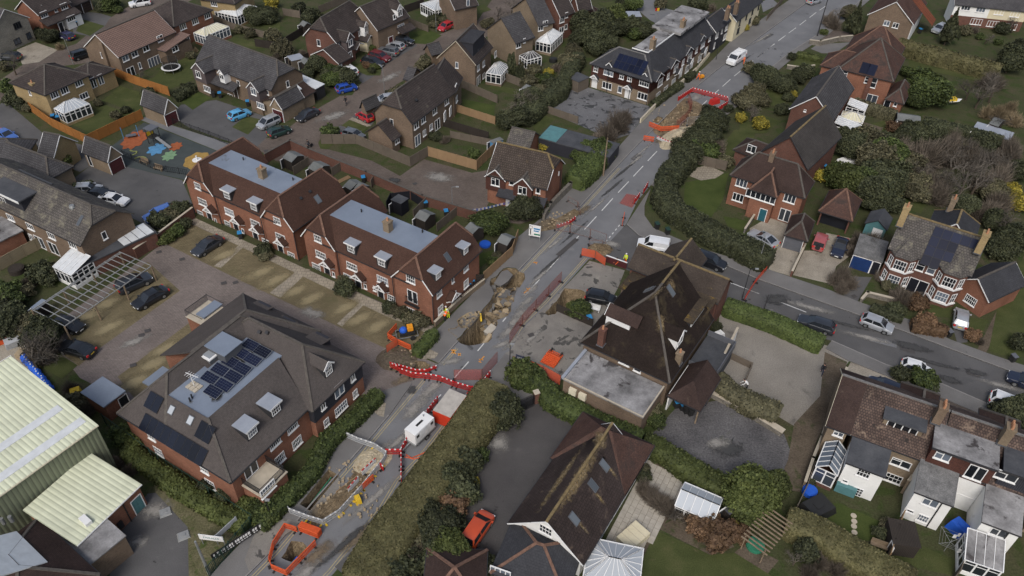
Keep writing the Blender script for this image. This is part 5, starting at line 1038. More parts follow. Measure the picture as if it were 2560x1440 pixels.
# grey terrace with mauve gables
H=std('grey_roofed_terrace','terrace with streaked grey roof and mauve boarded gables beside the light blue car',a0(1760,548),a1(135,815),4.7,C=a1(408,655),wall='brown_brick',tile='grey_tiles',ends='gj',rise=3.7,hk=.5,barge='dark_paint');b=H.b
for pa,pb in((a0(1715,612),a0(1838,658)),(a0(2205,790),a0(2330,828))):
 g=H.gablet(b,'f',pa,pb,4.6,1.5,4.5,wall='mauve_boarding',tile='grey_tiles',z0=2.3,over=.12)
 q=a0(1785,668)if pa[0]<530 else a0(2282,822);H.win(g,'f',q,1.3,1.3,'c2');MB().box(g.x0+.2,g.x1-.2,g.y0+.2,1,0,2.3).build('bay_wall','brown_brick',H.o)
 H.win(g,'f',a0(1865,800)if pa[0]<530 else a0(2345,950),1.8,1.1,'c4')
H.win(b,'f',[a0(1908,675),a0(2065,720),a0(2145,745),a0(2405,830)],.75,.9,'c1');H.dormer(b,0,[a0(1995,690)],'f',1.3,1.2,2,'c2',1.1,1.0,kind='gable',tile='grey_tiles',rise=.8,wall='white_paint');H.win(b,'r',a1(285,755),.7,1.2,'c1')
e=H.block(4,11,-1.4,.4,2.4,.9,'mono','x','brown_brick','grey_tiles',walls=False);H.win(b,'f',[a0(2080,890)],1.3,2,'fr',sill=False);H.door(b,'f',a0(2140,915),.95,2.05,'brown_door')
H=House('garage_wing','brick garage wing with dark door joined to the mauve gabled terrace','garage',a1(125,950),a1(235,990),a1(300,830),2.6);b=H.block(eave=2.6,rise=1.9,roof='gable',axis='y',wall='tan_brick',tile='grey_tiles',over=.15);H.door(b,'f',a1(198,1020),2.3,2.0,'maroon_door','garage')
H=House('brick_extension','low brown roofed brick extension with white polycarbonate strip by the brick road','extension',a1(235,985),a1(425,880),a1(300,830),2.6);b=H.block(0,H.L+3.2,0,H.W+2,2.6,1.2,'gable','x','tan_brick','dark_clay_tiles',ends='gg',barge=None)
H.onroof(b,0,a1(378,790),.8,1.2,'skylight','polycarb')
H=House('plastic_lean_to','white corrugated lean-to roof over a dark fence next to the blue hatchback','lean-to',a1(540,800),a1(620,755),a1(415,690),2.4);H.block(0,H.L,0,H.W,2.4,.4,'mono','x','dark_paint','polycarb',over=.1)
# red brick group, top centre
H=std('red_brick_house','long red brick house with brown hipped roof behind the row of parked cars',a1(420,320),a1(725,390),4.6,C=a1(1085,200),axis='y',wall='dark_red_brick',ends='jj',hk=.5,rise=3.9,hipd=2.2);b=H.b
H.win(b,'f',a1(565,385),.8,1.3,'c1');H.win(b,'r',[a1(750,412)],.7,1.1,'c1');H.win(b,'r',[a1(928,300),a1(1038,240)],.6,1.0,'c1');g=H.gablet(b,'r',a1(810,378),a1(893,335),4.6,1.5,4.0,wall='mauve_boarding',z0=2.3,over=.1);H.win(g,'r',a1(850,385),1.4,1.3,'c2');H.dormer(b,0,[a1(992,262)],'r',1.4,1.4,2.4,'c2',1.2,1.2,kind='gable',rise=.9,wall='white_paint')
MB().box(g.x0+3.6,g.x1-.1,g.y0+.15,g.y1-.15,0,2.3).build('bay_wall','dark_red_brick',H.o);H.win(g,'r',a1(835,500),2.2,1.2,'c4')
p0=H.loc(a1(950,420),2.4);e=H.block(H.L-.4,H.L+2.0,p0.y-1.6,p0.y+1.4,2.4,.9,'gable','x','dark_red_brick','brown_tiles',walls=False);p0=H.loc(a1(1070,360),2.4);MB().box(H.L-.3,H.L+1.6,p0.y-1.2,p0.y+1.2,0,2.4).build('porch_wall','cream_render',H.o);H.block(H.L-.4,H.L+1.9,p0.y-1.5,p0.y+1.4,2.4,.9,'gable','x','cream_render','brown_tiles',walls=False)
H=std('small_brick_wing','lean brick garage wing with white door in front of the long red house',a1(490,490),a1(745,575),2.6,C=a1(800,490),wall='dark_red_brick',axis='y',ends='gg',rise=2.0,cat='garage');H.door(H.b,'r',a1(735,570),2.0,2.0,'white_paint','garage')
H=std('red_brick_house','red brick house with tall gable bay window beyond the black parked car',a1(1085,195),a1(1180,305),4.6,C=a1(1345,190),axis='y',wall='dark_red_brick',ends='gg',rise=3.6)if False else None
H=House('red_brick_house','brick house with white gable dormer and bay at the grass verge','house',a1(1235,215),a1(1340,170),depth=9,z=4.6);b=H.block(-4.5,H.L+1.5,0,9,4.6,3.7,'gable','x','brown_brick','brown_tiles',ends='gg')
H.dormer(b,0,[a1(1295,115)],'f',1.5,1.6,2.4,'c2',1.2,1.3,kind='gable',rise=1.0,wall='white_paint');H.win(b,'f',[a1(1245,152)],.7,.9,'c1');H.win(b,'f',[a1(1305,250)],1.9,1.6,'c3');H.door(b,'f',[a1(1210,315)],1.2,2.0,'maroon_door');H.block(1,H.L+1.8,-1.3,.4,2.5,.8,'mono','x','brown_brick','brown_tiles',walls=False)
H=House('brick_house','brown brick house at the top edge with octagonal white conservatory','house',a1(1790,90),a1(2005,45),depth=8,z=4.5);b=H.block(0,H.L,0,8,4.5,3.0,'gable','x','brown_brick','brown_tiles',ends='gg');H.win(b,'f',[a1(1908,25)],.8,1.4,'c1')
o=H.conservatory(a1(1610,100),a1(1785,50),a1(1530,20),2.3,1.0,'hip','white_glass','white_paint')
# middle row of brick houses
H=std('brown_brick_house','brown brick semi with half hipped dark roof and patio doors above the long fence',a1(1048,1008),a1(1408,1118),4.9,C=a1(1788,832),axis='y',wall='brown_brick',ends='jg',hk=.5,rise=4.3,hipd=3.0,barge='dark_paint');b=H.b
H.win(b,'r',[a1(1442,1128),a1(1505,1078),a1(1608,998),a1(1715,912)],1.3,1.15,'c2');H.win(b,'r',[a1(1455,1262),a1(1632,1120)],1.6,2.0,'fr',sill=False);H.win(b,'r',[a1(1515,1195),a1(1575,1142)],.9,1.1,'c2');H.win(b,'f',a1(1222,1100),.7,1.2,'c1');H.onroof(b,0,a1(1432,905),.4,.4,'roof_vent','dark_paint',.4)
H2=std('brick_extension','single storey brick wing with grey tiled gable in front of the half hipped semi',a1(985,1185),a1(1225,1272),2.7,C=a1(1305,1215),axis='y',wall='brown_brick',ends='gg',rise=2.3,cat='extension',barge=None);H2.win(H2.b,'r',a1(1270,1270),1.1,.8,'c2')
H=std('brown_brick_house','brown brick semi stepped back behind the half hipped one, gardens on its right',a1(1330,740),a1(1860,715),4.9,C=a1(1600,560),wall='brown_brick',ends='gg',rise=3.9,barge=None)if False else None
H=House('brown_brick_house','brown brick semi stepped back behind the half hipped one','house',a1(1790,835),a1(1852,715),None,4.9,a1(1640,615),45);b=H.block(0,H.L+1,0,H.W,4.9,H.W/2*1.0,'gable','x','brown_brick','brown_tiles',ends='gg',barge=None)
H.win(b,'f',[a1(1800,785)],1.2,1.15,'c2');H.win(b,'f',[a1(1805,890)],1.2,1.1,'c2');H.win(b,'f',[a1(1700,1045),a1(1750,1000)],1.3,1.6,'fr',sill=False)
H=std('brown_brick_house','brown brick house with big flat roofed dark dormer above the small white conservatory',a1(1625,520),a1(1980,585),4.9,C=a1(2195,432),axis='y',wall='brown_brick',ends='gg',rise=4.0,barge='stone_trim');b=H.b
p=H.loc(a1(1950,390),8.4);MB().box(H.L/2-.2,H.L-1.0,1.0,H.W-2.2,5.2,8.4).build('dormer','dark_boarding',H.o);MB().box(H.L/2-.4,H.L-.8,.8,H.W-2.0,8.4,8.6).build('dormer_roof','slate',H.o);D=Block();D.x0,D.x1,D.y0,D.y1,D.over=0,H.L-1.0,0,9,0;H.win(D,'r',[a1(2000,465),a1(2058,418)],.9,1.1,'darkc1')
H.win(b,'r',[a1(2000,610),a1(2048,572),a1(2155,487)],1.1,1.1,'c2');H.win(b,'r',[a1(2048,680)],1.1,1.0,'c2');H.win(b,'r',a1(2002,728),1.6,2.0,'fr',sill=False);H.win(b,'f',a1(1808,585),.6,1.2,'c1')
H.conservatory(a1(2205,680),a1(2280,590),a1(2085,640),2.3,1.2,'hip','white_glass','brown_brick')
for lab,A,B,C in(('small grey tiled porch roof beside the dormer house',a1(1580,500),a1(1690,470),a1(1600,420)),('grey tiled garage roof by the kerb shrubs',a1(1320,710),a1(1400,730),a1(1450,640)),('grey garage roof left of the half hipped semi',a1(990,1000),a1(1120,940),a1(1080,900))):
 H=House('garage',lab,'garage',A,B,C,2.5);H.block(eave=2.5,rise=1.7,roof='gable',axis='x',wall='brown_brick',tile='grey_tiles',ends='gg',barge=None)
# cream gables and brick pair, top centre-right
H=std('cream_brick_house','pale brick gabled house with grey roof beside the tall cypress',a1(2065,265),a1(2340,395),4.8,C=a1(2440,300),axis='y',wall='tan_brick',tile='grey_tiles',ends='gg',rise=3.8,barge=None);H.win(H.b,'r',[a1(2362,405)],1.3,1.1,'c2');H.win(H.b,'r',[a2(110,365)],.6,.9,'c1')
o=H.conservatory(a1(2440,545),a2(265,510),a1(2335,510),2.3,1.0,'hip','grey_tiles','tan_brick',name='garden_room')
H=std('cream_brick_house','larger pale brick gabled house with white roofed conservatory on its garden side',a2(-10,75),a2(240,235),4.9,C=a2(330,165),axis='y',wall='tan_brick',tile='grey_tiles',ends='gg',rise=4.0,barge=None);H.win(H.b,'r',[a2(300,210),a2(258,252)],1.2,1.1,'c2')
H.conservatory(a2(350,400),a2(455,300),a2(235,355),2.4,1.3,'hip','polycarb','tan_brick')
H=std('red_brick_house','red brick house with tall side wall left of the small brick bungalow',a2(215,60),a2(435,155),5.2,C=a2(510,85),axis='y',wall='dark_red_brick',tile='brown_tiles',ends='gg',rise=4.0);H.win(H.b,'r',[a2(450,175)],1.3,1.3,'c2');H.win(H.b,'r',[a2(490,135),a2(485,240)],.8,1.1,'c1');H.win(H.b,'r',a2(445,268),1.3,1.2,'c2')
H=std('brick_house','dark tiled house behind the red brick one at the top edge',a2(505,60),a2(600,110),4.6,C=a2(650,40),axis='y',wall='dark_red_brick',tile='brown_tiles',ends='gg',rise=3.2)
H=std('brick_bungalow','small brick garden room with brown hipped roof and white framed glazing',a2(590,130),a2(765,160),2.6,C=a2(830,105),wall='tan_brick',tile='dark_clay_tiles',ends='hh',rise=1.7,cat='bungalow');H.win(H.b,'f',[a2(620,160),a2(680,168),a2(740,180)],1.6,1.2,'c3')
# tile hung apartments by the upper excavation
H=House('apartment_building','tile hung brick apartment building with white windows and long slate roof by the main road','apartments',a2(700,572),a2(1256,742),None,4.7,a2(940,415),38)
z=4.7;B_=H.loc(a2(1830,300),z);WR=9.5
fl_=H.block(0,H.L,0,H.W,z,H.W/2*.78,'gable','x','tile_hung','slate',ends='hh',ridge='ridge_grey')
rr=H.block(H.L-WR,H.L,0,B_.y,z,5.2,'trunc','y','tile_hung','slate',ends='hg',trunc=.66,flat='old_felt',ridge=None,hipd=6.7)
m=MB();q=WR/2*.66;zt=z+5.2*.66;m.box(H.L-q,H.L-q+.15,3.7,B_.y,zt,zt+.2);m.box(H.L-WR+q,H.L-q,3.6,3.75,zt,zt+.2);m.build('parapet','white_paint',H.o)
zz=2.25;m=MB();m.box(.29,H.L-.29,.29,.4,0,zz);m.box(H.L-.4,H.L-.29,.4,B_.y-.4,0,zz);m.build('plinth_wall','tan_brick',H.o)
H.solar(fl_,0,a2(1068,583),6,2,1.0,1.5,'blue_solar_cell')
for pa,pb,qw in((a2(820,600),a2(918,625),a2(870,645)),(a2(1138,690),a2(1240,720),a2(1192,742))):
 g=H.gablet(fl_,'f',pa,pb,z,1.1,3,wall='tile_hung',tile='slate',walls=False);g.over=.3;H.win(fl_,'f',qw,2.0,1.5,'g4')
H.win(fl_,'f',[a2(756,618),a2(988,683),a2(1060,703)],.9,1.2,'g2');H.win(fl_,'f',[a2(856,770),a2(1175,865)],2.0,1.3,'c3');H.win(fl_,'f',[a2(972,805)],.9,1.3,'c1');H.door(fl_,'f',[a2(742,755),a2(1040,850)],1.0,2.1,'white_paint');H.porch(fl_,'f',[a2(735,695),a2(1035,785)],1.6,.8,2.3,.7,'slate')
for pa,pb,qw in((a2(1300,735),a2(1375,675),a2(1335,740)),(a2(1440,620),a2(1505,550),a2(1475,610)),(a2(1570,500),a2(1635,440),a2(1600,505)),(a2(1690,390),a2(1750,335),a2(1718,395))):
 g=H.gablet(rr,'r',pa,pb,z,1.1,3,wall='tile_hung',tile='slate',walls=False);H.win(rr,'r',qw,1.9,1.4,'g4')
H.win(rr,'r',[a2(1405,685),a2(1540,560),a2(1660,450),a2(1778,345)],1.0,1.2,'g2');H.win(rr,'r',[a2(1312,860),a2(1382,803),a2(1452,735),a2(1575,620),a2(1690,520)],1.7,1.3,'c3');H.door(rr,'r',[a2(1510,700),a2(1612,600),a2(1740,470)],1.0,2.1,'white_paint');H.porch(rr,'r',[a2(1515,640),a2(1625,535),a2(1750,425)],1.6,.8,2.3,.7,'slate')
H.chimney(a2(1275,350),10.0,7.8,.8,1.1,'tan_brick',2);H.chimney(a2(1545,180),10.0,7.8,.8,1.1,'tan_brick',2)
MB().box(H.L-WR+1.7,H.L-1.7,B_.y*.52,B_.y,8.1,8.6).build('upper_flat_roof','old_felt',H.o)
for u in(4.0,8.7,H.L-.45):MB().tube((u,.2,0),(u,.2,z),.06,n=5).build('drainpipe','dark_paint',H.o)
H=std('black_boarded_house','dark boarded cottage joined between the slate roofed apartments and cream cottages',a2(1840,295),a2(1975,185),4.6,ridge=a2(1740,185),pitch=40,wall='dark_boarding',tile='slate',ends='gg',cat='cottage');H.win(H.b,'f',[a2(1845,315),a2(1930,245)],1.3,1.3,'g4');H.win(H.b,'f',[a2(1890,275),a2(1820,410)],.6,1.2,'c1');H.win(H.b,'f',[a2(1915,330)],1.5,1.2,'c3')
H=std('cream_cottage','row of cream painted cottages with dark slate roof beside the far main road',a2(2025,195),a2(2260,10),4.6,ridge=a2(1930,85),pitch=38,wall='cream_render',tile='slate',ends='gg',cat='cottage');H.win(H.b,'f',[a2(2050,205),a2(2110,150),a2(2165,105),a2(2220,60)],.8,1.2,'darkc2');H.win(H.b,'f',[a2(2035,275),a2(2140,185)],1.3,1.2,'darkc2');H.chimney(a2(1950,70),8.6,6,.8,.8,'brown_brick',2);H.chimney(a2(2030,20),8.6,6,.8,.8,'brown_brick',2)
# brick house with twin gables by the main road
H=House('red_brick_house','red brick house with twin tile hung front gables beside the paved turning area','house',(1216,437),b2(316,412),None,5.0,b2(355,90),42)
b=H.block(0,H.L,0,H.W,5.0,H.W/2*.9,'gable','x','red_brick','pantile_brown' if 'pantile_brown' in MATS else 'mottled_tiles',ends='gj',hk=.6,ridge='ridge_lichen')
for pa,pb,q,q2 in((b1(2060,283),b1(2242,342),b1(2155,340),b1(2170,460)),(b1(2308,365),b1(2485,418),b1(2398,418),b2(60,545))):
 g=H.gablet(b,'f',pa,pb,4.7,1.6,4.5,wall='tile_hung',tile='mottled_tiles',z0=2.4,over=.15);H.win(g,'f',q,1.35,1.3,'c2');MB().box(g.x0+.3,g.x1-.3,g.y0+.5,1.0,0,2.4).build('bay_wall','red_brick',H.o)
 D=Block();D.x0,D.x1,D.y0,D.y1,D.over=0,1,g.y0+.5,3,0;H.win(D,'f',q2,1.9,1.2,'c4')
H.win(b,'f',[b1(2300,345),b2(235,420)],.7,.9,'c1');H.block(2,H.L,-1.0,.4,2.5,.8,'mono','x','red_brick','slate',walls=False);H.door(b,'f',b1(2280,505),.95,2.0,'white_paint')
p0,n,rz=H.face(b,'r');p=H.hit(p0,n,b2(418,265));MB().box(-.12,.12,-.15,0,-.35,.35).build('wall_lamp','white_paint',H.o,p,rz);m=MB();m.tube((p.x+.08,p.y+1.0,0),(p.x+.08,p.y+1.0,4.5),.06,n=5);m.build('drainpipe','dark_paint',H.o)
H=std('brick_outbuilding','brown tiled brick outbuilding behind the twin gabled house',a2(-60,1300),a2(155,1350),2.6,C=a2(-30,1150),wall='red_brick',tile='mottled_tiles',ends='gg',rise=1.9,cat='outbuilding',barge=None)
H=House('flat_roofed_shed','long low shed with dark flat roof and green plastic sheeting beside the tarmac yard','shed',a2(235,1240),a2(620,1345),a2(325,1120),2.4);b=H.block(0,H.L+5,0,H.W,2.4,0,'flat','x','weathered_boards' if 'weathered_boards' in MATS else 'dark_boarding',flat='dark_felt',over=.1);MB().box(.1,3.2,.1,H.W-.1,2.4,2.46).build('roof_sheet','teal_steel',H.o)
# detached brick house above the hedge
H=std('red_brick_house','detached red brick house with dark hipped roof and white bay above the curving hedge',b2(1962,278),b3(547,490),5.2,C=b3(652,342),pitch=38,wall='red_brick',tile='dark_clay_tiles',ends='hh',rise=3.5,ridge='ridge_clay');b=H.b
H.win(b,'f',[b2(2067,350),b2(2035,480),b3(412,490)],1.7,1.35,'c3');H.win(b,'f',b3(365,640),1.6,2.1,'fr',sill=False)
bx=H.loc(b3(35,425),4.9).x;bx1=H.loc(b3(288,492),4.9).x;e=H.block(bx,bx1,-1.6,4.0,4.9,2.6,'gable','y','red_brick','dark_clay_tiles',ends='hg',ridge='ridge_clay');H.win(e,'f',b3(150,470),4.4,1.3,'c6');H.door(e,'f',b3(165,640),1.0,2.1,'teal_door');H.chimney(b3(265,75),9.4,7.0,.7,1.0,'brown_brick',2)
H=std('brown_roofed_house','house with long plain brown roof behind the detached hipped house',a3(60,1400),b3(575,232),5.2,C=b3(825,-85),axis='y',wall='dark_red_brick',tile='dark_clay_tiles',ends='gg',rise=4.2,ridge='ridge_lichen',barge='dark_paint')if False else None
H=House('brown_roofed_house','house with long plain brown roof behind the detached hipped house','house',b3(225,100),b3(575,232),b3(825,-85),5.0)
b=H.block(-1.5,H.L,0,H.W,5.0,4.2,'gable','y','dark_red_brick','slate_brown' if 'slate_brown' in MATS else 'dark_clay_tiles',ends='gg',ridge='ridge_lichen',barge='dark_paint')
e=H.block(-6.5,0,1.5,6.5,2.8,1.6,'gable','x','dark_red_brick','dark_clay_tiles',ends='hg');H.win(e,'f',a3(68,1340),1.5,1.3,'c2')
H=std('gabled_house','house with grey ridged roof and yellow roofed conservatories on its garden side',a3(405,978),a3(802,1088),4.8,C=a3(1010,800),axis='y',wall='dark_red_brick',tile='grey_tiles',ends='gg',rise=3.4,ridge='ridge_lichen');H.win(H.b,'f',a3(550,995),.4,.4,'c1')
H.conservatory(a3(1065,1110),a3(1090,1045),a3(865,1060),2.4,.9,'hip','cream_polycarb','white_paint');H.conservatory(a3(1085,1000),a3(1110,945),a3(935,940),2.4,.5,'lean','polycarb','white_paint',name='canopy');H.conservatory(a3(1030,1190),a3(1060,1130),a3(820,1110),2.4,.6,'lean','polycarb','white_paint',name='canopy')
H=std('victorian_house','big red brick house with pyramid tiled roof and blue solar tubes',a3(850,618),a3(1345,737),5.4,C=a3(1475,530),wall='red_brick',tile='clay_tiles',ends='hh',rise=5.0,pitch=45,ridge='ridge_clay');b=H.b
H.win(b,'f',[a3(1110,720),a3(910,660)],.9,1.2,'sash');H.win(b,'f',[a3(1168,745)],1.0,1.9,'sash');H.win(b,'f',[a3(1150,890)],1.9,1.7,'c2');H.solar(b,0,a3(1088,615),1,1,1.5,2.2,'blue_solar_cell');H.solar(b,0,a3(1152,632),1,1,1.5,2.2,'blue_solar_cell')
p0,n,rz=H.face(b,'f');p=H.hit(p0,n,a3(1110,800));MB().box(p.x-.35,p.x+.35,-.25,.4,0,5.2).build('chimney_stack','dark_red_brick',H.o)
e=H.block(-3.6,2.5,2,8.5,4.4,2.6,'gable','x','red_brick','clay_tiles',ends='hg',ridge='ridge_clay');H.win(e,'l',[a3(750,540)],1.8,1.6,'c2')
e=H.block(-1,H.L-1,H.W-3,H.W+6,5.2,4.6,'gable','x','red_brick','clay_tiles',ends='hh',ridge='ridge_clay')
H=House('brick_annex','low red tiled annex beside the pyramid roofed brick house','annex',a3(1270,893),a3(1440,937),a3(1515,790),2.7);b=H.block(eave=2.7,rise=1.9,roof='gable',axis='y',wall='red_brick',tile='clay_tiles',ends='hh');H.win(b,'f',a3(1362,940),.6,.7,'c1');H.win(b,'f',a3(1290,930),1.1,1.9,'c1',sill=False)
H=std('brick_house','brick house with long two-tone brown roof and white side wall near the top',a3(1112,130),a3(1530,222),4.9,C=a3(1695,35),axis='y',wall='brown_brick',tile='clay_tiles',ends='gg',rise=3.8,ridge='ridge_clay');b=H.b;H.win(b,'f',[a3(1285,208),a3(1365,228)],1.2,1.1,'c2');MB().box(H.L-.29,H.L-.2,.3,H.W-.3,0,4.9).build('render_panel','white_render',H.o)
H.onroof(b,0,a3(1600,60),4.5,9,'new_tiles','terracotta_tiles',.03)
H=std('white_semi_houses','pair of cream and white rendered semi houses in the top right corner',a3(1895,40),a3(2560,108),4.6,ridge=a3(2200,-45),pitch=33,wall='white_render',tile='grey_tiles',ends='gg',cat='houses');b=H.b
H.win(b,'f',[a3(1998,68),a3(2132,85),a3(2298,108),a3(2440,128)],1.9,1.2,'c3');H.win(b,'f',[a3(2090,195),a3(2240,215),a3(2400,240)],2.4,1.3,'c4');MB().box(.25,H.L,.285,.295,0,2.2).build('brick_panel','dark_red_brick',H.o);MB().box(H.L*.5,H.L,.288,.297,2.2,4.6).build('render_panel','cream_render',H.o)
# semi with bays and solar
H=House('edwardian_semi','brick semi detached pair with white bay windows, lichen roof and stepped blue solar panels','houses',b3(1298,938),b3(2050,1192),None,5.6,b3(1432,610),40)
b=H.block(0,H.L,0,H.W,5.6,H.W/2*.84,'gable','x','dark_red_brick','mottled_tiles',ends='gg',ridge='ridge_lichen',barge='dark_paint');zb=5.6
H.win(b,'f',[b3(1592,1095),b3(1690,1125)],1.0,1.6,'sash');H.door(b,'f',[b3(1525,1250),b3(1622,1250)],1.1,2.2,'black_door')
for q,qw,ql in((b3(1420,1055),b3(1420,1060),b3(1350,1195)),(b3(1860,1205),b3(1860,1205),b3(1780,1345))):
 c=H.loc(q,4.4).x;m=MB();m.prism([(c-1.7,.3),(c-.9,-.7),(c+.9,-.7),(c+1.7,.3)],0,5.3);m.build('bay_wall','dark_red_brick',H.o)
 ap=(c,2.2,zb+1.9);P=[(c-2.0,.5,5.45),(c-1.05,-.95,5.45),(c+1.05,-.95,5.45),(c+2.0,.5,5.45)];m=MB()
 for i in range(3):m.slab([P[i],P[i+1],ap],.1)
 m.build('bay_roof','mottled_tiles',H.o)
 for zc,hh in((4.1,1.5),(1.6,1.5)):
  fm,gm,sm=win_mesh('g4',1.5,hh);o=link('window',fm,H.o,(c,-.71,zc),0);link('pane',gm,o);link('sill',sm,o)
  for sx,an in((-1,-math.atan2(1,.8)),(1,math.atan2(1,.8))):
   fm,gm,sm=win_mesh('g2',.85,hh);o=link('window',fm,H.o,(c+sx*1.31,-.21,zc),an);link('pane',gm,o);link('sill',sm,o)
  MB().prism([(c-1.85,.3),(c-.97,-.82),(c+.97,-.82),(c+1.85,.3)],zc-hh/2-.3,zc-hh/2-.1).build('bay_sill','white_paint',H.o)
p0_,n_=b.planes[0];p_=H.hit(p0_,n_,b3(1815,770));M_=Matrix((Vector((1,0,0)),n_.cross(Vector((1,0,0))),n_)).transposed().to_4x4()
for r_,cs in enumerate([(0,1,2,3,4),(0,1,2),(0,1,2),(0,1)]):
 for c_ in cs:
  M_.translation=p_+Vector((1,0,0))*(-.7+c_*1.12)+n_.cross(Vector((1,0,0)))*(-.7-r_*1.36)+n_*.1
  o=MB().box(-.55,.55,-.67,.67,0,.04).build('solar_panel','black_metal',H.o,mw=M_.copy());MB().box(-.53,.53,-.65,.65,.041,.05).build('cell','blue_solar_cell',o)
H.chimney(b3(1475,560),11.0,8.0,.8,1.2,'yellow_brick',2);H.chimney(b3(2190,800),11.0,8.0,.8,1.2,'yellow_brick',2)
H.block(3.5,9.5,H.W-1,H.W+6,5.0,3.0,'gable','y','dark_red_brick','slate',ends='gh',ridge='ridge_lichen');H.chimney(b3(1900,490),8.6,6.5,.7,1.0,'tan_brick',2)
H=House('brick_side_wing','low red brick wing with slate gable and small car in front, right of the bay windowed pair','annex',b3(1900,1440),b3(2205,1425),b3(2300,1110),2.9);H2=H
H=House('brick_side_wing','low red brick wing with white verge gable right of the bay windowed pair','annex',b3(1985,1275),b3(2208,1425),b3(2300,1110),3.0);col.objects.unlink(H2.o);b=H.block(0,H.L,0,H.W,3.0,1.6,'mono','y','red_brick','slate')if False else H.block(-1.5,H.L,0,H.W,3.0,2.0,'gable','y','red_brick','slate',ends='gg')
H.win(b,'f',b3(2040,1405),1.6,1.2,'g6')
H=House('flat_garage','flat roofed garage with bright blue door beside the bay windowed pair','garage',b3(985,985),b3(1250,1065),b3(1085,815),2.5);b=H.block(eave=2.5,roof='flat',wall='dark_red_brick',flat='grit_roof',over=.1);H.door(b,'f',b3(1045,1100),2.6,2.1,'blue_door','garage');H.door(b,'f',b3(1165,1140),1.0,2.1,'black_door')
H=House('open_carport','open fronted carport with hipped orange spotted tile roof','carport',b3(672,603),b3(975,697),b3(1032,570),2.6);b=H.block(0,H.L,0,6.5,2.6,3.0,'gable','x','dark_red_brick','clay_tiles',ends='hh',walls=False,ridge='ridge_clay');m=MB();m.box(.3,.5,.3,6.2,0,2.5);m.box(H.L-.5,H.L-.3,.3,6.2,0,2.5);m.box(.5,H.L-.5,6.0,6.2,0,2.5);m.build('wall','dark_red_brick',H.o);MB().box(.5,H.L-.5,1.2,1.4,0,2.4).build('shade_sheet','black_door',H.o)  # near-black sheet inside the open front, the carport's shade put into colour
H=House('hipped_garage','small garage with brown hipped roof and grey double doors by the silver coupe','garage',b3(362,818),b3(572,878),b3(645,680),2.4);b=H.block(0,H.L,0,5.5,2.4,1.9,'gable','y','dark_red_brick','dark_clay_tiles',ends='hh');H.door(b,'f',b3(440,890),2.5,2.0,'grey_door','garage')
H=House('green_workshop','green timber workshop shed with felt roof and white door','shed',b3(1092,705),b3(1290,770),b3(1352,665),2.5);b=H.block(eave=2.4,rise=1.1,roof='gable',axis='y',wall='teal_steel',tile='dark_felt',ends='gg',over=.15,barge='dark_paint',ridge=None);H.door(b,'f',b3(1205,775),1.2,1.9,'white_paint')
# white cottages, bottom right
H=House('white_terrace','row of cottages with speckled pantile roof and white rear wings, bottom right','houses',c3(735,1310),c3(1590,1620),None,5.0,c3(1140,935),36)
zr=5.0+H.W/2*math.tan(R(36));x1=H.loc(c3(960,1395),5.0).x
H.block(0,x1,0,H.W,5.0,zr-5,'gable','x','tan_brick','dark_clay_tiles',ends='gg',barge='cream_paint',ridge='ridge_grey');b=H.block(x1,x1+8.0,0,H.W,5.0,zr-5,'gable','x','tan_brick','pantiles',ends='gg',barge=None,ridge='ridge_grey');b5=H.block(x1+8.1,x1+17.5,0,H.W,5.0,zr-5,'gable','x','tan_brick','pantiles',ends='gg',barge=None,ridge='ridge_grey');b6=H.block(x1+17.6,x1+30,0,H.W,5.0,zr-5,'gable','x','tan_brick','slate',ends='gg',barge=None)
H.win(H.blocks[0],'f',d3(850,160),1.0,.7,'c2');H.win(b,'f',[d3(1412,425)],1.9,1.0,'c2');H.win(b,'f',[d3(1345,560)],1.6,1.2,'g4')
p=H.loc(c3(1420,1330),6.6);p2=H.loc(c3(1640,1250),7.4);MB().box(p.x-1.8,p.x+1.9,p.y,p.y+3.2,5.2,7.2).build('dormer','tan_brick',H.o);MB().box(p.x-2.0,p.x+2.1,p.y-.3,p.y+3.2,7.2,7.4).build('dormer_roof','dark_felt',H.o);D=Block();D.x0,D.x1,D.y0,D.y1,D.over=0,0,p.y,p.y+3,0;H.win(D,'f',c3(1420,1335),2.9,1.1,'p4')
# rear wings
def wing(pa,pb,z,dep,roofm,over=.12,wall='white_render',drop=0.9):
 a,bb=H.loc(pa,z),H.loc(pb,z);x0,x1=sorted((a.x,bb.x));y=min(a.y,bb.y)
 return H.block(x0,x1,y,y+dep,z,drop,'mono','x',wall,roofm,over=over)
w1=wing(d3(918,400),d3(1275,552),4.3,4.6,'dark_felt');H.win(w1,'f',d3(1078,512),1.25,1.2,'g4');H.win(w1,'f',d3(1015,690),1.0,1.6,'gs');H.win(w1,'f',d3(910,585),.6,.4,'c1');
m=MB();p0,n,rz=H.face(w1,'f');p=H.hit(p0,n,d3(910,648));m.tube(p+n*.0,p+n*.06,.62,n=14);m.build('wall_plaque','stone_trim',H.o)
p=H.hit(p0,n,d3(880,715));MB().box(p.x-1.0,p.x+1.0,p.y-.5,p.y,0,1.15).build('wall_cupboard','teal_steel',H.o)
w2=wing(d3(1535,662),d3(1892,815),4.4,5.0,'grit_roof');H.win(w2,'f',d3(1680,775),1.4,1.2,'c2');H.win(w2,'f',d3(1610,920),1.0,1.0,'g4');H.win(w2,'f',d3(1497,855),.7,.4,'c1');MB().tube((w2.x1-1.0,w2.y0+.05,0),(w2.x1-1.0,w2.y0+.05,4.2),.06,n=5).build('drainpipe','black_metal',H.o)
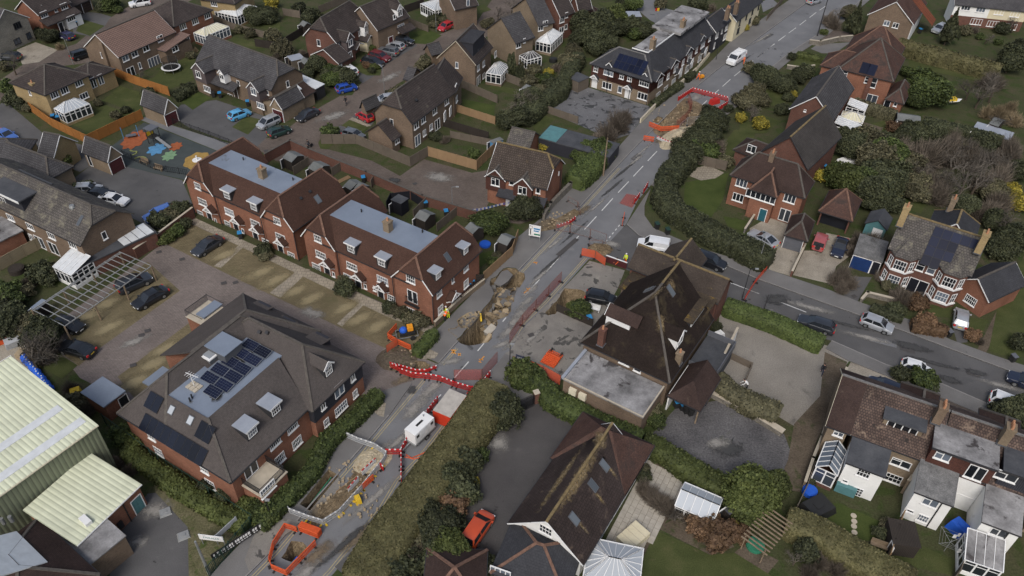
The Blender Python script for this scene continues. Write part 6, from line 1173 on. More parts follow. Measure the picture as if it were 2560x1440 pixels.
w3=wing(d3(2140,935),d3(2500,1085),4.4,6.2,'old_felt');H.win(w3,'f',d3(2295,1045),1.4,1.2,'c2');MB().tube((w3.x1-1.0,w3.y0+.05,0),(w3.x1-1.0,w3.y0+.05,4.2),.06,n=5).build('drainpipe','black_metal',H.o)
# box dormers
for pa,pb,bk,wl_,rf,qs in((d3(1695,262),d3(2290,502),5.2,'tile_hung','old_felt',((d3(1790,360),1.4,1.1,'c2'),(d3(2085,510),1.6,1.9,'fr'))),(d3(2330,480),d3(2620,600),4.2,'dark_boarding','dark_felt',((d3(2360,540),1.9,1.1,'c2'),))):
 z7=7.3;a,bb=H.loc(pa,z7),H.loc(pb,z7);x0,x1_=sorted((a.x,bb.x));y=min(a.y,bb.y)+.2
 MB().box(x0+.1,x1_-.1,y,y+bk,4.6,z7).build('dormer',wl_,H.o);MB().box(x0,x1_,y-.2,y+bk,z7,z7+.16).build('dormer_roof',rf,H.o);MB().box(x0,x1_,y-.25,y-.2,z7-.1,z7+.16).build('fascia','dark_paint',H.o)
 D=Block();D.x0,D.x1,D.y0,D.y1,D.over=x0,x1_,y,y+4,0
 for q,ww,hh,st in qs:H.win(D,'f',q,ww,hh,st)
D=Block();D.x0,D.x1,D.y0,D.y1,D.over=0,0,.3,3,0;H.win(D,'f',d3(2015,685),1.7,1.1,'c2');H.win(D,'f',d3(1950,810),1.4,1.2,'c2');MB().box(w2.x1-.1,w3.x0+.1,.2,.3,0,4.9).build('render_panel','white_render',H.o)
H.chimney(c3(1805,1130),zr+1.6,zr-.8,.8,1.0,'brown_brick',3);H.chimney(d3(2415,95),zr+1.6,zr-.8,.8,1.0,'tan_brick',3)
H.block(x1+4.0,x1+8,H.W-2.5,H.W+2.0,4.2,1.8,'gable','y','tan_brick','dark_clay_tiles',ends='gh',barge=None);H.block(x1+12.0,x1+16,H.W-2.5,H.W+2.0,4.2,1.8,'gable','y','tan_brick','dark_clay_tiles',ends='gh',barge=None)
o=H.conservatory(d3(655,455),d3(832,535),d3(725,240),2.6,1.0,'gable','roof_glass','dark_red_brick')
o=H.conservatory(d3(1995,1290),d3(2320,1400),d3(2085,1090),2.2,.9,'lean','old_felt','white_render',name='garden_room')
WT=H
# ================================================================ CARS
plain('tyre',(0.018,0.018,0.019),0.9);plain('rim_metal',(0.35,0.36,0.37),0.35,metal=0.7);plain('head_lamp',(0.75,0.77,0.8),0.15,0.6,var=.03);plain('tail_lamp',(0.5,0.02,0.02),0.2,0.6);plain('plate_white',(0.75,0.75,0.72),0.5);plain('plate_yellow',(0.7,0.5,0.06),0.5);plain('trim_black',(0.02,0.02,0.02),0.6)
glassmat('car_glass',(0.02,0.024,0.03),0.06,0.7,k=(1,1.4))
CARCOL=dict(black=(0.012,0.013,0.016),navy=(0.015,0.02,0.04),charcoal=(0.045,0.05,0.06),grey=(0.16,0.17,0.185),silver=(0.42,0.44,0.47),white=(0.72,0.73,0.74),blue=(0.02,0.07,0.36),midblue=(0.06,0.14,0.42),azure=(0.1,0.36,0.62),red=(0.42,0.02,0.03),maroon=(0.13,0.015,0.02),orange=(0.5,0.07,0.02),green=(0.015,0.04,0.035),purple=(0.03,0.03,0.075),pink=(0.35,0.09,0.09))
for k,c in CARCOL.items():paint('paint_'+k,c,0.3,0.35 if k in('silver','grey','charcoal')else 0.0)
#        L    W    H    hood  boot  belt  xa(rear glass base) xb(roof rear) xc(roof front) xd(screen base)
CAR=dict(hatch=(4.0,1.76,1.48,.86,.98,.95,-1.88,-1.45,.35,1.12),small=(3.55,1.64,1.5,.86,.98,.95,-1.66,-1.25,.3,1.0),saloon=(4.65,1.84,1.42,.84,.98,.92,-1.75,-.95,.35,1.2),coupe=(4.6,1.84,1.36,.82,.96,.9,-1.8,-.75,.2,1.05),suv=(4.5,1.88,1.66,.98,1.1,1.05,-2.12,-1.8,.35,1.15),mpv=(4.3,1.78,1.62,.9,1.0,.97,-2.05,-1.7,.6,1.45),estate=(4.6,1.8,1.48,.86,.98,.94,-2.18,-1.7,.35,1.15),van=(4.45,1.84,1.82,1.05,1.15,1.12,-2.2,-2.12,.65,1.3),bigvan=(5.3,2.0,2.0,1.15,1.3,1.25,-2.62,-2.55,1.15,1.8),jeep=(3.9,1.75,1.78,1.05,1.08,1.05,-1.9,-1.8,.4,.8),cabrio=(4.6,1.8,1.38,.83,.96,.9,-1.5,-.8,.2,1.0))
CARC={}
def car_meshes(t):
 if t in CARC:return CARC[t]
 L,W,H,hood,boot,belt,xa,xb,xc,xd=CAR[t];h=L/2;hw=W/2;wb=L*.29
 def top(x):
  if x>xd:return belt+(hood-belt)*min(1,(x-xd)/.5)-.16*max(0,(x-h+.5)/.5)**2
  if x<xa:return boot-.12*max(0,(-h+.3-x)/.3)
  return belt
 xs=sorted(set([-h,-h+.06,-h+.22,-wb-.38,-wb-.3,-wb,-wb+.3,-wb+.38,-.2,.4,wb-.38,wb-.3,wb,wb+.3,wb+.38,h-.3,h-.1,h,xa,xd,(xd+h)/2]))
 b=MB();b.sm=True;rows=[]
 for x in xs:
  e=max(0,(abs(x)-h+.45)/.45);k=1-.16*e*e;z1=top(x);arch=any(abs(x-q)<.32 for q in(wb,-wb));zs=.62 if arch else.22+.1*e;zs=min(zs,z1-.2)
  q=[(hw*.94*k,zs),(hw*k,min(z1-.12,max(.5,zs+.02))),(hw*.985*k,z1-.1),(hw*.9*k,z1),(0,z1+.035)]
  rows.append([(x,y,z)for y,z in q]+[(x,-y,z)for y,z in q[-2::-1]])
 n=len(rows[0]);vs=[p for r in rows for p in r];fs=[(i*n+j,i*n+j+1,(i+1)*n+j+1,(i+1)*n+j)for i in range(len(rows)-1)for j in range(n-1)]
 fs+=[tuple(range(n)),tuple((len(rows)-1)*n+j for j in range(n-1,-1,-1))];b.add(vs,fs)
 b.add([(x,s*hw*.9,.22)for x in(-h+.1,h-.1)for s in(-1,1)],[(0,1,3,2)],1)
 bw,rw=hw*.9,hw*.74 if t not in('van','bigvan','jeep')else hw*.86
 zr=H-.04;B=lambda s,x:Vector((x,s*bw,belt-.01));Rf=lambda s,x:Vector((x,s*rw,zr))
 b.add([(xb-.03,-rw-.02,zr-.03),(xb-.03,rw+.02,zr-.03),(xc+.05,rw+.02,zr-.03),(xc+.05,-rw-.02,zr-.03),(xb+.1,-rw*.8,H),(xb+.1,rw*.8,H),(xc-.1,rw*.8,H),(xc-.1,-rw*.8,H)],[(4,5,6,7)[::-1],(0,1,5,4),(1,2,6,5),(2,3,7,6),(3,0,4,7)])
 for s in(-1,1):
  b.obox(B(s,xd),Rf(s,xc),.09,.09);b.obox(B(s,xa),Rf(s,xb),.16,.12);m_=(xb+xc)/2;b.obox(B(s,m_),Rf(s,m_),.1,.06);b.obox(Rf(s,xb),Rf(s,xc),.08,.07)
  b.box(xd-.35,xd-.15,s*(hw+.1)-.09,s*(hw+.1)+.09,belt-.02,belt+.13)
  if t in('van','bigvan'):
   b.add([B(s,xa),B(s,.0),Rf(s,.0),Rf(s,xb)],[(0,1,2,3)])
 if t in('van','bigvan'):b.add([B(-1,xa-.01),B(1,xa-.01),Rf(1,xb-.01),Rf(-1,xb-.01)],[(0,1,2,3)])
 out={};g=lambda a:MB().add(a,[(0,1,2,3)])
 i_=.02
 out['windscreen']=g([B(-1,xd),B(1,xd),Rf(1,xc),Rf(-1,xc)]).mesh('windscreen','car_glass');out['rear_window']=g([B(1,xa),B(-1,xa),Rf(-1,xb),Rf(1,xb)]).mesh('rear_window','car_glass')
 for s in(-1,1):
  k='side_window';pv=t in('van','bigvan');out[k+str(s)]=g([B(s,.02 if pv else xa),B(s,xd),Rf(s,xc),Rf(s,.02 if pv else xb)]).mesh(k,'car_glass')
 if t=='jeep':
  w_=MB();w_.tube((-h-.2,0,.95),(-h,0,.95),.34,n=12);out['spare_wheel']=w_.mesh('spare_wheel','tyre')
 if t=='cabrio':
  r_=MB();r_.add([(xb-.1,-rw-.03,zr-.02),(xb-.1,rw+.03,zr-.02),(xc,rw+.03,zr-.02),(xc,-rw-.03,zr-.02),(xb,-rw*.8,H+.02),(xb,rw*.8,H+.02),(xc-.1,rw*.8,H+.02),(xc-.1,-rw*.8,H+.02)],[(7,6,5,4),(0,1,5,4),(1,2,6,5),(2,3,7,6),(3,0,4,7)]);out['soft_top']=r_.mesh('soft_top','trim_black')
 wr=.33 if t not in('suv','bigvan','jeep')else.37
 wm=MB().tube((0,-.11,0),(0,.11,0),wr,n=14).mesh('wheel','tyre');rm=MB().tube((0,-.125,0),(0,.125,0),wr*.62,n=10).mesh('rim','rim_metal')
 hl=MB().box(h-.28,h-.03,-.2,.2,-.07,.07).mesh('headlight','head_lamp');tl=MB().box(-h-.01,-h+.14,-.15,.15,-.12,.12).mesh('tail_light','tail_lamp')
 pw=MB().box(h-.01,h+.02,-.26,.26,.4,.51).mesh('number_plate','plate_white');py=MB().box(-h-.03,-h+.01,-.26,.26,.62,.73).mesh('number_plate','plate_yellow')
 CARC[t]=(b.mesh('body',['paint_grey','trim_black']),out,wm,rm,hl,tl,pw,py,wb,hw,hood,boot,wr);return CARC[t]
def vehicle(t,colr,rear,front,label,cat='car',group='cars parked around the village',zc=.75,name='parked_car'):
 body,out,wm,rm,hl,tl,pw,py,wb,hw,hood,boot,wr=car_meshes(t)
 a,b=G(rear,zc),G(front,zc);c=(a+b)/2
 o=empty(name,(c.x,c.y,.03),math.atan2(b.y-a.y,b.x-a.x),label,cat,group)
 bo=link('body',body,o);bo.material_slots[0].link='OBJECT';bo.material_slots[0].material=MATS['paint_'+colr]
 for k,me in out.items():
  if t in('van','bigvan')and k=='rear_window':continue
  link(k.rstrip('-1'),me,o)
 for sx in(-1,1):
  for sy in(-1,1):
   w_=link('wheel',wm,o,(sx*wb,sy*(hw-.12),wr));link('rim',rm,w_)
 for s in(-1,1):link('headlight',hl,o,(0,s*(hw-.3),hood-.2));link('tail_light',tl,o,(0,s*(hw-.22),boot-.2))
 link('number_plate',pw,o);link('number_plate',py,o)
 return o
for t,c_,r,f,lab in[('hatch','azure',a0(2085,1050),a0(2220,1000),'light blue hatchback on the grey drive near the mauve gables'),('mpv','silver',a1(205,1055),a1(20,1140),'silver people carrier with dark roof glass at the drive mouth'),('hatch','green',a1(125,1205),a1(290,1150),'dark green hatchback parked just below the silver people carrier'),('saloon','charcoal',a1(545,985),a1(375,1070),'dark grey saloon parked alone on the brick road'),('hatch','blue',a1(740,805),a1(885,770),'bright blue hatchback beside the evergreen bushes'),('suv','white',a1(870,655),a1(795,612),'white car half hidden by a white garage door'),('suv','black',a1(972,540),a1(1130,575),'black car at the near end of the row of five'),('suv','maroon',a1(1035,485),a1(1195,530),'dark red car second from the near end of the row'),('suv','grey',a1(1275,475),a1(1105,440),'mid grey car in the middle of the row of five'),('hatch','silver',a1(1320,425),a1(1190,395),'silver hatchback second from the far end of the row'),('suv','black',a1(1245,350),a1(1405,380),'black estate car at the far end of the row, by the grass'),('hatch','red',a1(1765,205),a1(1650,262),'bright red hatchback by the kerb in front of a hedge'),('hatch','charcoal',a1(1888,148),a1(1778,195),'dark blue grey hatchback just behind the bright red one'),('hatch','silver',a1(1225,880),a1(1110,895),'silver car partly hidden behind the half hipped semi roof'),('small','red',a1(1020,1065),a1(935,1020),'dark red small car poking out by the grey garage wall'),('hatch','grey',a1(785,1180),a1(970,1235),'grey hatchback with red rear lamps beside the pale fence'),('suv','white',a0(1325,12),a0(1185,35),'white car on the street at the very top edge'),('mpv','black',a0(680,505),a0(790,470),'black estate car by the brown gable wall'),('hatch','purple',a0(645,335),a0(540,300),'dark purple car on the drive next to a round bush'),('estate','charcoal',a0(160,510),a0(0,500),'dark grey estate in front of the flint house at the left edge'),('saloon','midblue',a0(-20,1180),a0(115,1240),'blue saloon cut by the left edge'),('suv','black',a0(345,1385),a0(215,1325),'black and silver car beside the yellow gable, upper left'),('saloon','white',b0(920,480),b0(1112,510),'white saloon at the end of the line behind the long roof'),('saloon','black',b0(785,435),b0(990,450),'black car next to the white saloon'),('hatch','silver',b0(690,405),b0(890,395),'silver car half hidden by a clipped hedge'),('estate','midblue',b0(1540,580),b0(1325,665),'blue estate parked behind bushes near the brick wall'),('saloon','charcoal',b0(1985,835),b0(1745,985),'dark grey saloon alone on the tan parking bays'),('suv','charcoal',b0(1070,1305),b0(1335,1190),'dark grey four by four under the metal pergola'),('saloon','black',c0(1475,80),c0(1222,225),'black saloon with pale roof line beside the pergola'),('hatch','black',c0(500,360),c0(730,435),'black car nosing out from the near end of the pergola'),('saloon','black',c0(812,650),c0(560,580),'black car with red rear lamps beside the rough grass corner'),('suv','black',b2(1705,1020),b2(1872,1085),'small black car on the side road behind the lichen covered roof'),('hatch','black',c2(712,135),c2(885,170),'black hatchback at the rim of the smaller sinkhole'),('coupe','silver',b3(278,900),b3(78,790),'silver coupe on the pale gravel drive'),('jeep','pink',b3(655,955),b3(715,800),'faded red four by four with spare wheel on its back'),('cabrio','navy',b3(892,845),b3(835,1000),'dark convertible with fabric roof in front of the open carport'),('hatch','silver',c3(1042,330),c3(1360,450),'silver hatchback parked along the side road kerb'),('estate','charcoal',c3(800,440),c3(510,345),'dark grey car half hidden by the clipped hedge'),('small','white',c3(1408,750),c3(1702,840),'small white hatchback on the side road by a round shrub'),('suv','white',c3(2248,1065),c3(2555,1185),'white four by four at the right edge'),('saloon','navy',c3(2640,950),c3(2500,895),'dark car just showing at the right edge'),('hatch','silver',c3(1945,420),c3(1965,265),'white hatchback nosed up to the low brick wing'),('mpv','orange',d1(1900,1150),d1(2080,885),'orange red people carrier on the dark drive'),('hatch','navy',c3(1330,985),c3(1210,935),'dark car mostly hidden behind the pantile cottage roof'),('hatch','silver',a3(575,20),a3(690,-15),'pale car driving at the far end of the main road'),('suv','silver',a3(1800,240),a3(1725,275),'silver car tucked in beside a dark conifer')]:
 vehicle(t,c_,r,f,lab)
v=vehicle('van','white',b2(1405,925),b2(1140,880),'small white van with yellow rear markings by the works','van',None,.9,'delivery_van');m=MB()
for k in range(6):m.add([(-2.24,-.8+k*.27,.5),(-2.24,-.66+k*.27,.5),(-2.2,-.8+k*.27+.3,1.6),(-2.2,-.94+k*.27+.3,1.6)],[(0,1,2,3)])
m.build('rear_marking','plate_yellow',v)
v=vehicle('bigvan','white',a2(2085,470),a2(1950,565),'white works van with roof rack on the main road','van',None,1.0,'works_van');m=MB()
for k in range(4):m.box(-2.2+k*.9,-2.1+k*.9,-.8,.8,2.02,2.1)
m.build('roof_rack','white_paint',v)
# ================================================================ FENCES AND WALLS
def boards(nm,c,v=.3):ribbed(nm,c,tuple(x*.55 for x in c),.15,.85,.4,spec=.1)
boards('orange_boards',(0.33,0.145,0.045));boards('weathered_boards',(0.15,0.125,0.1));boards('pale_boards',(0.27,0.225,0.15));boards('dark_boards',(0.045,0.038,0.033));boards('tan_boards',(0.3,0.2,0.115));boards('black_boards',(0.02,0.021,0.027))
plain('steel_bar',(0.3,0.305,0.3),.4,metal=.3);plain('green_metal',(0.015,0.04,0.03),.5)
PANC={}
def fence(label,pts,h=1.75,mat='weathered_boards',pl=1.83,name='panel_fence',z0=0.0,group=None,cat='fence',closed=False):
 P=[G(p)for p in pts];o=empty(name,(P[0].x,P[0].y,0),0,label,cat,group);O=P[0].copy()
 for a,b in zip(P[:-1],P[1:]):
  L=(b-a).length;n=max(1,round(L/pl));w_=L/n;an=math.atan2(b.y-a.y,b.x-a.x)
  for i in range(n+1):
   q=a.lerp(b,i/n)-O;q.z=z0
   if i<n:
    k=(round(w_,1),h,mat)
    if k not in PANC:PANC[k]=MB().box(.05,round(w_,1)-.05,-.025,.025,.04,h).box(.0,round(w_,1),-.04,.04,h+.002,h+.05).mesh('fence_panel',mat)
    e=link('fence_panel',PANC[k],o,q,an)
   if i<n or b is P[-1]:
    k=('post',h,mat)
    if k not in PANC:PANC[k]=MB().box(-.055,.055,-.055,.055,0,h+.1).mesh('fence_post',mat)
    link('fence_post',PANC[k],o,q,an)
 return o
def railing(label,pts,h=1.1,mat='black_metal',gap=.35,name='railing',z0=0.0,cat='railing'):
 P=[G(p)for p in pts];m=MB();po=[];O=P[0]
 for a,b in zip(P[:-1],P[1:]):
  a=a-O;b=b-O;L=(b-a).length;n=max(2,int(L/gap))
  for z in(.12,h-.06):m.obox(a+Vector((0,0,z0+z)),b+Vector((0,0,z0+z)),.05,.05)
  for i in range(n+1):
   q=a.lerp(b,i/n);m.box(q.x-.02,q.x+.02,q.y-.02,q.y+.02,z0,z0+h)
   if i%6==0:po.append(q)
 o=empty(name,O,0,label,cat);m.build('bars',mat,o);pm=MB().box(-.04,.04,-.04,.04,z0,z0+h+.12).mesh('post',mat)
 for q in po:link('post',pm,o,(q.x,q.y,0))
 return o
def wall(label,pts,h=1.0,mat='red_brick',t=.22,cap='stone_trim',name='garden_wall',z0=0):
 P=[G(p)for p in pts];O=P[0];m=MB();c=MB()
 for a,b in zip(P[:-1],P[1:]):
  a=a-O;b=b-O;d=(b-a).normalized()*t/2;m.obox(a-d+Vector((0,0,z0+h/2)),b+d+Vector((0,0,z0+h/2)),t,h);c.obox(a-d*1.3+Vector((0,0,z0+h+.035)),b+d*1.3+Vector((0,0,z0+h+.035)),t+.08,.066)
 o=empty(name,O,0,label,'wall');m.build('brickwork',mat,o);c.build('coping',cap,o);return o
ground('stone_wall',[(0.3,(0.11,0.1,0.085)),(0.7,(0.22,0.2,0.17))],1.5,6.0,.4)
fence('bright orange board fence along the yellow house lawn above the playground',[(80,280),(133,318),(224,362),(300,325),(358,298)],1.8,'orange_boards');fence('bright orange board fence between the two lawns below the trampoline',[(268,182),(340,212),(425,240)],1.8,'orange_boards')
fence('tall grey brown board fence round the turning area corner',[b1(590,0),b1(905,0),b1(1390,205),b1(1550,110)],1.8,'weathered_boards');fence('tan board fence between the turning area and a small lawn',[b1(1550,110),b1(1985,235),b1(2155,70)],1.8,'tan_boards')
fence('pale new board fence in the left edge garden',[b0(0,1145),b0(240,1010),b0(455,900)],1.8,'pale_boards');fence('grey fence between back gardens below the semis',[a1(1560,1170),a1(1660,1130),a1(2090,1260)],1.5,'dark_boards');fence('tan fence between two lawns of the semis',[a1(1780,1000),a1(2150,1120)],1.5,'tan_boards');fence('grey fence beside the square lawn',[a1(1850,790),a1(2170,930)],1.6,'weathered_boards');fence('grey fence behind the white conservatory garden',[a1(2080,660),a1(2400,790)],1.6,'weathered_boards');fence('low slatted fence in the garden below the semis',[a1(1750,1240),a1(2130,1320)],1.3,'weathered_boards')
fence('dark timber fence across the tarmac yard',[a2(195,975),a2(590,1115)],1.4,'weathered_boards');fence('grey board fence screening the long flat roofed shed',[a2(480,1390),a2(620,1440),a2(640,1400)],1.8,'weathered_boards')
fence('brown board fence along the pavement next to the sinkhole',[e1(780,390),e1(1200,5),b1(2355,860)],1.6,'tan_boards',z0=.12);fence('short grey slatted gate fence beside the blue topped bins',[e1(640,420),e1(770,420)],1.6,'dark_boards')
fence('board fence behind the half round deck',[b2(1655,180),b2(1920,240)],1.7,'weathered_boards');fence('grey board fence along the top left garden',[a0(1900,180),a0(2100,270),a0(2400,350)],1.5,'weathered_boards');fence('pale curved fence by the yellow blossom tree',[a1(250,140),a1(400,165),a1(410,120)],1.6,'weathered_boards');fence('long grey fence behind the red brick house',[a1(570,120),a1(820,20)],1.6,'weathered_boards');fence('dark fence round the small back garden with sheds',[a1(0,420),a1(200,450),a1(440,300)],1.6,'dark_boards');fence('brown fence beside two small sheds',[a1(310,620),a1(480,545)],1.6,'dark_boards');fence('low wooden fence by the white conservatory and verge',[a1(1350,210),a1(1550,290)],1.4,'weathered_boards');fence('dark brown fence at the top of the village',[a1(1340,120),a1(1510,60)],1.7,'dark_boards')
fence('dark green black fence beside the plastic lean-to',[a1(540,905),a1(620,830)],1.9,'dark_boards');fence('tall plank fence running between two white cottages',[d3(1265,1330),d3(1340,1080),d3(1390,950)],1.9,'tan_boards');fence('tall dark plank fence beside the last white cottage',[d3(1880,1480),d3(1960,1250),d3(2000,1130)],1.9,'weathered_boards');fence('black board fence beside the garden of covered furniture',[d3(455,870),d3(545,680),d3(610,480)],1.3,'weathered_boards')
fence('grey fence beside the cream cottages and road',[a3(200,190),a3(310,60),a3(350,10)],1.4,'weathered_boards');fence('fence panel by the yellow garden conservatory',[a3(1050,1170),a3(1220,1220)],1.5,'weathered_boards');fence('low picket fence in the gravel yard',[c2(1960,710),c2(2150,800),c2(2100,920)],1.0,'weathered_boards');fence('dark lattice trellis fence beside the smaller sinkhole',[c2(400,280),c2(560,350),c2(720,420)],1.2,'dark_boards',name='trellis_fence');fence('short dark picket by the black hatchback',[c2(700,190),c2(810,225)],.9,'dark_boards')
for i,(p,q)in enumerate([((345,280),(480,190)),((690,290),(790,225)),((1040,400),(1060,370)),((1420,670),(1530,560)),((1630,790),(1810,640)),((800,470),(870,400))]):fence(['lattice fence between the first two back yards of the terrace','low lattice fence with timber stacked beside it','short fence beside the paired grey sheds','fence beside the pale slab yard','lattice fence with plants at the last yard of the terrace','fence between terraces behind the shed'][i],[b1(*p),b1(*q)],1.5,'weathered_boards')
fence('black painted fence round the yard with the black shed',[b1(1180,590),b1(1215,520),b1(1390,500),b1(1500,570)],1.5,'black_boards')
wall('long red brick wall behind the terrace back gardens',[b1(95,170),b1(320,45),b1(480,120),b1(1000,330),b1(1500,545),b1(1980,690)],1.7,'dark_red_brick',cap='ridge_brown');wall('brick boundary wall between the parking bays and the long brick house',[b0(1240,1030),b0(1450,890),b0(1750,660)],1.7,'dark_red_brick',cap='stone_trim');wall('low brick wall along the pavement with dark railing',[c1(1615,420),c1(1850,200),c1(2050,40)],.8,'tan_brick',z0=.1)
wall('mossy flint wall along the pavement below the twin gabled house',[b2(285,690),b2(345,590),b2(520,410),b2(760,190),b2(930,60)],1.3,'stone_wall',.4,'stone_wall');wall('white capped low wall in front of the tile hung apartments',[a2(1155,1110),a2(1300,960),a2(1540,750)],.8,'cream_render',z0=.1);wall('low wall of the slate roofed apartments further up the road',[a2(1590,700),a2(1660,640),a2(1770,510)],.7,'cream_render',z0=.1);wall('curved stone wall between the front lawns, upper right',[a3(390,620),a3(520,640),a3(620,620)],.8,'stone_wall',.35,'stone_trim');wall('stone retaining wall at the gravel drive, upper right',[a3(590,400),a3(680,410),a3(850,370),a3(960,360)],1.0,'stone_wall',.35,'stone_trim')
wall('old brick wall dividing gravel yard and dark yard',[c2(1770,1030),c2(2130,1210),c2(2400,1380)],.7,'stone_wall',.7,'stone_trim');wall('low brick wall between the two gravel drives',[b3(420,1190),b3(535,950)],1.0,'dark_red_brick');wall('low front wall of the bay windowed pair',[c3(1050,200),c3(1100,145),c3(1330,200)],.7,'stone_wall',.3,'stone_trim');wall('brick wall beside the end cottage and mud track',[d3(530,640),d3(600,430),d3(680,230),c3(900,850)],1.1,'tan_brick');wall('rendered low wall beside the curving hedge',[b3(0,800),b3(105,640)],.8,'old_concrete',.2);wall('white rendered yard wall of the roof terrace',[c2(1880,790),c2(1990,570)],2.6,'white_render',.2);wall('garden wall between two white cottages',[d3(1420,690),d3(1560,490)],2.2,'tan_brick',.25)
wall('red timber hoarding beside the excavation at the junction',[b2(845,1060),b2(1025,1125)],1.1,'maroon_door',.1,'white_paint','site_hoarding')
railing('dark mesh railing along the far edge of the playground',[a0(1560,1120),a0(1900,1240),a0(2150,1340)],1.2);railing('low railing along the near edge of the playground',[b0(1110,110),b0(1400,235),b0(1690,280)],1.1);railing('dark railing on the low pavement wall by the sinkhole',[c1(1850,205),c1(2050,35)],1.3,z0=.3);railing('black bow topped gate at the dark drive',[c1(2320,1200),c1(2520,1105)],1.5,gap=.14,cat='gate',name='driveway_gate');railing('green palisade fence with dark name board at the bottom edge',[d0(1890,1450),d0(2290,980)],1.7,'green_metal',.16,'palisade_fence',cat='fence');railing('tall green wire fence beside the apartment hedge',[d0(960,80),d0(1450,440),d0(2290,980)],1.8,'green_metal',1.2,'wire_fence',cat='fence')
# ================================================================ SHEDS
def shed(lab,A,B,C,z=1.9,rise=.55,wall_='dark_boards',roof='shed_felt',axis='x',door=None,flat_=False):
 H=House('shed',lab,'shed',A,B,C,z);b=H.block(eave=z,rise=rise,roof='flat' if flat_ else 'gable',axis=axis,wall=wall_,tile=roof,flat=roof,ends='gg',over=.08,ridge=None,barge=None,gutter=None,thick=.06)
 H.door(b,'l' if axis=='x' else 'f',A,.8,1.6,'dark_paint');return H
for lab,t,A,B,C in[('grey felt roofed shed at the top end of the terrace yards',b1,(235,122),(320,165),(405,90)),('second grey felt shed in the terrace yards',b1,(465,215),(555,258),(640,180)),('broad grey shed beside the stacked timber yard',b1,(785,375),(850,415),(950,345)),('grey shed directly behind the dark terrace gable',b1,(880,400),(945,430),(1045,385)),('grey felt shed beside the square of pale slabs',b1,(1425,655),(1520,700),(1600,620)),('grey shed at the corner behind the last terrace house',b1,(1875,755),(1950,810),(2020,730)),('grey shed on the lawn next to the brown board fence',b1,(2165,875),(2260,915),(2345,840)),('green grey shed on the lawn edge behind the cypress',a1,(2390,790),(2440,830),(2500,790)),('tiny shed with pale blue roof in the upper back garden',a1,(390,215),(430,240),(465,200)),('brown shed beside the red brick gable',a1,(395,545),(435,580),(475,530)),('small brown garden shed in the far right field',a3,(2205,1110),(2290,1140),(2355,1085)),('brown roofed open shelter by the long hedge',a3,(1380,1080),(1590,1110),(1615,1045))]:
 shed(lab,t(*A),t(*B),t(*C))
shed('black flat roofed summer shed behind the terrace',b1(1210,500),b1(1305,540),b1(1380,490),2.3,0,'black_boards','dark_felt',flat_=True);shed('pale grey flat shed by the brown shed',a1(275,505),a1(320,550),a1(410,495),1.9,0,'weathered_boards','lead_roof',flat_=True);shed('pale grey metal roofed shed in the top garden',a2(1020,150),a2(1170,150),a2(1020,100),2.0,0,'dark_boards','lead_roof',flat_=True);shed('weathered lean-to store beside the tarmac yard',a2(490,690),a2(600,740),a2(690,690),2.2,.2,'weathered_boards','dark_felt',flat_=True)
shed('long grey roofed poultry shed in the far right garden',a3(2055,1160),a3(2395,1265),a3(2420,1190),1.6,0,'weathered_boards','lead_roof',flat_=True);shed('dark roofed shed among the bare trees',b3(1390,350),b3(1480,385),b3(1515,310),2.0,0,'dark_boards','dark_felt',flat_=True);shed('dark timber flat shed against the middle white cottage',d3(1345,1150),d3(1600,1190),d3(1400,930),2.0,0,'dark_boards','dark_boards',flat_=True)
shed('blue boarded store at the fence end',a1(2100,1265),a1(2135,1290),a1(2150,1200),1.9,0,'splat_blue','shed_felt',flat_=True);shed('small dark shelter by the greenhouse',d2(1900,830),d2(1960,890),d2(2010,790),1.7,0,'dark_boards','dark_felt',flat_=True)
shed('low dark shed near the garden table, left',c0(270,250),c0(330,270),c0(410,180),1.8,0,'dark_boards','felt_roof',flat_=True)
# ================================================================ VEGETATION
LEAF=dict(D=((0.016,0.021,0.011),(0.072,0.078,0.038)),M=((0.016,0.026,0.009),(0.085,0.11,0.032)),L=((0.035,0.047,0.013),(0.095,0.112,0.034)),O=((0.035,0.035,0.02),(0.125,0.115,0.065)),Y=((0.08,0.085,0.02),(0.33,0.26,0.035)),B=((0.08,0.066,0.052),(0.165,0.138,0.11)),R=((0.085,0.05,0.03),(0.16,0.1,0.055)),N=((0.13,0.1,0.06),(0.24,0.19,0.12)),H=((0.052,0.052,0.02),(0.12,0.108,0.05)),T=((0.075,0.065,0.054),(0.12,0.105,0.088)))
for k,(a,b_)in LEAF.items():leafmat('leaf_'+k,a,b_)
plain('bark',(0.075,0.06,0.045),.95,.1,var=.3)
def quads(C,N,s,rg,asp=1.0):
 """leaf quads at C facing about N, half size s"""
 n=len(C);a=rg.normal(size=(n,3));N=N/np.linalg.norm(N,axis=1,keepdims=True)
 t=a-(a*N).sum(1,keepdims=True)*N;t/=np.linalg.norm(t,axis=1,keepdims=True);b=np.cross(N,t)
 s=s.reshape(-1,1);V=np.stack([C-t*s-b*s*asp,C+t*s-b*s*asp,C+t*s+b*s*asp,C-t*s+b*s*asp],1).reshape(-1,3)
 return V,np.arange(n*4).reshape(-1,4)
def lump(P,rg,amp,k=5):
 d=np.zeros(len(P))
 for _ in range(k):
  w_=rg.normal(size=3)*rg.uniform(1.5,4.5);d+=np.sin(P@w_+rg.uniform(0,6.3))
 return 1+amp*d/math.sqrt(k)
def join(parts):
 V=[];F=[];o=0
 for v,f in parts:V.append(v);F.append(f+o);o+=len(v)
 return np.concatenate(V),np.concatenate(F)
def sphere(n=12,k=8):
 m=MB().ell((0,0,0),(1,1,1),n,k);F=np.array([list(f)+([f[2]]if len(f)==3 else[])for f in m.f]);return np.array(m.v),F
SV,SF=sphere()
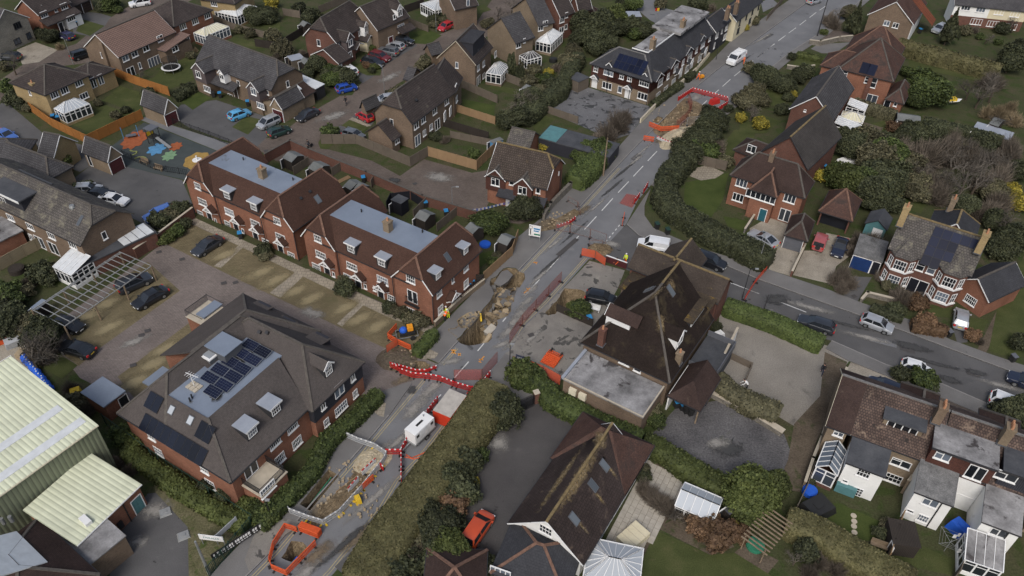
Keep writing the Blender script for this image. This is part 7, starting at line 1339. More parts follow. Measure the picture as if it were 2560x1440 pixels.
def crown(seed,n,shape='round',leaf=.13):
 rg=np.random.default_rng(seed);U=rg.normal(size=(n,3));U/=np.linalg.norm(U,axis=1,keepdims=True);U[:,2]=np.where(U[:,2]<-.35,-U[:,2],U[:,2])
 st=rg.bit_generator.state;amp=.24
 def shp(P):
  q=np.random.default_rng(seed+99);r=lump(P,q,amp)[:,None]*P
  z=(r[:,2]+1)/2
  if shape=='cone':r=r*np.stack([1.25*(1-z*.92)]*2+[np.ones(len(P))],1)
  if shape=='column':r=r*np.stack([1-.35*np.clip(z-.5,0,1)]*2+[np.ones(len(P))],1)
  return r
 C=shp(U)*rg.uniform(.76,1.1,(n,1));V,F=quads(C,U+rg.normal(size=(n,3))*.8,leaf*rg.uniform(.6,1.3,n),rg)
 B=shp(SV)*.78;B[:,2]=np.maximum(B[:,2],-1);V,F=join([(B,SF),(V,F)]);V=V.copy();V[:,2]=(V[:,2]+.9)/1.8
 return V,F
def twigs(seed,n,ln=.5):
 """bare shrub: fans of thin twigs"""
 rg=np.random.default_rng(seed);U=rg.normal(size=(n,3));U[:,2]=np.abs(U[:,2])*1.1+.15;U/=np.linalg.norm(U,axis=1,keepdims=True)
 q=lump(U,rg,.18)[:,None];E_=U*q*rg.uniform(.55,1.05,(n,1));S=E_*rg.uniform(.2,.6,(n,1))+rg.normal(size=(n,3))*.12;S[:,2]=np.abs(S[:,2])*.7
 d=E_-S;s=np.cross(d,rg.normal(size=(n,3)));s/=np.linalg.norm(s,axis=1,keepdims=True);w_=rg.uniform(.006,.016,(n,1))
 return np.stack([S-s*w_,S+s*w_,E_+s*w_*.4,E_-s*w_*.4],1).reshape(-1,3),np.arange(n*4).reshape(-1,4)
def branches(seed,lv=5):
 """bare tree 1 m tall: (trunk, limbs)"""
 r=random.Random(seed);tr=MB();br=MB()
 def grow(p,d,l,rad,k):
  q=p+d*l;(tr if k==0 else br).tube(p,q,rad,rad*.66,5 if k<2 else 3,cap=False)
  if k>=lv:return
  for i in range(3 if k else 5):
   a=Vector((r.gauss(0,1),r.gauss(0,1),r.gauss(0.25,.6))).normalized();nd=(d*(.75 if k else.6)+a*.75).normalized()
   grow(p.lerp(q,r.uniform(.55,1.0)),nd,l*r.uniform(.6,.82),rad*.56,k+1)
 grow(Vector((0,0,0)),Vector((r.uniform(-.1,.1),r.uniform(-.1,.1),1)).normalized(),.3,.028,0);return tr,br
VEG={}
def veg_mesh(kind,var):
 k=(kind,var)
 if k in VEG:return VEG[k]
 sd=hash(kind[0])%1+var*17+ord(kind[0])*3+len(kind)
 if kind=='T':tr,br=branches(sd);VEG[k]=(br.mesh('branches','leaf_T'),tr.mesh('trunk','bark'))
 else:
  if kind=='twig':
   V,F=twigs(sd,1500)
  else:V,F=crown(sd,{'round':2200,'big':6500,'cone':3000,'column':2000}[kind],kind,{'round':.068,'big':.042,'cone':.065,'column':.085}[kind])
  VEG[k]=(np_mesh('foliage',V,F,'leaf_D'),MB().tube((0,0,0),(0,0,.55),.07,.04,6).mesh('stem','bark'))
 return VEG[k]
LM={}
def landmarks():
 for o in col.objects:
  if o.parent is None and o.get('category')in('house','houses','apartments','warehouse','shop','garage','cottage','annex','bin store','carport','shed','greenhouse','bungalow','lean-to','outbuilding','workshop','extension'):
   c=[ch for ch in o.children if ch.name.split('.')[0]in('wall','roof')]
   P=o.location.copy();bb=[o.matrix_world@Vector(v)for ch in c for v in ch.bound_box]if c else[P]
   LM[o.name]=(sum((v.x for v in bb),0)/len(bb),sum((v.y for v in bb),0)/len(bb),o['label'])
KNAME=dict(D='dark evergreen',M='green leafy',L='bright green',O='olive green',Y='yellow blossoming',B='bare brown twiggy',R='russet leaved',N='straw coloured',H='brownish clipped',T='leafless')
bpy.context.view_layer.update();landmarks()
PLANTS=[]
def plant(p,kind,r,h=None):
 form='T' if kind=='T' else('cone' if kind=='C' else('column' if kind=='P' else('twig' if kind in 'BN' else('big' if r>1.7 else 'round'))))
 h=h or{'T':6.0,'C':r*2.9,'P':r*5.0}.get(kind,r*(1.5 if r>1.6 else 1.35));c=G(p,h*.5);PLANTS.append((c.x,c.y,kind,form,r,h))
def grow_all():
 seen={};rows=[]
 for x,y,kind,form,r,h in PLANTS:
  best=min(LM.values(),key=lambda q:(q[0]-x)**2+(q[1]-y)**2);dx,dy=x-best[0],y-best[1]
  rel=('right of' if dx>0 else 'left of')if abs(dx)>abs(dy)else('behind' if dy>0 else 'in front of')
  wd=best[2].split();sh=' '.join(wd[:6])
  for cut in('with','in','to','by','of','beside','and','behind','at','from','under','the','a'):
   while sh.split()[-1]==cut:sh=sh.rsplit(' ',1)[0]
  rows.append((kind,form,rel,sh,x,y,r,h))
 grp={}
 for i,q in enumerate(rows):grp.setdefault((q[0],q[2],q[3]),[]).append(i)
 ordn=['largest','second largest','third largest','fourth largest','fifth largest','sixth largest','seventh largest','eighth largest','ninth largest','tenth largest','smallest']
 lab={}
 for k,ids in grp.items():
  for j,i in enumerate(sorted(ids,key=lambda i:-rows[i][6]*rows[i][7]-.001*i)):
   kind,form,rel,sh=rows[i][:4];noun='tree' if kind=='T' or form=='cone' else('cypress' if form=='column' else 'bush')
   lab[i]=' '.join((('' if len(ids)==1 else ordn[min(j,10)]+' ')+(KNAME.get(kind,'dark green'))+' '+noun+' '+rel+' the '+sh).split()[:16])
 for i,(kind,form,rel,sh,x,y,r,h)in enumerate(rows):
  rg=random.Random(i);fo,st=veg_mesh(form,rg.randrange(3 if form!='big' else 4));tree=form in('T','cone','column')
  nm={'T':'bare_tree','cone':'conifer_tree','column':'cypress_tree','twig':'bare_shrub'}.get(form,'evergreen_shrub' if kind in 'DO' else('flowering_shrub' if kind=='Y' else 'leafy_shrub'))
  o=empty(nm,(x,y,0),rg.uniform(0,6.28),lab[i],'tree' if tree else 'shrub')
  s=(h,h,h)if form=='T' else(r*rg.uniform(.88,1.12),r*rg.uniform(.88,1.12),h)
  a=link('branches' if form=='T' else('crown' if tree else('twigs' if form=='twig' else 'foliage')),fo,o);a.scale=s;a.material_slots[0].link='OBJECT';a.material_slots[0].material=MATS['leaf_'+{'C':'D','P':'D'}.get(kind,kind)]
  b=link('trunk' if tree else 'stem',st,o);b.scale=s
def hedge(lab,pts,w,h,mat='D',z0=0.0,leaf=.085,dens=75,name='hedge',rough=.18,seed=None):
 P=[G(p,h)for p in pts];Q=[P[0]]
 for a,b in zip(P[:-1],P[1:]):
  n=max(1,round((b-a).length/.5));Q+=[a.lerp(b,i/n)for i in range(1,n+1)]
 for _ in range(2):Q=[Q[0]]+[(Q[i-1]+Q[i]*2+Q[i+1])/4 for i in range(1,len(Q)-1)]+[Q[-1]]
 rg=np.random.default_rng(seed or len(lab)*7+int(w*100));hw=w/2;O=Vector((Q[0].x,Q[0].y,0));rows=[];prof=[(-hw,z0),(-hw*1.04,h*.35),(-hw*.98,h*.75),(-hw*.8,h*.97),(0,h),(hw*.8,h*.97),(hw*.98,h*.75),(hw*1.04,h*.35),(hw,z0)]
 for i,q in enumerate(Q):
  t=(Q[min(i+1,len(Q)-1)]-Q[max(i-1,0)]).normalized();n=Vector((-t.y,t.x,0));e=1-.25*(i in(0,len(Q)-1));k=1+rough*(.5*math.sin(i*.37+w)+rg.normal()*.2)
  rows.append([(q.x-O.x+n.x*u*k*e,q.y-O.y+n.y*u*k*e,z if z<=z0 else z*(1+rg.normal()*rough*.1))for u,z in prof])
 V=np.array(rows,float);m_,k_=V.shape[:2];V+=rg.normal(size=V.shape)*rough*.35*np.array([1,1,.6]);V[:,(0,-1),2]=z0;B=V.reshape(-1,3)
 F=np.array([(i*k_+j,i*k_+j+1,(i+1)*k_+j+1,(i+1)*k_+j)for i in range(m_-1)for j in range(k_-1)]);caps=[[e*k_+j,e*k_+j+1,e*k_+k_-2-j,e*k_+k_-1-j]for e in(0,m_-1)for j in range(4)]
 A=B[F];ar=np.linalg.norm(np.cross(A[:,2]-A[:,0],A[:,3]-A[:,1]),axis=1)/2;cn=np.maximum(1,(ar*dens).astype(int));fi=np.repeat(np.arange(len(F)),cn);n=len(fi);u=rg.random((n,1));v=rg.random((n,1));A=A[fi]
 C=A[:,0]*(1-u)*(1-v)+A[:,1]*u*(1-v)+A[:,2]*u*v+A[:,3]*(1-u)*v;N=np.cross(A[:,2]-A[:,0],A[:,3]-A[:,1]);N/=np.linalg.norm(N,axis=1,keepdims=True)+1e-9
 C=C+N*rg.uniform(-rough,rough,(n,1));LV,LF=quads(C,N+rg.normal(size=(n,3))*.6,leaf*rg.uniform(.6,1.3,n),rg)
 e=empty(name,O,0,lab,'hedge');link('foliage',np_mesh('foliage',*join([(B,np.concatenate([F,np.array(caps)])),(LV,LF)]),'leaf_'+mat),e)
 s=MB()
 for q in Q[::3]:s.tube((q.x-O.x,q.y-O.y,z0),(q.x-O.x+.05,q.y-O.y,h*.6),.05,n=4)
 s.build('stems','bark',e)['kind']='stuff'
hedge('low dark laurel hedge along the pavement beside the apartment building',[c1(1105,985),c1(860,1235),c1(640,1400),d1(500,470),d1(200,750),d1(20,960)],1.7,1.4,'M',.1);hedge('huge brown topped conifer hedge running along the road at the bottom',[c1(2165,915),d1(1900,90),d1(1500,620),d1(1250,950),d1(1060,1250),d1(930,1460)],4.6,2.4,'H',leaf=.075,dens=85,rough=.06)
hedge('long leafy hedge between the forecourt and dark drive',[c2(20,815),c2(280,905),c2(360,1030),c2(620,1160),c2(850,1270),c2(1170,1410)],2.3,1.6,'M');hedge('rounded green hedge behind the patio greenhouse',[d2(1190,195),d2(1350,265),d2(1700,500),d2(1960,620)],2.4,1.7,'L');hedge('thick curving dark hedge round the corner garden of the junction',[b2(1600,70),b2(1480,165),b2(1400,270),b2(1385,420),b2(1480,555),b2(1620,620),b2(1850,765),b2(2100,880),b2(2340,985)],3.4,2.6,'D',leaf=.095,dens=75,rough=.22)
hedge('neatly clipped green hedge between the side road and gravel yard',[(1815,752),(1943,795),(2062,850)],2.4,1.8,'M',leaf=.07,dens=90,rough=.06);hedge('shrubby hedge dotted with yellow along the gravel yard wall',[c2(1850,850),c2(1960,960),c2(2160,1070),c2(2420,1170)],2.6,1.7,'O');hedge('green hedge on top of the flint pavement wall',[b2(810,50),b2(700,160),b2(560,290)],3.6,2.4,'M');hedge('tall hedge along the left side of the tarmac yard',[a2(600,470),a2(430,760),a2(250,890),a2(110,1010)],2.8,2.6,'D')
hedge('long tall dark hedge behind the pyramid roofed house',[a3(1400,350),a3(1750,445),a3(2330,590)],3.0,3.0,'H',leaf=.11,dens=40);hedge('hedge between two gardens below the pyramid roofed house',[a3(1000,890),a3(1380,1005)],1.8,2.0,'O');hedge('long low hedge beside the poultry shed garden',[a3(1630,1060),a3(2000,1150),a3(2340,1240)],2.0,1.8,'D');hedge('broad brown green hedge sweeping along the cottage gardens at the bottom edge',[d3(400,890),d3(700,1000),d3(1000,1190),d3(1250,1330),d3(1560,1470)],3.2,2.2,'H',leaf=.075,dens=80,rough=.08)
hedge('short box hedge beside the broken pavement and pump trailer',[c1(1610,440),c1(1430,640)],1.4,1.2,'M',.1,.08,60);hedge('dark block of hedge above the slate roofed apartments',[a2(1480,70),a2(1740,130)],3.2,3.0,'D');hedge('clipped hedge beside the parked cars behind the long roof',[b0(650,375),b0(830,340)],1.8,1.3,'D');hedge('russet beech hedge in front of the low brick wing',[c3(1520,370),c3(1840,430)],1.6,1.3,'R');hedge('dark low hedge in front of the bay windowed pair',[c3(1150,225),c3(1440,330)],1.4,1.0,'D')
hedge('scrubby leafy hedge under the wire fence by the apartment building',[d0(1120,280),d0(1500,540),d0(1900,810),d0(2230,960)],1.8,1.1,'L');hedge('bright yellow green hedge at a front lawn, upper right',[a3(480,465),a3(740,525)],1.2,1.1,'L');hedge('narrow hedge behind the low wall of the tile hung apartments',[a2(1270,925),a2(1420,815),a2(1530,740)],1.2,1.0,'D');hedge('small clipped hedge squares in front of apartment doors up the road',[a2(1560,700),a2(1640,640)],1.3,1.1,'D');hedge('clipped hedge in front of the grey terrace lawn',[a0(1560,860),a0(1740,765)],1.6,1.2,'D');hedge('rough hedge in front of the octagonal conservatory',[a1(1640,180),a1(1820,110)],1.6,1.3,'O');hedge('green hedge by the kerb of the half hipped semi',[a1(1180,830),a1(1310,775)],1.6,1.2,'O')
PL={'a0':"D430,320,1.8;N540,412,1.1;D345,300,1.2;O30,600,1.1;T90,540,2;D130,900,1.5;M60,790,1.5;O250,970,1;O1040,1040,.9;D1130,990,.8;O880,930,.8;D1330,830,1;T1250,660,1,3;D1620,850,1.1;D1690,790,1.1;O1720,500,.9;M980,40,2;D930,60,1.5;M1060,90,1;D2280,150,2;D2400,130,2;Y2440,30,1.6;O2250,300,1.2;D2420,340,1;O2150,270,1;N1750,440,1;D190,950,1.2;D1370,1010,.8;M1000,20,1.6",'a1':"O150,330,1.5;D110,170,1.5;D470,170,1.9;D390,80,1.5;D30,160,1.8;O230,450,2;B200,510,1.5;D460,660,1.3;D560,590,2;D640,680,1.2;M700,720,1.9;D780,690,2.2;M690,640,1.5;D820,640,1;R1000,585,.8;L1070,600,.8;D1040,635,.7;M660,1190,1.4;D1550,530,1.3;O1510,580,1.4;L1040,430,.8;D1600,170,1.2;D1720,150,1.3;O1600,220,.9;T2180,90,1,5;T2300,40,1,6;O2110,200,1;O2060,225,1;P2300,600,.9;P2380,680,.7;O2430,570,1.2;B2480,640,1.5;D2250,1100,1.5;T2360,960,1,6;D1620,1230,1;B1700,1240,1.2;M1960,1380,1;D2420,900,2;D2490,870,2;D2240,1060,1.3;D520,150,1.6;D740,680,1.6;B420,470,1.2",'a2':"D650,250,3.2;D800,230,3.5;L900,170,3;D720,330,3;D850,330,2.5;D600,350,2;D760,430,2;D870,380,2;D1060,230,2;D1180,270,2;M1110,310,1.5;D1240,280,1.5;O560,480,2;O520,560,2;B480,640,1.5;B400,600,1.3;Y330,650,.9;O200,640,1.5;O150,740,1.5;M300,720,1.5;D350,760,1.5;O250,830,1.8;D180,900,2;D120,990,2;D60,1060,2;T90,880,1,6;Y300,1310,1.1;D1000,40,1.5;M1100,30,2;D1660,30,2;B1800,60,1.5;Y2100,250,.8;O2180,190,1.2;O2000,285,.9;B960,1090,2.6;B860,1180,2.5;B1010,1040,2;B760,1240,2.2;M690,1330,1.8;M790,1350,2;M620,1390,1.5;D1950,980,.9;D1800,1050,2;D1750,1130,2.2;D1850,1110,2;D1700,1230,2;D1780,1250,2;B1850,1300,2;D1650,1270,1.8;M1780,1370,1.5;D1560,1370,2.3;Y2060,1060,1.0;Y2240,1110,1.1;T2160,1000,1,4;D2230,680,2;D2320,700,2.2;D2440,760,2;O2180,830,2;O2120,900,2;O2240,900,1.5;D2420,990,1.2;O2060,900,1.5;D940,240,2.4;O1340,40,1.4",'a3':"C1000,180,2.2;O930,120,2;B820,200,2;B770,160,2;T880,90,1,5;C1855,270,2.3;O1990,280,1.3;B2080,260,1.3;D2330,260,1.5;T2200,320,1,4;M2290,380,.8;M2120,330,.8;L720,290,.8;D430,510,.9;D500,690,1.8;D560,650,1.5;D180,700,2.2;D270,730,2;D350,760,2;O100,830,1.5;D400,880,.9;Y440,850,.8;D350,990,1.1;Y150,1110,1.3;T80,1000,1,4;M1650,800,3.6;M1550,900,2.2;M1600,700,2.5;M1740,860,2.5;T2160,800,1,8;T2280,750,1,8;T2050,770,1,6;D2400,560,3;D2450,470,2.5;B2250,700,3;N2300,1000,2;N2400,950,2;N2450,1060,2;N2200,1000,1.8;D1600,1180,2.3;D1700,1200,2;D1500,1180,1.8;Y1800,1150,.9;R1350,1150,1.2;B1900,1250,2.2;T2000,1300,1,8;O2060,1330,1.6;D2150,1300,2.5;B2300,1330,2;B2420,1320,2;B2250,1390,2;B2050,1390,3;B1850,1370,3;B1700,1330,3;B1600,1370,2.6;B1400,1340,2.5;D1450,1250,2;D1300,1300,2.5;O1200,1350,2.5;D1000,1260,2.5;D900,1250,2;D950,1340,2.5;O1100,1280,2.5;T1950,1300,1,6;T2330,1080,1,5;T2450,200,1,5;M1450,640,1.2;O60,620,1.4",'b3':"L950,320,3.1;M850,300,2.3;M1050,330,2.5;D1250,280,3;D1300,370,2.3;D1150,440,3;D1200,530,2;D1350,550,1.5;Y1390,430,1;Y680,280,1.3;O1180,150,3;M1300,130,3;O1450,170,2.4;B1550,150,3;B1400,60,3;B1650,80,3.5;B1800,60,3;T1900,140,1,7;B2050,100,3;T2200,200,1,8;T2300,120,1,7;B2400,60,3;T1750,260,1,6;B1700,320,3;T1850,320,1,7;O1800,340,1.6;T2000,320,1,7;B2150,340,2.2;T2120,300,1,7;B2300,300,3;D2450,250,2;Y2400,410,1.4;Y2490,530,1.6;B2300,500,2.5;B2200,560,2.5;B2100,600,2;D2000,560,2;O1500,430,1.5;O1600,450,1.5;O1560,370,2;B1750,430,2.5;B1650,430,1.8;D2250,700,1.8;D2350,900,2.2;D2300,970,1.5;D2450,850,2;T2430,700,1,6;B1000,880,1.2;B980,960,1.2;B1150,850,1.8;B1050,830,1.4;B1180,930,1.8;B1250,900,1.4;B840,1200,1.6;B900,1170,1.8;B950,1240,1.5;B880,1290,1.2;T1320,1150,1,3.5;B1350,1110,1.2;B1250,1180,1.3;O1280,1280,.8;D1360,1290,.8;B1450,1380,1.8;B1390,1340,1.3;B1530,1370,1.4;T2050,200,1,7;T1600,250,1,6;T2420,150,1,7;O2250,420,2;M760,640,.8",'c3':"M1615,905,1.5;D1410,850,1.1;D1640,960,1;R1640,380,1.3;R1560,210,1.3;B1430,150,1.6;D1370,260,1;D2420,1170,2;D2350,1230,1.5;D2480,1260,1.5;R2060,500,.9;B2130,540,.8;D2490,560,1.2",'d1':"D1900,420,1.6;M1960,360,1.2;D1800,580,1.8;D1850,680,1.6;Y1960,600,.6;R1730,830,1.6;D1690,730,1.2;D1640,1000,1.9;B1760,970,.8;O1560,1110,1.4;M1680,1100,1.4;L1740,1230,2;M1820,1300,1.4;D1620,1300,1.5;B1500,1230,1.5;B1400,1200,1.5;B1420,1350,1.6;D1300,1420,1.6;D2050,1380,1.3;D1380,1290,1.2",'d2':"L2180,690,2.6;L2110,800,2;L2290,640,2;L2150,900,1.6;B1250,690,1.4;B1350,760,1.5;B1450,830,1.4;B1600,880,1.3;R1700,990,1.3;R1850,1060,1.6;N1930,980,1.4;Y1990,1000,.6;R2050,1060,1;D1180,540,.8;T1480,920,1,2.5;O1180,480,.7;B1180,640,1.1",'d3':"T470,1280,1,2.5;D560,1210,1.2;B700,1310,1.2;B850,1350,1.3;B600,1400,1.2;D600,590,.5;D1220,1060,.7;O1290,980,.7",'b0':"M60,1330,1.6;M130,1420,1.5;O210,1330,1.1;D370,1160,1.6;O450,1150,1.2;B250,1240,1.1;D430,1220,1.1;L1540,820,1;L1480,860,.9;M1600,790,1;D1660,720,1;D1430,690,1.4;D1620,590,1.4;O1520,650,1.3;D2380,960,1;O2390,1010,.8;L550,150,1.6;R600,240,.8;D60,1420,1.5",'b1':"D800,1300,1.3;O790,1240,.9;D60,960,1;M2090,720,2;M2160,700,1.5;D2380,590,2;D2300,620,1.2;M2130,1060,.7;O2170,1010,.7",'b2':"D140,580,2.2;D60,610,1.5;D210,560,1.6;M640,130,1.4;O1920,160,1.1;M1640,60,1.5",'c1':"O1280,290,1;O1420,370,1.2;D1200,250,.9;D1340,310,.7;O1510,380,.8;D2230,1170,1.9;L2380,830,1.6;M2460,860,1.5;D2180,1260,1.2",'c0':"T230,600,1,8;T330,560,1,6;D400,500,2;B330,640,2;D350,430,1.5;B470,570,1.6;B620,960,1.2;O700,1100,1.2;B760,1170,1.2;D60,260,1.8;M60,150,1.6;D150,320,1.6;O250,400,1.5;B400,680,1.3;D60,420,1.8",'c2':"M610,268,1.2;L545,255,.9;M90,830,1.4;D1830,420,.7;O1250,1180,1;M1290,1260,.9",'d0':"M1130,170,1.3;L1190,230,1;L2250,800,1;M2350,850,1.2;D1840,640,.8;D2000,720,.8;L2400,900,1.1;B1060,400,1.1;B1150,480,1"}
for t_,s_ in PL.items():
 f_=globals()[t_]
 for e in s_.split(';'):
  q=e[1:].split(',');plant(f_(float(q[0]),float(q[1])),e[0],float(q[2]),float(q[3])if len(q)>3 else None)
grow_all()
# ================================================================ ROADWORKS
for nm,c in dict(bar_red=(0.42,0.025,0.02),bar_orange=(0.62,0.1,0.03),bar_grey=(0.36,0.37,0.38),bar_white=(0.6,0.61,0.62),strip_white=(0.7,0.7,0.69),strip_red=(0.5,0.02,0.025),foot_yellow=(0.6,0.4,0.03),hivis_yellow=(0.62,0.75,0.03),hivis_orange=(0.8,0.14,0.02),skin=(0.5,0.3,0.22),cloth_dark=(0.02,0.021,0.026),cloth_navy=(0.03,0.035,0.06),helmet_white=(0.75,0.75,0.75),hair=(0.03,0.022,0.018),bin_blue=(0.03,0.2,0.42),pipe_blue=(0.02,0.1,0.5),pump_orange=(0.7,0.28,0.02),pale_concrete=(0.36,0.33,0.28),slab_asphalt=(0.13,0.125,0.12),slab_tan=(0.33,0.26,0.17),skip_red=(0.5,0.04,0.015),dusty_top=(0.4,0.37,0.33),green_plastic=(0.03,0.17,0.1),rust=(0.16,0.07,0.05)).items():plain(nm,c,.6,.3,var=.15)
def meshmat(nm,c,k):
 m,n,l,b=_new(nm,.8);b.inputs['Base Color'].default_value=c4(c);b.inputs['Alpha'].default_value=k
meshmat('net_red',(0.4,0.07,0.05),.45);meshmat('net_orange',(0.6,0.1,0.04),.72);meshmat('net_grey',(0.25,0.25,0.25),.25)
BC={}
def barrier(a,b,colr,label,group,h=1.0,z0=.01,lie=False):
 L=round((b-a).length,1);k=(L,colr,h)
 if k not in BC:
  m=MB()
  for z in(.14,h*.5,h-.22):m.box(0.02,L-.02,-.025,.025,z,z+.06)
  n=max(3,int(L/.14))
  for i in range(n+1):x=.03+(L-.06)*i/n;m.box(x-.025,x+.025,-.022,.022,.1,h)
  s=MB();q=max(2,round(L/.28))
  for i in range(q):s.box(L*(i+(.32 if i%2 else 0))/q,L*(i+(1 if i%2 else 1.32 if i<q-1 else 1))/q,-.04,.04,h-.13,h,1-i%2)
  BC[k]=(m.mesh('panel',colr),s.mesh('reflective_strip',['bar_orange' if colr=='bar_orange' else 'strip_white',{'bar_orange':'bar_orange','bar_grey':'bar_grey'}.get(colr,'strip_red')]),MB().box(-.09,.09,-.3,.3,0,.08).mesh('foot','foot_yellow' if colr=='bar_grey' else 'trim_black'))
 p,s,f=BC[k];o=empty('pedestrian_barrier',(a.x,a.y,z0),math.atan2(b.y-a.y,b.x-a.x),label,'barrier',group)
 if lie:o.rotation_euler.x=R(82)
 link('panel',p,o);link('reflective_strip',s,o);link('foot',f,o,(.25,0,0));link('foot',f,o,(L-.25,0,0));return o
def ranked(label,S):
 """labels told apart by their place along the line, counted from its left end"""
 if len(S)==1:return[label]
 od=sorted(range(len(S)),key=lambda i:(S[i][0]+S[i][1]).x/(S[i][0]+S[i][1]).y);N='leftmost second third fourth fifth sixth seventh eighth ninth tenth eleventh twelfth thirteenth fourteenth fifteenth sixteenth seventeenth eighteenth nineteenth twentieth'.split();out=[label]*len(S)
 for k,i in enumerate(od):
  w_='rightmost' if k==len(S)-1 else(N[k]if k<1 else(N[k]+'-from-left' if k<20 else str(k+1)+'th-from-left'));out[i]=' '.join((w_+' '+label).split()[:16])
 return out
def bline(label,pts,colr='bar_red',h=1.0,z0=.01):
 P=[G(p)for p in pts];S=[]
 for a,b in zip(P[:-1],P[1:]):
  n=max(1,round((b-a).length/2.0));S+=[(a.lerp(b,i/n),a.lerp(b,(i+1)/n))for i in range(n)]
 for(a,b),l in zip(S,ranked(label,S)):barrier(a,b,colr,l,label,h,z0)
def nline(label,pts,net='net_red',h=1.9,z0=.01,bar='rust'):
 P=[G(p)for p in pts];S=[]
 for a,b in zip(P[:-1],P[1:]):
  n=max(1,round((b-a).length/3.5));S+=[(a.lerp(b,i/n),a.lerp(b,(i+1)/n))for i in range(n)]
 for(p,q),lab in zip(S,ranked(label,S)):
  L=(q-p).length;o=empty('mesh_fence_panel',(p.x,p.y,z0),math.atan2(q.y-p.y,q.x-p.x),lab,'fence panel',label);m=MB()
  m.tube((0.04,0,.1),(.04,0,h),.025,n=5).tube((L-.04,0,.1),(L-.04,0,h),.025,n=5).tube((0.04,0,h),(L-.04,0,h),.022,n=5).tube((.04,0,.15),(L-.04,0,.15),.022,n=5).build('frame',bar,o);MB().add([(.06,0,.16),(L-.06,0,.16),(L-.06,0,h-.03),(.06,0,h-.03)],[(0,1,2,3)]).build('netting',net,o);MB().box(-.12,.16,-.35,.35,0,.12).build('foot','trim_black',o)
bline('red barrier panel in the zigzag line closing the road below the sinkhole',[f1(230,800),f1(420,870),f1(650,890),f1(830,920),f1(1060,1010),f1(1300,1080),f1(1370,1075),f1(1490,985),f1(1600,840)]);bline('red and white barrier panel round the small pit at the court entrance',[f1(95,725),f1(230,790)],z0=.13);bline('striped plank barrier on the road side of the small pit',[f1(120,700),f1(480,800),f1(660,800),f1(790,740)],'bar_red',.6,.13)
bline('orange red barrier panel beside the blue and yellow pump',[f1(195,135),f1(60,285),f1(200,370),f1(410,465)],'bar_orange');nline('orange netting panel at the court entrance pit',[f1(40,510),f1(210,385)],'net_orange',1.4);nline('tall orange mesh panel across the shop forecourt',[c2(0,780),c2(135,810),c2(280,870),c2(432,955)],'net_orange',1.8)
bline('red barrier panel alongside the white generator',[c1(1640,1095),d1(1510,40),d1(1400,170),d1(1310,340)]);bline('red barrier panel joining the grey and generator lines',[d1(1170,350),d1(1310,350)]);bline('red barrier panel seen end on beside the brown hedge',[d1(1310,350),d1(1310,600)]);bline('red barrier behind the skip next to the hedge',[c1(1910,1060),c1(1800,1180)])
bline('grey barrier panel with yellow feet round the long trench',[d1(765,175),d1(920,245),d1(1070,295),d1(1180,370),d1(1150,430),d1(950,680),d1(760,890),d1(610,985),d1(480,945),d1(310,880),d1(215,765)],'bar_grey');bline('striped white barrier panel standing by the laurel hedge',[d1(390,610),d1(520,460),d1(622,380)],'bar_white',1.0,.13)
for a,b,c_,l in((d1(960,540),d1(1080,430),'bar_white','white striped barrier left on the spoil, nearer the generator'),(d1(835,700),d1(930,590),'bar_white','white striped barrier left on the spoil, nearer the trench end'),(d1(945,680),d1(1065,575),'bar_orange','orange barrier leaning by the grey line'),(d1(1120,470),d1(1150,500),'bar_red','small red board lying beside the grey barriers')):barrier(G(a),G(b),c_,l,None)
bline('orange barrier panel ringing the square pit at the bottom',[d1(375,1050),d1(270,1015),d1(165,1180),d1(128,1330),d1(150,1385),d1(280,1440),d1(545,1165)],'bar_orange')
for i in range(6):barrier(G(d1(390+6*i,1040-8*i)),G(d1(570+5*i,1110-9*i)),'bar_orange',('front','second','third','fourth','fifth','rearmost')[i]+' orange barrier in the leaning pile beside the square pit','orange barriers piled by the square pit')
for i in range(7):
 o=barrier(G(c2(290+9*i,700-10*i)),G(c2(410+9*i,755-10*i)),'bar_orange',('lowest','second lowest','third lowest','middle','third highest','second highest','topmost')[i]+' orange barrier in the flat stack on the shop forecourt','orange barriers stacked on the forecourt',1.0,.05+.06*i,True)
bline('red barrier panel at the top end of the upper excavation',[a2(1490,915),a2(1620,830),a2(1935,915),a2(1935,950),a2(1815,1030)]);bline('orange barrier panel at the near end of the upper excavation',[a2(1230,1140),a2(1340,1185),a2(1500,1175)],'bar_orange');bline('orange barrier standing alone in the road before the upper excavation',[a2(1180,1265),a2(1275,1280)],'bar_orange');bline('low striped plank across the road by the sand heap',[a2(1300,1255),a2(1390,1295),a2(1490,1325)],'bar_white',.7)
nline('thin red netting panel inside the upper excavation',[a2(1580,920),a2(1610,1000),a2(1555,1100),a2(1470,1170)],'net_red');nline('grey mesh panel beside the sand heap',[a2(1500,1190),a2(1570,1130),a2(1740,1110)],'net_grey',1.6,bar='steel_bar')
for a,b,c_,l in((b2(1178,455),b2(1220,385),'bar_red','red barrier panel leaning at the kerb by the curving hedge'),(b2(1095,545),b2(1145,480),'bar_red','red barrier panel at the kerb with white sacks below'),(b2(990,745),b2(1008,660),'bar_orange','orange barrier panel at the junction corner')):barrier(G(a),G(b),c_,l,None)
nline('long red netting barrier strung across the side road',[b2(2090,1410),b2(2190,1250),b2(2285,1145)],'net_orange',.9,bar='bar_red');nline('grey mesh panel across the road at the junction',[b2(385,780),b2(520,800),b2(700,850),b2(845,900)],'net_grey',1.7,bar='rust');nline('orange mesh panel beside the junction excavation',[b2(620,1010),b2(745,1035),b2(838,1105)],'net_orange',1.5);nline('bent rusty panel frame on the pavement',[b2(500,520),b2(590,570),b2(612,650)],'net_grey',1.0);nline('rusty panel frame behind the junction excavation',[b2(690,915),b2(815,910)],'net_grey',.9)
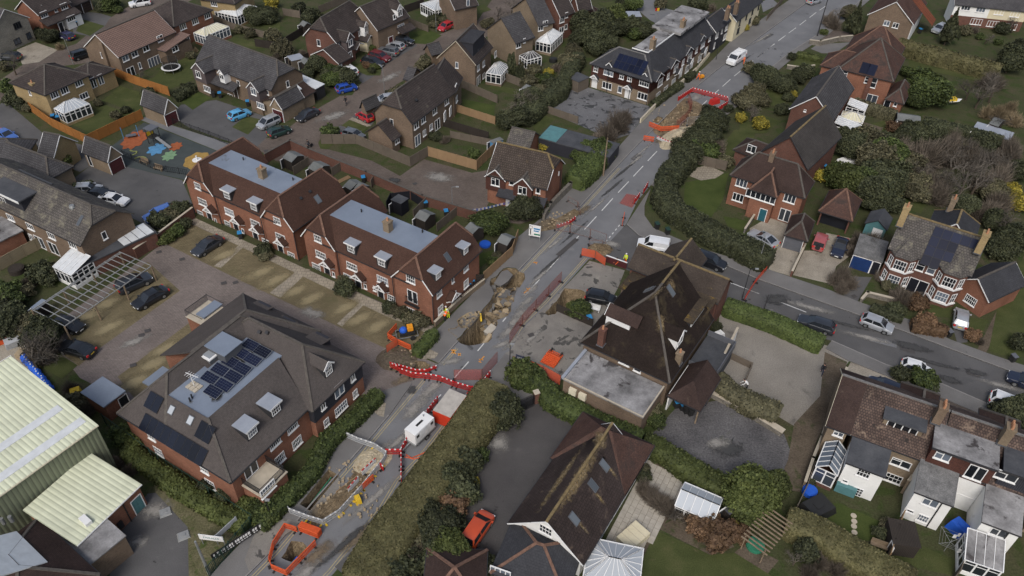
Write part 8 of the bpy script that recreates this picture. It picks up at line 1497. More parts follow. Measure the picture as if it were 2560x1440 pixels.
nline('transparent red netting panel on the road beside the sinkhole',[e1(1935,395),e1(1745,600),e1(1555,815),e1(1350,1045),e1(1160,1320)]);nline('transparent red netting panel across the closed road',[f1(1050,915),f1(1470,910),f1(1700,640)])
m=MB();q=[G(b2(*p))for p in((965,535),(1030,450),(1150,470),(1080,575))];m.add([(p.x,p.y,.05)for p in q],[(0,1,2,3)]);tag(m.build('fallen_mesh_panel','net_red'),'red mesh fence panel lying flat on the road','fence panel')
bline('red and white striped barrier by the dug verge',[b2(400,770),b2(510,735),b2(570,690)],'bar_red',.7,.13)
# ---- skip, generator, pump
def at(p,z=0.0):q=G(p,z);return Vector((q.x,q.y,0))
a,b=G(c1(1590,1170),2.1),G(c1(1740,975),2.1);c=G(c1(1890,1050),2.1);d=(b-a);L=d.length;an=math.atan2(d.y,d.x);W=abs((c-b).dot(Vector((-math.sin(an),math.cos(an),0))));o=empty('site_container',(a.x,a.y,0),an,'red steel container with a dusty pale top on the closed road','container')
m=MB().box(0,L,-W,0,.15,2.0);
for k in range(8):m.box(.15+k*L/8,.25+k*L/8,-W-.04,.04,.2,1.9)
m.build('body','skip_red',o);MB().box(.02,L-.02,-W+.02,-.02,2.0,2.1).build('lid','dusty_top',o);MB().box(.2,.5,-W+.1,-.1,0,.15).box(L-.5,L-.2,-W+.1,-.1,0,.15).build('skid','trim_black',o)
a,b=at(d1(1415,245)),at(d1(1545,120));an=math.atan2((b-a).y,(b-a).x);o=empty('generator_trailer',(a+b)/2,an,'white generator on a two wheeled trailer behind red barriers','generator')
MB().box(-1.55,1.55,-.75,.75,.65,2.2).build('housing','white_paint',o);[MB().box(x,x+.62,s*.752-.015,s*.752+.015,.8,2.05).build('panel','strip_white',o)for x in(-1.45,-.72,.05,.8)for s in(-1,1)];[MB().box(x,x+.4,s*.77-.01,s*.77+.01,1.5,1.9).build('vent','trim_black',o)for x in(-1.34,.91)for s in(-1,1)];MB().tube((1.0,.3,2.2),(1.0,.3,2.45),.07,n=8).build('exhaust','grey_metal',o);MB().box(-.5,.5,-.12,.12,2.2,2.26).build('lifting_point','trim_black',o);MB().box(1.551,1.58,-.5,.5,1.1,1.8).build('grille','trim_black',o);m=MB().box(-1.7,1.7,-.8,.8,.5,.65);m.obox((-1.7,0,.55),(-2.9,0,.5),.1,.1);m.build('chassis','grey_metal',o)
for s in(-1,1):
 w_=MB().tube((.1,s*.92,.33),(.1,s*.75,.33),.33,n=12).build('wheel','tyre',o);MB().tube((.1,s*.935,.33),(.1,s*.92,.33),.18,n=10).build('rim','rim_metal',w_)
c=at(f1(345,240));o=empty('pump_trailer',c,.3,'blue and orange water pump on a small trailer in the end parking bay','pump');m=MB();[m.box(x-.04,x+.04,-.8,.8,.45,.55)for x in(-1.3,1.3)];[m.box(-1.3,1.3,y-.04,y+.04,.45,.55)for y in(-.8,.8)];m.obox((-1.3,0,.5),(-2.3,0,.45),.08,.08);m.build('frame','grey_metal',o)
MB().box(-.9,1.0,-.5,.5,.5,.9).build('engine_bed','trim_black',o);MB().ell((-.4,0,1.1),(.5,.45,.5)).build('pump_body','pipe_blue',o);MB().box(.1,.8,-.4,.4,1.1,1.6).build('cover','pump_orange',o);MB().tube((.6,-.85,.35),(.6,-1.0,.35),.33,n=12).tube((.6,.85,.35),(.6,1.0,.35),.33,n=12).build('wheel','tyre',o)
def tube_thing(nm,lab,cat,pts,r,mat,n=6):m=MB();m.path(pts,r,n);return tag(m.build(nm,mat),lab,cat)
H_=lambda t,P,z:[G(t(*p))+Vector((0,0,z))for p in P]
tube_thing('hose','thick dark hose looping round the pump trailer','hose',H_(f1,[(165,210),(250,160),(380,120),(540,150),(420,90),(400,60)],.15),.09,'trim_black');tube_thing('cable','orange cable coiled behind the generator','cable',H_(d1,[(1340,370),(1420,390),(1500,370),(1560,300),(1500,340),(1400,380),(1350,350)],.05),.05,'bar_orange')
q=[G(e1(*p))for p in[(930,400),(1040,425),(1140,360),(1215,265),(1130,205),(1040,235)]];cx=sum((v for v in q),Vector())/6;o=MB().prism([(v.x-cx.x,v.y-cx.y)for v in q],-.25,0).build('pavement_slab','pavement',None,(cx.x,cx.y,-.12));o.rotation_euler=(.1,.12,0);tag(o,'large tilted slab of pavement sagging at the top of the long sinkhole','rubble')
# ---- inside the sinkhole: broken road slabs, duct, hose
rg=random.Random(5);k=0
while k<95:
 t=rg.uniform(.3,.97);p=Vector((_s0.x,_s0.y))+_ax*_al*t+Vector((-_ax.y,_ax.x))*rg.uniform(-2.6,2.6)
 if not inpoly(p.x,p.y,SINK):continue
 k+=1;s=rg.uniform(.3,1.0)+.5*(k%6==0);n=rg.choice((4,5,5,6));q=[(s*rg.uniform(.6,1.1)*math.cos(6.283*i/n+.3),s*rg.uniform(.45,.9)*math.sin(6.283*i/n+.3))for i in range(n)];th=rg.uniform(.09,.2);m=MB().prism(q,-th,0)
 top=m.f[1];m.m[1]=1;o=m.build('road_slab',['pit_earth','slab_asphalt' if k%5<2 else('slab_tan' if k%5<4 else 'pit_earth')],None,(p.x,p.y,-sdepth(p.x,p.y)*.8+rg.uniform(.1,.7)));o.rotation_euler=(rg.gauss(0,.28),rg.gauss(0,.28),rg.uniform(0,6.3));tag(o,'broken slab of road surface tumbled into the long sinkhole','rubble','broken road slabs in the sinkhole')
a,b=G(e1(690,1330)),G(e1(880,1140));tag(MB().tube((a.x,a.y,-1.6),(b.x,b.y,-.4),.33,n=10).build('concrete_pipe','slab_tan'),'exposed concrete pipe sloping across the deep end of the sinkhole','pipe');c=G(e1(880,1070));o=MB().box(-.5,.5,-.75,.75,-.4,.35).build('concrete_chamber','pale_concrete',None,(c.x,c.y,-.6),-.7);o.rotation_euler.x=.25;tag(o,'pale concrete chamber block hanging at the edge of the sinkhole','chamber')
tube_thing('yellow_hose','yellow hose hanging into the sinkhole','hose',[G(e1(725,870))+Vector((0,0,.1)),G(e1(740,930))+Vector((0,0,-.6))],.14,'foot_yellow');tube_thing('water_main','blue pipe coupling in the square pit','pipe',[G(d1(300,1300))+Vector((0,0,-1.2)),G(d1(370,1230))+Vector((0,0,-1.0))],.32,'pipe_blue',8);tube_thing('water_main','long pipe with blue coupling along the trench','pipe',[G(d1(470,830))+Vector((0,0,-.9)),G(d1(720,560))+Vector((0,0,-.9))],.16,'slab_tan',8);tube_thing('green_duct','thin green duct running down the trench','duct',[G(d1(455,800))+Vector((0,0,-.6)),G(d1(670,520))+Vector((0,0,-.6))],.07,'green_plastic');tube_thing('pipe_coupling','blue coupling midway along the trench pipe','pipe',[G(d1(600,690))+Vector((0,0,-.85)),G(d1(640,650))+Vector((0,0,-.85))],.24,'pipe_blue',8)  # first tube is the yellow hose over the sinkhole edge
def heap(lab,p,r,h,mat,sq=.7,rz=0.0,seed=1):
 rg=np.random.default_rng(seed);m=MB();n,kk=26,8;V=[(0,0,h)];F=[]
 for j in range(1,kk+1):
  for i in range(n):a=6.2832*i/n;q=j/kk;V.append((r*q*math.cos(a)*(1+rg.normal()*.06),r*sq*q*math.sin(a)*(1+rg.normal()*.06),max(0,h*(1-q)**.8+(rg.normal()*.1*h if j<kk else 0))))
 F=[(0,1+i,1+(i+1)%n)for i in range(n)]+[(1+(j-1)*n+i,1+j*n+i,1+j*n+(i+1)%n,1+(j-1)*n+(i+1)%n)for j in range(1,kk)for i in range(n)]
 m.add(V,F);c=G(p);tag(m.build('earth_heap',mat,None,(c.x,c.y,.02),rz),lab,'heap')
heap('large pale heap of sand and chalk by the upper excavation',a2(1530,1240),5.5,1.1,'chalk',.5,.8);heap('brown spoil heap beside the long trench',d1(745,770),3.6,.35,'dug_earth',.3,.9,2);heap('pale chalky heap by the grey barriers near the generator',d1(1050,400),2.2,.35,'chalk',.7,.7,3);heap('small brown heap in the junction works',b2(790,950),1.8,.7,'dug_earth',.8,0,4);heap('dark broken tarmac heap at the court entrance',f1(200,590),2.6,.5,'works_dark' if 'works_dark' in MATS else 'mud',.8,0,5)
rg=random.Random(9);V=MB()
for t,x0,x1_,y0,y1_,n in((f1,90,420,470,730,90),(d1,560,1100,400,930,110),(a2,1250,1700,950,1150,60),(b2,260,560,620,760,50)):
 for i in range(n):
  p=G(t(rg.uniform(x0,x1_),rg.uniform(y0,y1_)))
  if any(inpoly(p.x,p.y,h)for h in HOLES):continue
  s=rg.uniform(.04,.15);V.box(p.x-s,p.x+s*rg.uniform(.5,1),p.y-s*rg.uniform(.5,1),p.y+s,.02,.13+s*.8)
tag(V.build('rubble','slab_tan'),'loose lumps of broken tarmac and earth round the dug holes','rubble',None,'stuff')
# ================================================================ PEOPLE
def person(p,rz,lab,top,legs,hat=None,pose=0,tool=None,z0=.02):
 """one continuous skinned body; pose 0 stand, 1 walk, 2 bend forward, 3 crouch"""
 hip={3:.5}.get(pose,.93);ln={2:.75,3:.5}.get(pose,.05);ch=Vector((ln*.42,0,hip+.46*math.cos(ln)));nk=ch+Vector((ln*.16,0,.13));hd=nk+Vector((.05+ln*.08,0,.13));st={1:.3}.get(pose,.06)
 J=[Vector((0,0,hip)),Vector((ln*.2,0,hip+.24)),ch,nk,hd,hd+Vector((.01,0,.1))];rr=[.15,.14,.16,.065,.1,.08];E=[(0,1),(1,2),(2,3),(3,4),(4,5)];F={}
 for s in(-1,1):
  o=len(J);kx=.35 if pose==3 else st*s*.7;ky=s*.11;ft=st*s*1.2 if pose!=3 else.1
  J+=[Vector((0,s*.1,hip-.06)),Vector((kx,ky,.48 if pose!=3 else.42)),Vector((ft-.02,ky,.09)),Vector((ft+.16,ky,.05))];rr+=[.105,.075,.05,.045];E+=[(0,o),(o,o+1),(o+1,o+2),(o+2,o+3)]
  o=len(J);fw=.38 if pose in(2,3)else(.12-st*s*.5);J+=[ch+Vector((0,s*.19,.03)),ch+Vector((fw*.5,s*.25,-.24)),ch+Vector((fw+.1,s*.22,-.46)),ch+Vector((fw+.15,s*.21,-.57))];rr+=[.065,.048,.038,.042];E+=[(2,o),(o,o+1),(o+1,o+2),(o+2,o+3)]
 me=bpy.data.meshes.new('person');me.from_pydata(J,E,[]);t_=bpy.data.objects.new('person',me);col.objects.link(t_);sk=t_.modifiers.new('s','SKIN');sk.use_smooth_shade=True;sb=t_.modifiers.new('d','SUBSURF');sb.levels=1;sb.render_levels=1
 for i,v in enumerate(me.skin_vertices[0].data):v.radius=(rr[i],rr[i]);v.use_root=i==0
 dg=bpy.context.evaluated_depsgraph_get();bm=bpy.data.meshes.new_from_object(t_.evaluated_get(dg));bpy.data.objects.remove(t_)
 for x in(top,legs,'skin','trim_black'):bm.materials.append(MATS[x])
 hands=[J[13],J[9+8-4],J[-1],J[-5-4]];hands=[J[13],J[21]]
 for f in bm.polygons:
  c=f.center;mi=0
  if(c-hd).length<.2 and c.z>nk.z-.01:mi=2
  elif min((c-q).length for q in hands)<.09:mi=2
  elif c.z<.11:mi=3
  elif c.z<hip-.02 and min((c-q).length for q in(J[11],J[12],J[19],J[20],J[13],J[21]))>.11:mi=1
  f.material_index=mi
 o=link('person',bm,None,(*at(p)[:2],z0),rz,lab,'person',None)
 m=MB();m.sm=True;m.ell(hd+Vector((-.015,0,.07)),(.125,.115,.12),z0=-.2);m.build('helmet' if hat else 'hair',hat or 'hair',o)
 m=MB().box(*(hd.x+.09,hd.x+.125),hd.y-.015,hd.y+.015,hd.z-.02,hd.z+.03);m.build('nose','skin',o)
 if top.startswith('hivis'):
  m=MB();m.tube(J[1]+Vector((0,0,.02)),J[1]+Vector((0,0,.07)),.172,n=12);m.build('reflective_band','strip_white',o)
 return o
person(e1(190,985),.9,'worker in orange jacket and white helmet bending at the low pavement wall','hivis_orange','cloth_dark','helmet_white',2,z0=.13);person(e1(245,945),2.2,'worker in yellow jacket reaching over the low pavement wall','hivis_yellow','hivis_yellow','helmet_white',2,z0=.13);person(b2(1020,1075),4.0,'worker in yellow jacket and white helmet standing in the junction works','hivis_yellow','hivis_orange','helmet_white');person(b2(960,1085),3.6,'worker in orange crouching behind the red hoarding','hivis_orange','hivis_orange',None,3)
person(c2(155,830),2.0,'worker in yellow jacket behind the leafy hedge by the blue sign','hivis_yellow','cloth_navy','helmet_white',z0=.05);person(a2(2082,580),3.4,'worker in orange suit beside the white works van','hivis_orange','hivis_orange','helmet_white');person(a2(1672,725),5.6,'worker in orange suit pushing a yellow machine on the pavement','hivis_orange','hivis_orange','helmet_white',1,z0=.13)
person(c3(695,845),4.2,'pedestrian in dark clothes walking on the gravel yard','cloth_dark','cloth_navy',None,1);person(a1(812,945),4.5,'person in black walking on the brick road','cloth_dark','cloth_dark',None,1);person(c2(2108,985),3.0,'person in pale top standing at the hedge by the gravel yard','strip_white','cloth_dark',None,2);cy=person(a1(483,1330),4.3,'cyclist in dark top riding on the brick road','cloth_dark','cloth_navy',None,3,z0=.42)
o=empty('bicycle',at(a1(485,1335)),4.3,'bicycle ridden by the person on the brick road','bicycle');m=MB();m.obox((-.5,0,.35),(-.1,0,.85),.04,.04);m.obox((-.1,0,.85),(.45,0,.85),.04,.04);m.obox((.45,0,.95),(.55,0,.35),.04,.04);m.obox((-.15,0,.35),(.45,0,.8),.04,.04);m.obox((.42,-.25,1.0),(.42,.25,1.0),.03,.03);m.build('frame','trim_black',o)
for x in(-.52,.55):MB().tube((x,-.02,.35),(x,.02,.35),.34,n=14).build('wheel','tyre',o)
o=empty('compactor',at(a2(1705,710)),.6,'yellow wheeled machine pushed along the pavement','machine');MB().box(-.4,.4,-.3,.3,.3,.8).build('body','pump_orange',o);MB().obox((.4,0,.7),(.9,0,1.0),.05,.05).build('handle','trim_black',o);MB().tube((0,-.35,.2),(0,.35,.2),.2,n=10).build('wheel','tyre',o)
# ================================================================ STREET FURNITURE
def lamp(p,h,lab,mat='grey_metal',arm=.7,rz=0.0,pole=.07,head=True):
 o=empty('street_lamp' if head else 'utility_pole',at(p),rz,lab,'street lamp' if head else 'pole');MB().tube((0,0,0),(0,0,h),pole,pole*.6,8).build('post',mat,o)
 if head:MB().obox((0,0,h),(arm,0,h+.1),.06,.06).build('arm',mat,o);MB().box(arm-.1,arm+.35,-.12,.12,h+.02,h+.16).build('lamp_head','steel_bar',o)
 return o
for p,h,l,k in((b1(1768,600),4.2,'grey lamp post behind the brick wall of the turning area',{}),(a0(660,578),5,'lamp post on the verge by the yellow house',{'rz':2.5}),(a1(1160,845),5,'lamp post at the kerb in front of the half hipped semi',{'rz':2}),(a1(1622,280),4.5,'lamp post by the bright red hatchback',{}),(b2(2205,1120),5,'pale lamp post at the end of the curving hedge',{'rz':1.5}),(c2(2070,165),5,'dark lamp post behind the clipped side road hedge',{'mat':'dark_paint'}),(f1(1880,820),5,'dark lamp post with black lantern beside the shop forecourt',{'mat':'black_metal','arm':.1}),(d1(140,930),3.2,'black lantern post by the apartment hedge',{'mat':'black_metal','arm':.05}),(b2(820,290),7,'dark timber pole on the pavement by the flint wall',{'mat':'timber','head':False,'pole':.14}),(a3(658,328),8,'tall dark pole beside the main road, upper right',{'mat':'dark_paint','head':False,'pole':.15}),(d0(1885,1420),5.5,'thick pale grey post standing at the bottom edge grass',{'head':False,'pole':.16}),(c3(180,265),2.6,'short dark post on the clipped hedge verge',{'mat':'dark_paint','head':False}),(a2(1835,540),4,'slim post by the cream cottages pavement',{'mat':'dark_paint','head':False}),(a2(1672,625),3.5,'post with small plate by the slate roofed apartments',{'head':False})):lamp(p,h,l,**k)
def board(p,w_,h_,z,rz,lab,mat,posts='grey_metal',txt=None,tm='cloth_navy',size=.3):
 o=empty('sign_board',at(p),rz,lab,'sign');MB().box(-w_/2,w_/2,-.03,.03,z,z+h_).build('board',mat,o);MB().box(-w_/2+.05,-w_/2+.13,.03,.09,0,z+h_).box(w_/2-.13,w_/2-.05,.03,.09,0,z+h_).build('post',posts,o)
 for i,(t,x,zz,s,mm)in enumerate(txt or[]):
  cu=bpy.data.curves.new('lettering','FONT');cu.body=t;cu.size=s;cu.align_x='CENTER';cu.extrude=.004;cu.materials.append(MATS[mm]);q=bpy.data.objects.new('lettering',cu);col.objects.link(q);me=bpy.data.meshes.new_from_object(q.evaluated_get(bpy.context.evaluated_depsgraph_get()));bpy.data.objects.remove(q);e=link('lettering',me,o,(x,-.036,z+zz));e.rotation_euler=(math.pi/2,0,0)
 return o
sg=board(b2(200,880),1.7,1.9,1.0,-.25,'white road sign with black roundabout arrow beside the pavement','strip_white');m=MB()
for k in range(14):a_=6.283*k/14;b_=6.283*(k+1)/14;m.obox((-.6+.28*math.cos(a_),-.04,2.5+.28*math.sin(a_)),(-.6+.28*math.cos(b_),-.04,2.5+.28*math.sin(b_)),.02,.1,up=Vector((0,1,0)))
m.box(-.66,-.54,-.05,-.03,1.2,2.25);m.build('arrow','trim_black',sg);MB().box(-.15,.75,-.04,-.03,2.2,2.45).box(-.15,.6,-.04,-.03,1.85,2.05).build('panel','bin_blue',sg);MB().box(-.1,.8,-.04,-.03,1.25,1.5).build('panel','green_plastic',sg)
board(c2(65,815),1.0,1.25,1.3,-.35,'dark blue notice board on the leafy hedge by the forecourt','cloth_navy','trim_black')
for k in range(5):MB().box(-.3,.3,-.036,-.03,2.2-k*.17,2.28-k*.17).build('print_line','bar_grey',[o for o in col.objects if o.get('label','').startswith('dark blue notice')][0])
board(d0(1930,1170),2.4,.8,1.0,-.1,'white name board on the rough grass at the bottom left','strip_white',txt=[('FAIRALLS',0,.28,.38,'teal_steel')]);board(d0(2060,1080),2.6,.7,1.0,1.0,'grey sign seen edge on beside the white name board','bar_grey');
o=empty('banner',at(d0(2150,1170)),.76,'dark banner with white lettering on the palisade fence','banner');MB().box(-2.6,2.6,-.14,-.1,.5,1.5).build('cloth','trim_black',o);x=-2.4;rg=random.Random(4)
while x<2.3:
 w_=rg.uniform(.14,.3);MB().box(x,x+w_*.8,-.15,-.14,.95,1.3).box(x+.05,x+.05+w_*.7,-.15,-.14,.65,.8).build('printed_letter','strip_white',o);x+=w_+(.2 if rg.random()<.18 else.03)
def bin_(p,lab,lid='bin_blue',rz=.3,group=None,h=1.05):
 o=empty('wheelie_bin',at(p),rz,lab,'bin',group);m=MB();m.add([(-.24,-.27,.08),(.24,-.27,.08),(.24,.27,.08),(-.24,.27,.08),(-.3,-.34,h),(.3,-.34,h),(.3,.34,h),(-.3,.34,h)],[(3,2,1,0),(0,1,5,4),(1,2,6,5),(2,3,7,6),(3,0,4,7)]);m.build('body','trim_black',o);m=MB();m.slab([(-.32,-.38,h+.02),(.32,-.38,h+.02),(.32,.36,h+.1),(-.32,.36,h+.1)],.05);m.build('lid',lid,o)
 for s in(-1,1):MB().tube((s*.22,.3,.1),(s*.28,.3,.1),.1,n=8).build('wheel','tyre',o)
for t,x,y,l,c_ in((b0,2168,850,'blue lidded bin beside the terrace path','bin_blue'),(e1,545,490,'left of two blue lidded bins by the dark railing','bin_blue'),(e1,600,445,'right of two blue lidded bins by the dark railing','bin_blue'),(a0,490,1085,'left blue lidded bin beside the white conservatory','bin_blue'),(a0,535,1095,'right blue lidded bin beside the white conservatory','bin_blue'),(a0,1925,875,'black lidded bin by the mauve terrace lawn','trim_black'),(a0,1985,880,'blue lidded bin by the mauve terrace lawn','bin_blue'),(a0,2235,955,'blue lidded bin under the right mauve gable','bin_blue'),(a0,670,240,'black bin at the white porch, top left','trim_black'),(a0,695,235,'blue lidded bin at the white porch, top left','bin_blue'),(a1,1138,385,'blue lidded bin between red brick porches','bin_blue'),(b2,1300,765,'dark green bin at the foot of the curving hedge, left','green_metal'),(b2,1395,815,'dark green bin at the foot of the curving hedge, right','green_metal'),(c2,1475,1145,'first blue lidded bin under the lean-to','bin_blue'),(c2,1525,1165,'second blue lidded bin under the lean-to','bin_blue'),(c2,1560,1195,'black lidded bin under the lean-to','trim_black'),(c2,1600,1215,'outermost black bin under the lean-to','trim_black'),(c3,1830,510,'bin at the end of the russet hedge','grey_door'),(c3,2405,735,'grey bin on the pavement by the field track','grey_door'),(c2,690,385,'small blue bin behind the trellis fence','bin_blue'),(a3,1575,300,'blue bin beside the two-tone roofed house','bin_blue'),(b3,715,240,'blue bin behind the hipped brick house','bin_blue'),(b1,970,345,'blue bin behind the terrace sheds','bin_blue'),(b1,1527,570,'blue bin beside the pale slab yard','bin_blue'),(b1,1712,650,'blue bin in the plant filled terrace yard','bin_blue')):bin_(t(x,y),l,c_)
# ---- metal car park pergola
z=2.6;A,B,C=G(c0(285,265),z),G(b0(1075,970),z),G(b0(1350,1100),z);D=G(c0(560,410),z);d=(B-A).normalized();o=empty('steel_pergola',(A.x,A.y,0),math.atan2(d.y,d.x),'long open steel pergola over the tan parking bays on the left','pergola');L=(B-A).length;W=(C-B).length;sgn=1 if Vector((-d.y,d.x,0)).dot(C-B)>0 else-1
for k in range(17):MB().obox((L*k/16,0,z),(L*k/16,sgn*W,z),.07,.1).build('cross_beam','steel_bar',o)
for y in(0,sgn*.25,sgn*W*.5,sgn*W):MB().obox((0,y,z-.1),(L,y,z-.1),.1,.1).build('rail','steel_bar',o)
for x in(0,L*.33,L*.66,L):MB().tube((x,sgn*W,0),(x,sgn*W,z-.1),.11,n=8).build('post','timber',o);MB().tube((x,0,0),(x,0,z-.1),.11,n=8).build('post','timber',o)
z=2.2;A,B,C=G(d3(0,1100),z),G(d3(230,830),z),G(d3(440,970),z);o=empty('garden_pergola',(A.x,A.y,0),math.atan2((B-A).y,(B-A).x),'weathered pole pergola at the end of the cottage hedge','pergola');L=(B-A).length;W=(C-B).length
for k in range(11):MB().obox((L*k/10,.3,z),(L*k/10,-W,z),.12,.1).build('pole','timber',o)
for x,y in((.3,0),(.3,-W+.4),(L-.3,0),(L-.3,-W+.4)):MB().tube((x,y,0),(x,y,z),.07,n=6).build('post','timber',o)
# ---- playground, garden things
o=empty('trampoline',at(a0(1548,640)),0,'round trampoline with black net and white rim on the brown house lawn','trampoline');m=MB();m.tube((0,0,.75),(0,0,.8),1.5,n=24).build('bed','trim_black',o);m=MB()
for k in range(24):a_,b_=6.283*k/24,6.283*(k+1)/24;m.obox((1.62*math.cos(a_),1.62*math.sin(a_),.84),(1.62*math.cos(b_),1.62*math.sin(b_),.84),.34,.06)
m.build('rim','strip_white',o);meshmat('net_black',(.02,.02,.02),.45);m=MB().tube((0,0,.9),(0,0,2.5),1.45,n=20,cap=False);m.build('net','net_black',o)
for k in range(6):a_=6.283*k/6;MB().tube((1.6*math.cos(a_),1.6*math.sin(a_),0),(1.6*math.cos(a_),1.6*math.sin(a_),2.5),.03,n=5).build('leg','grey_metal',o)
o=empty('slide_tower',at(a0(1400,1290)),-.5,'playground climbing tower with steel slide','slide');MB().box(-.7,.7,-.7,.7,1.3,1.4).build('platform','trim_black',o);m=MB();m.slab([(-.9,-.9,3.0),(.9,-.9,3.0),(.9,.9,3.0),(-.9,.9,3.0)],.12);m.build('roof','grey_door',o);m=MB();m.obox((.7,0,1.35),(3.6,0,.3),.55,.06);m.build('slide','steel_bar',o);MB().box(-.75,-.7,-.7,.7,1.4,2.1).build('panel','foot_yellow',o)
for x in(-.7,.7):
 for y in(-.7,.7):MB().tube((x,y,0),(x,y,3),.06,n=6).build('post','trim_black',o)
o=empty('swing_seat',at(a0(1185,1240)),.4,'blue posted swing on the orange playground splat','swing');m=MB();m.tube((-1.2,0,0),(-1.2,0,2.1),.06).build('post','splat_blue',o);MB().tube((1.2,0,0),(1.2,0,2.1),.06).build('post','splat_blue',o);MB().box(-.8,.8,-.4,.4,.45,.52).build('seat','grey_door',o)
o=empty('roundabout',at(b0(1775,150)),0,'white playground roundabout on the yellow flower','roundabout');MB().tube((0,0,.1),(0,0,.2),.75,n=18).build('deck','strip_white',o);MB().box(-.1,.1,-.1,.1,.2,.9).build('handle','strip_white',o)
for t,x,y,l in((b0,1300,175,'playground bench by the near railing'),(b0,1430,235,'second playground bench by the near railing'),(c2,735,275,'pale bench behind the smaller sinkhole'),(d3,1205,1185,'weathered garden bench in the cottage garden')):
 o=empty('bench',at(t(x,y)),-.4,l,'bench');mt='strip_white' if 'pale' in l else 'timber';MB().box(-.8,.8,-.25,.25,.4,.46).build('seat',mt,o);MB().box(-.8,.8,.22,.27,.5,.95).build('backrest',mt,o)
 for s in(-.7,.7):MB().box(s-.04,s+.04,-.22,.22,0,.4).build('leg',mt,o)
for p,r,h,l,mt in((a0(995,755),1.05,.95,'round dark hot tub on the yellow house patio','shed_felt'),(b0(160,1150),1.0,.7,'round brown netted tub in the left garden','dark_boards'),(d3(585,690),.75,.5,'round blue paddling pool beside the cottage','pipe_blue'),(d2(2185,1170),.9,.3,'coil of green hose under the pole pergola','green_plastic'),(b1(2062,910),.8,.3,'blue trampoline ring in the terrace end garden','pipe_blue'),(a2(370,555),.8,.7,'round dark garden table by the garden room','trim_black')):
 o=empty('garden_tub',at(p),0,l,'tub');MB().tube((0,0,0),(0,0,h),r,n=18).build('tub',mt,o);MB().tube((0,0,h),(0,0,h+.05),r*.85,n=18).build('cover',mt,o)
o=empty('covered_table',at(d2(1085,1110)),.75,'cream covered garden table on the paved patio','garden table');MB().box(-1.4,1.4,-.95,.95,0,.8).build('cover','cream_render',o)
for k in(-.7,0,.7):MB().box(k-.02,k+.02,-.95,.95,.8,.82).build('strap','stone_trim',o)
for p,s,h,l,mt in((d3(650,850),(1.6,1.2),1.0,'black covered garden furniture beside the cottage lawn','trim_black'),(d3(1920,1040),(.7,1.0),1.2,'blue tarpaulin covered stack between the white cottages','pipe_blue'),(b3(920,170),(1.7,1.0),.7,'white sheeted pile among the garden trees','strip_white'),(c0(690,1030),(.6,.5),.8,'yellow grit bin beside the brick bin store','foot_yellow'),(a2(1820,930),(1.0,.5),.9,'red toolbox inside the upper barriers','bar_red'),(d0(1490,870),(.6,.5),.2,'grey metal cover on the dark yard, upper','steel_bar'),(d0(1655,1080),(.6,.5),.2,'grey metal cover on the dark yard, lower','steel_bar'),(c2(1835,525),(1.1,.5),.8,'white garden chest on the roof terrace edge','strip_white'),(d1(920,770),(.3,.45),.7,'yellow compactor beside the grey barriers','foot_yellow')):
 o=empty('covered_pile',at(p),.5,l,'stack');m=MB();m.add([(x*s[0],y*s[1],0)for x,y in((-1,-1),(1,-1),(1,1),(-1,1))]+[(x*s[0]*.82,y*s[1]*.82,h)for x,y in((-1,-1),(1,-1),(1,1),(-1,1))],[(4,5,6,7),(0,1,5,4),(1,2,6,5),(2,3,7,6),(3,0,4,7)]);m.build('cover',mt,o)
 MB().box(-s[0]*.3,s[0]*.3,-s[1]*.3,s[1]*.3,h,h+.06).build('top',mt,o)
o=empty('boat',at(a3(1845,945)),.2,'small boat with yellow cover parked on garden grass','boat');m=MB();m.add([(-2,0,.5),(-1.8,-.7,1.0),(1.2,-.75,1.0),(2.3,0,1.1),(1.2,.75,1.0),(-1.8,.7,1.0),(-1.6,0,.35),(1.6,0,.4)],[(1,2,7,6),(2,3,7),(3,4,7),(4,5,6,7),(5,1,6),(1,5,4,3,2)]);m.build('hull','strip_white',o);MB().box(-.6,.9,-.5,.5,1.0,1.5).build('cover','foot_yellow',o)
for k in range(14):
 c=at(c0(235+k*17+rnd.uniform(-8,8),720+k*21));o=empty('blue_bag',c,rnd.uniform(0,3),('rearmost','second','third','fourth','fifth','sixth','seventh','eighth','ninth','tenth','eleventh','twelfth','thirteenth','nearest')[k]+' blue sack in the row along the warehouse boundary, counted from the back','sack','blue sacks along the warehouse boundary');MB().ell((0,0,.35),(.5,.42,.5),8,5).build('sack','pipe_blue',o);MB().box(-.06,.06,-.06,.06,.8,.92).build('tie','strip_white',o)
# ---- paved patio of single slabs, stepping stones
P_=g2([d2(*p)for p in[(1240,395),(1570,560),(1490,790),(1350,1010),(1300,1030),(1170,1290),(850,1100),(1060,700)]]);sh=sheet('patio',P_,'mud',.05);a=G(d2(850,1100));b=G(d2(1060,700));d=Vector((b.x-a.x,b.y-a.y)).normalized();n=Vector((d.y,-d.x));SM={}
for w_ in(.57,.87):SM[w_]=MB().box(-w_/2,w_/2,-.285,.285,0,.035).mesh('paving_slab','stone_slab_plain' if 'stone_slab_plain' in MATS else 'pale_concrete')
rg=random.Random(2);cnt=0;j=0
while j<34:
 u=-2.0
 while u<22 and cnt<298:
  w_=rg.choice((.57,.87));q=Vector((a.x,a.y))+d*(u+w_/2)+n*(j*.6+.3);u+=w_+.03
  if inpoly(q.x,q.y,P_):e=link('paving_slab',SM[w_],sh,(q.x,q.y,.05+rg.uniform(0,.01)),math.atan2(d.y,d.x));cnt+=1
 j+=1
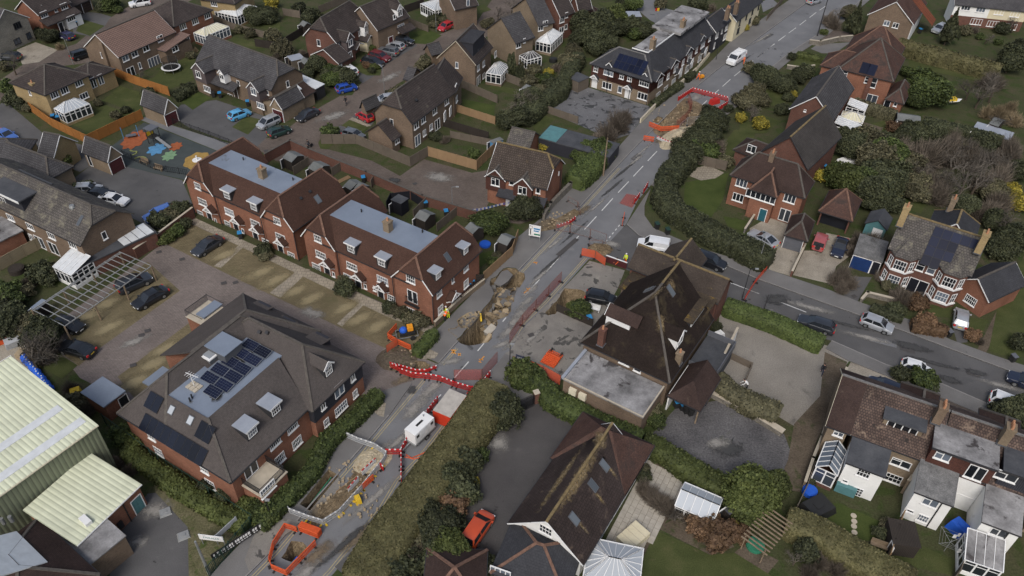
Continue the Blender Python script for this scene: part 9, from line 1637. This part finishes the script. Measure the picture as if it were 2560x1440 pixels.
for x,y,l_ in((985,900,'first'),(990,950,'second'),(988,995,'middle'),(992,1050,'fourth'),(998,1105,'last')):c=at(d3(x,y));tag(MB().tube((0,0,0),(0,0,.06),.3,n=9).build('stepping_stone','stone_trim',None,c+Vector((0,0,.03))),l_+' pale stepping stone from the house across the cottage lawn','stone','stepping stones across the cottage lawn')
# ---- tape, washing, flag, compound clutter
for dz,l in((.95,'upper strand of blue and white tape across the turning area'),(.75,'lower strand of blue and white tape across the turning area')):
 P=H_(b1,[(1880,640),(2000,632),(2100,612),(2200,585),(2330,560)],dz);m=MB()
 for a,b in zip(P[:-1],P[1:]):
  for i in range(6):m.obox(a.lerp(b,i/6),a.lerp(b,(i+1)/6),.01,.08,i%2)
 tag(m.build('barrier_tape',['strip_white','pipe_blue']),l,'tape')
o=empty('rotary_dryer',at(d3(1800,1215)),.3,'rotary clothes dryer with white washing between the white cottages','clothes dryer');MB().tube((0,0,0),(0,0,2),.03,n=6).build('post','steel_bar',o);m=MB()
for k in range(4):m.obox((0,0,1.6),(1.5*math.cos(k*1.571),1.5*math.sin(k*1.571),2.0),.03,.03)
for r in(.7,1.1,1.5):
 for k in range(4):m.obox((r*math.cos(k*1.571),r*math.sin(k*1.571),1.6+r*.26),(r*math.cos(k*1.571+1.571),r*math.sin(k*1.571+1.571),1.6+r*.26),.015,.015)
m.build('arms','steel_bar',o)
for x,y,z in((1.0,.4,1.3),(.4,-1.0,1.25)):
 m=MB();n=6;m.add([(x-.45+.9*i/n,y+.08*math.sin(i*1.7),z+.6*j)for j in(0,1)for i in range(n+1)],[(i,i+1,n+2+i,n+1+i)for i in range(n)]);m.build('washing','strip_white',o)
o=empty('flag',at(a2(1290,270)),.4,'red and yellow flag on a pole in the wooded garden','flag');MB().tube((0,0,0),(0,0,5),.04,n=6).build('pole','steel_bar',o)
for i,mt in enumerate(('bar_red','foot_yellow','cloth_dark')):MB().add([(.5*i-.75+.1*j,.06*math.sin(3*(i+j)),4.2+.7*k)for k in(0,1)for j in(0,2.5,5)],[(0,1,4,3),(1,2,5,4)]).build('stripe',mt,o)
rg=random.Random(3)
for k,(mt,w_,l)in enumerate([('bar_orange',.7,'orange barrier heap in the builders compound, left'),('bar_grey',1.2,'grey pallet stack in the builders compound'),('grey_metal',1.0,'metal crate in the builders compound'),('slab_tan',.6,'tan brick pallet in the builders compound'),('bar_orange',.5,'small orange heap in the builders compound'),('strip_white',.5,'white sack in the builders compound')]):
 o=empty('material_stack',at(c0(*((30,560),(150,570),(250,540),(200,690),(130,510),(280,610))[k])),rg.uniform(0,3),l,'stack')
 for j in range(4):MB().box(-w_*rg.uniform(.8,1),w_*rg.uniform(.8,1),-w_*.6,w_*.6,j*.22,j*.22+.18).build('layer',mt,o)
for p,l in((c2(215,1100),'brick gate pillar at the right end of the black driveway gate'),(c1(2300,1215),'brick gate pillar at the left end of the black driveway gate')):
 o=empty('gate_pillar',at(p),.4,l,'pillar');MB().box(-.28,.28,-.28,.28,0,1.7).build('brickwork','dark_red_brick',o);MB().box(-.34,.34,-.34,.34,1.7,1.8).build('cap','stone_trim',o)
for p,l in((b1(770,335),'stack of pale timber in the terrace yard'),(d1(820,590),'long pale timber laid beside the trench')):
 o=empty('timber_stack',at(p),.85,l,'timber')
 for j in range(5 if 'stack' in l else 1):MB().box(-1.6,1.6,-.3+j*.14,-.2+j*.14,.03+.02*j,.15+.02*j).build('plank','tan_boards',o)
railing('black driveway gate leaf on the right',[c2(10,1230),c2(200,1130)],1.5,gap=.14,cat='gate',name='driveway_gate')
bpy.context.view_layer.update()
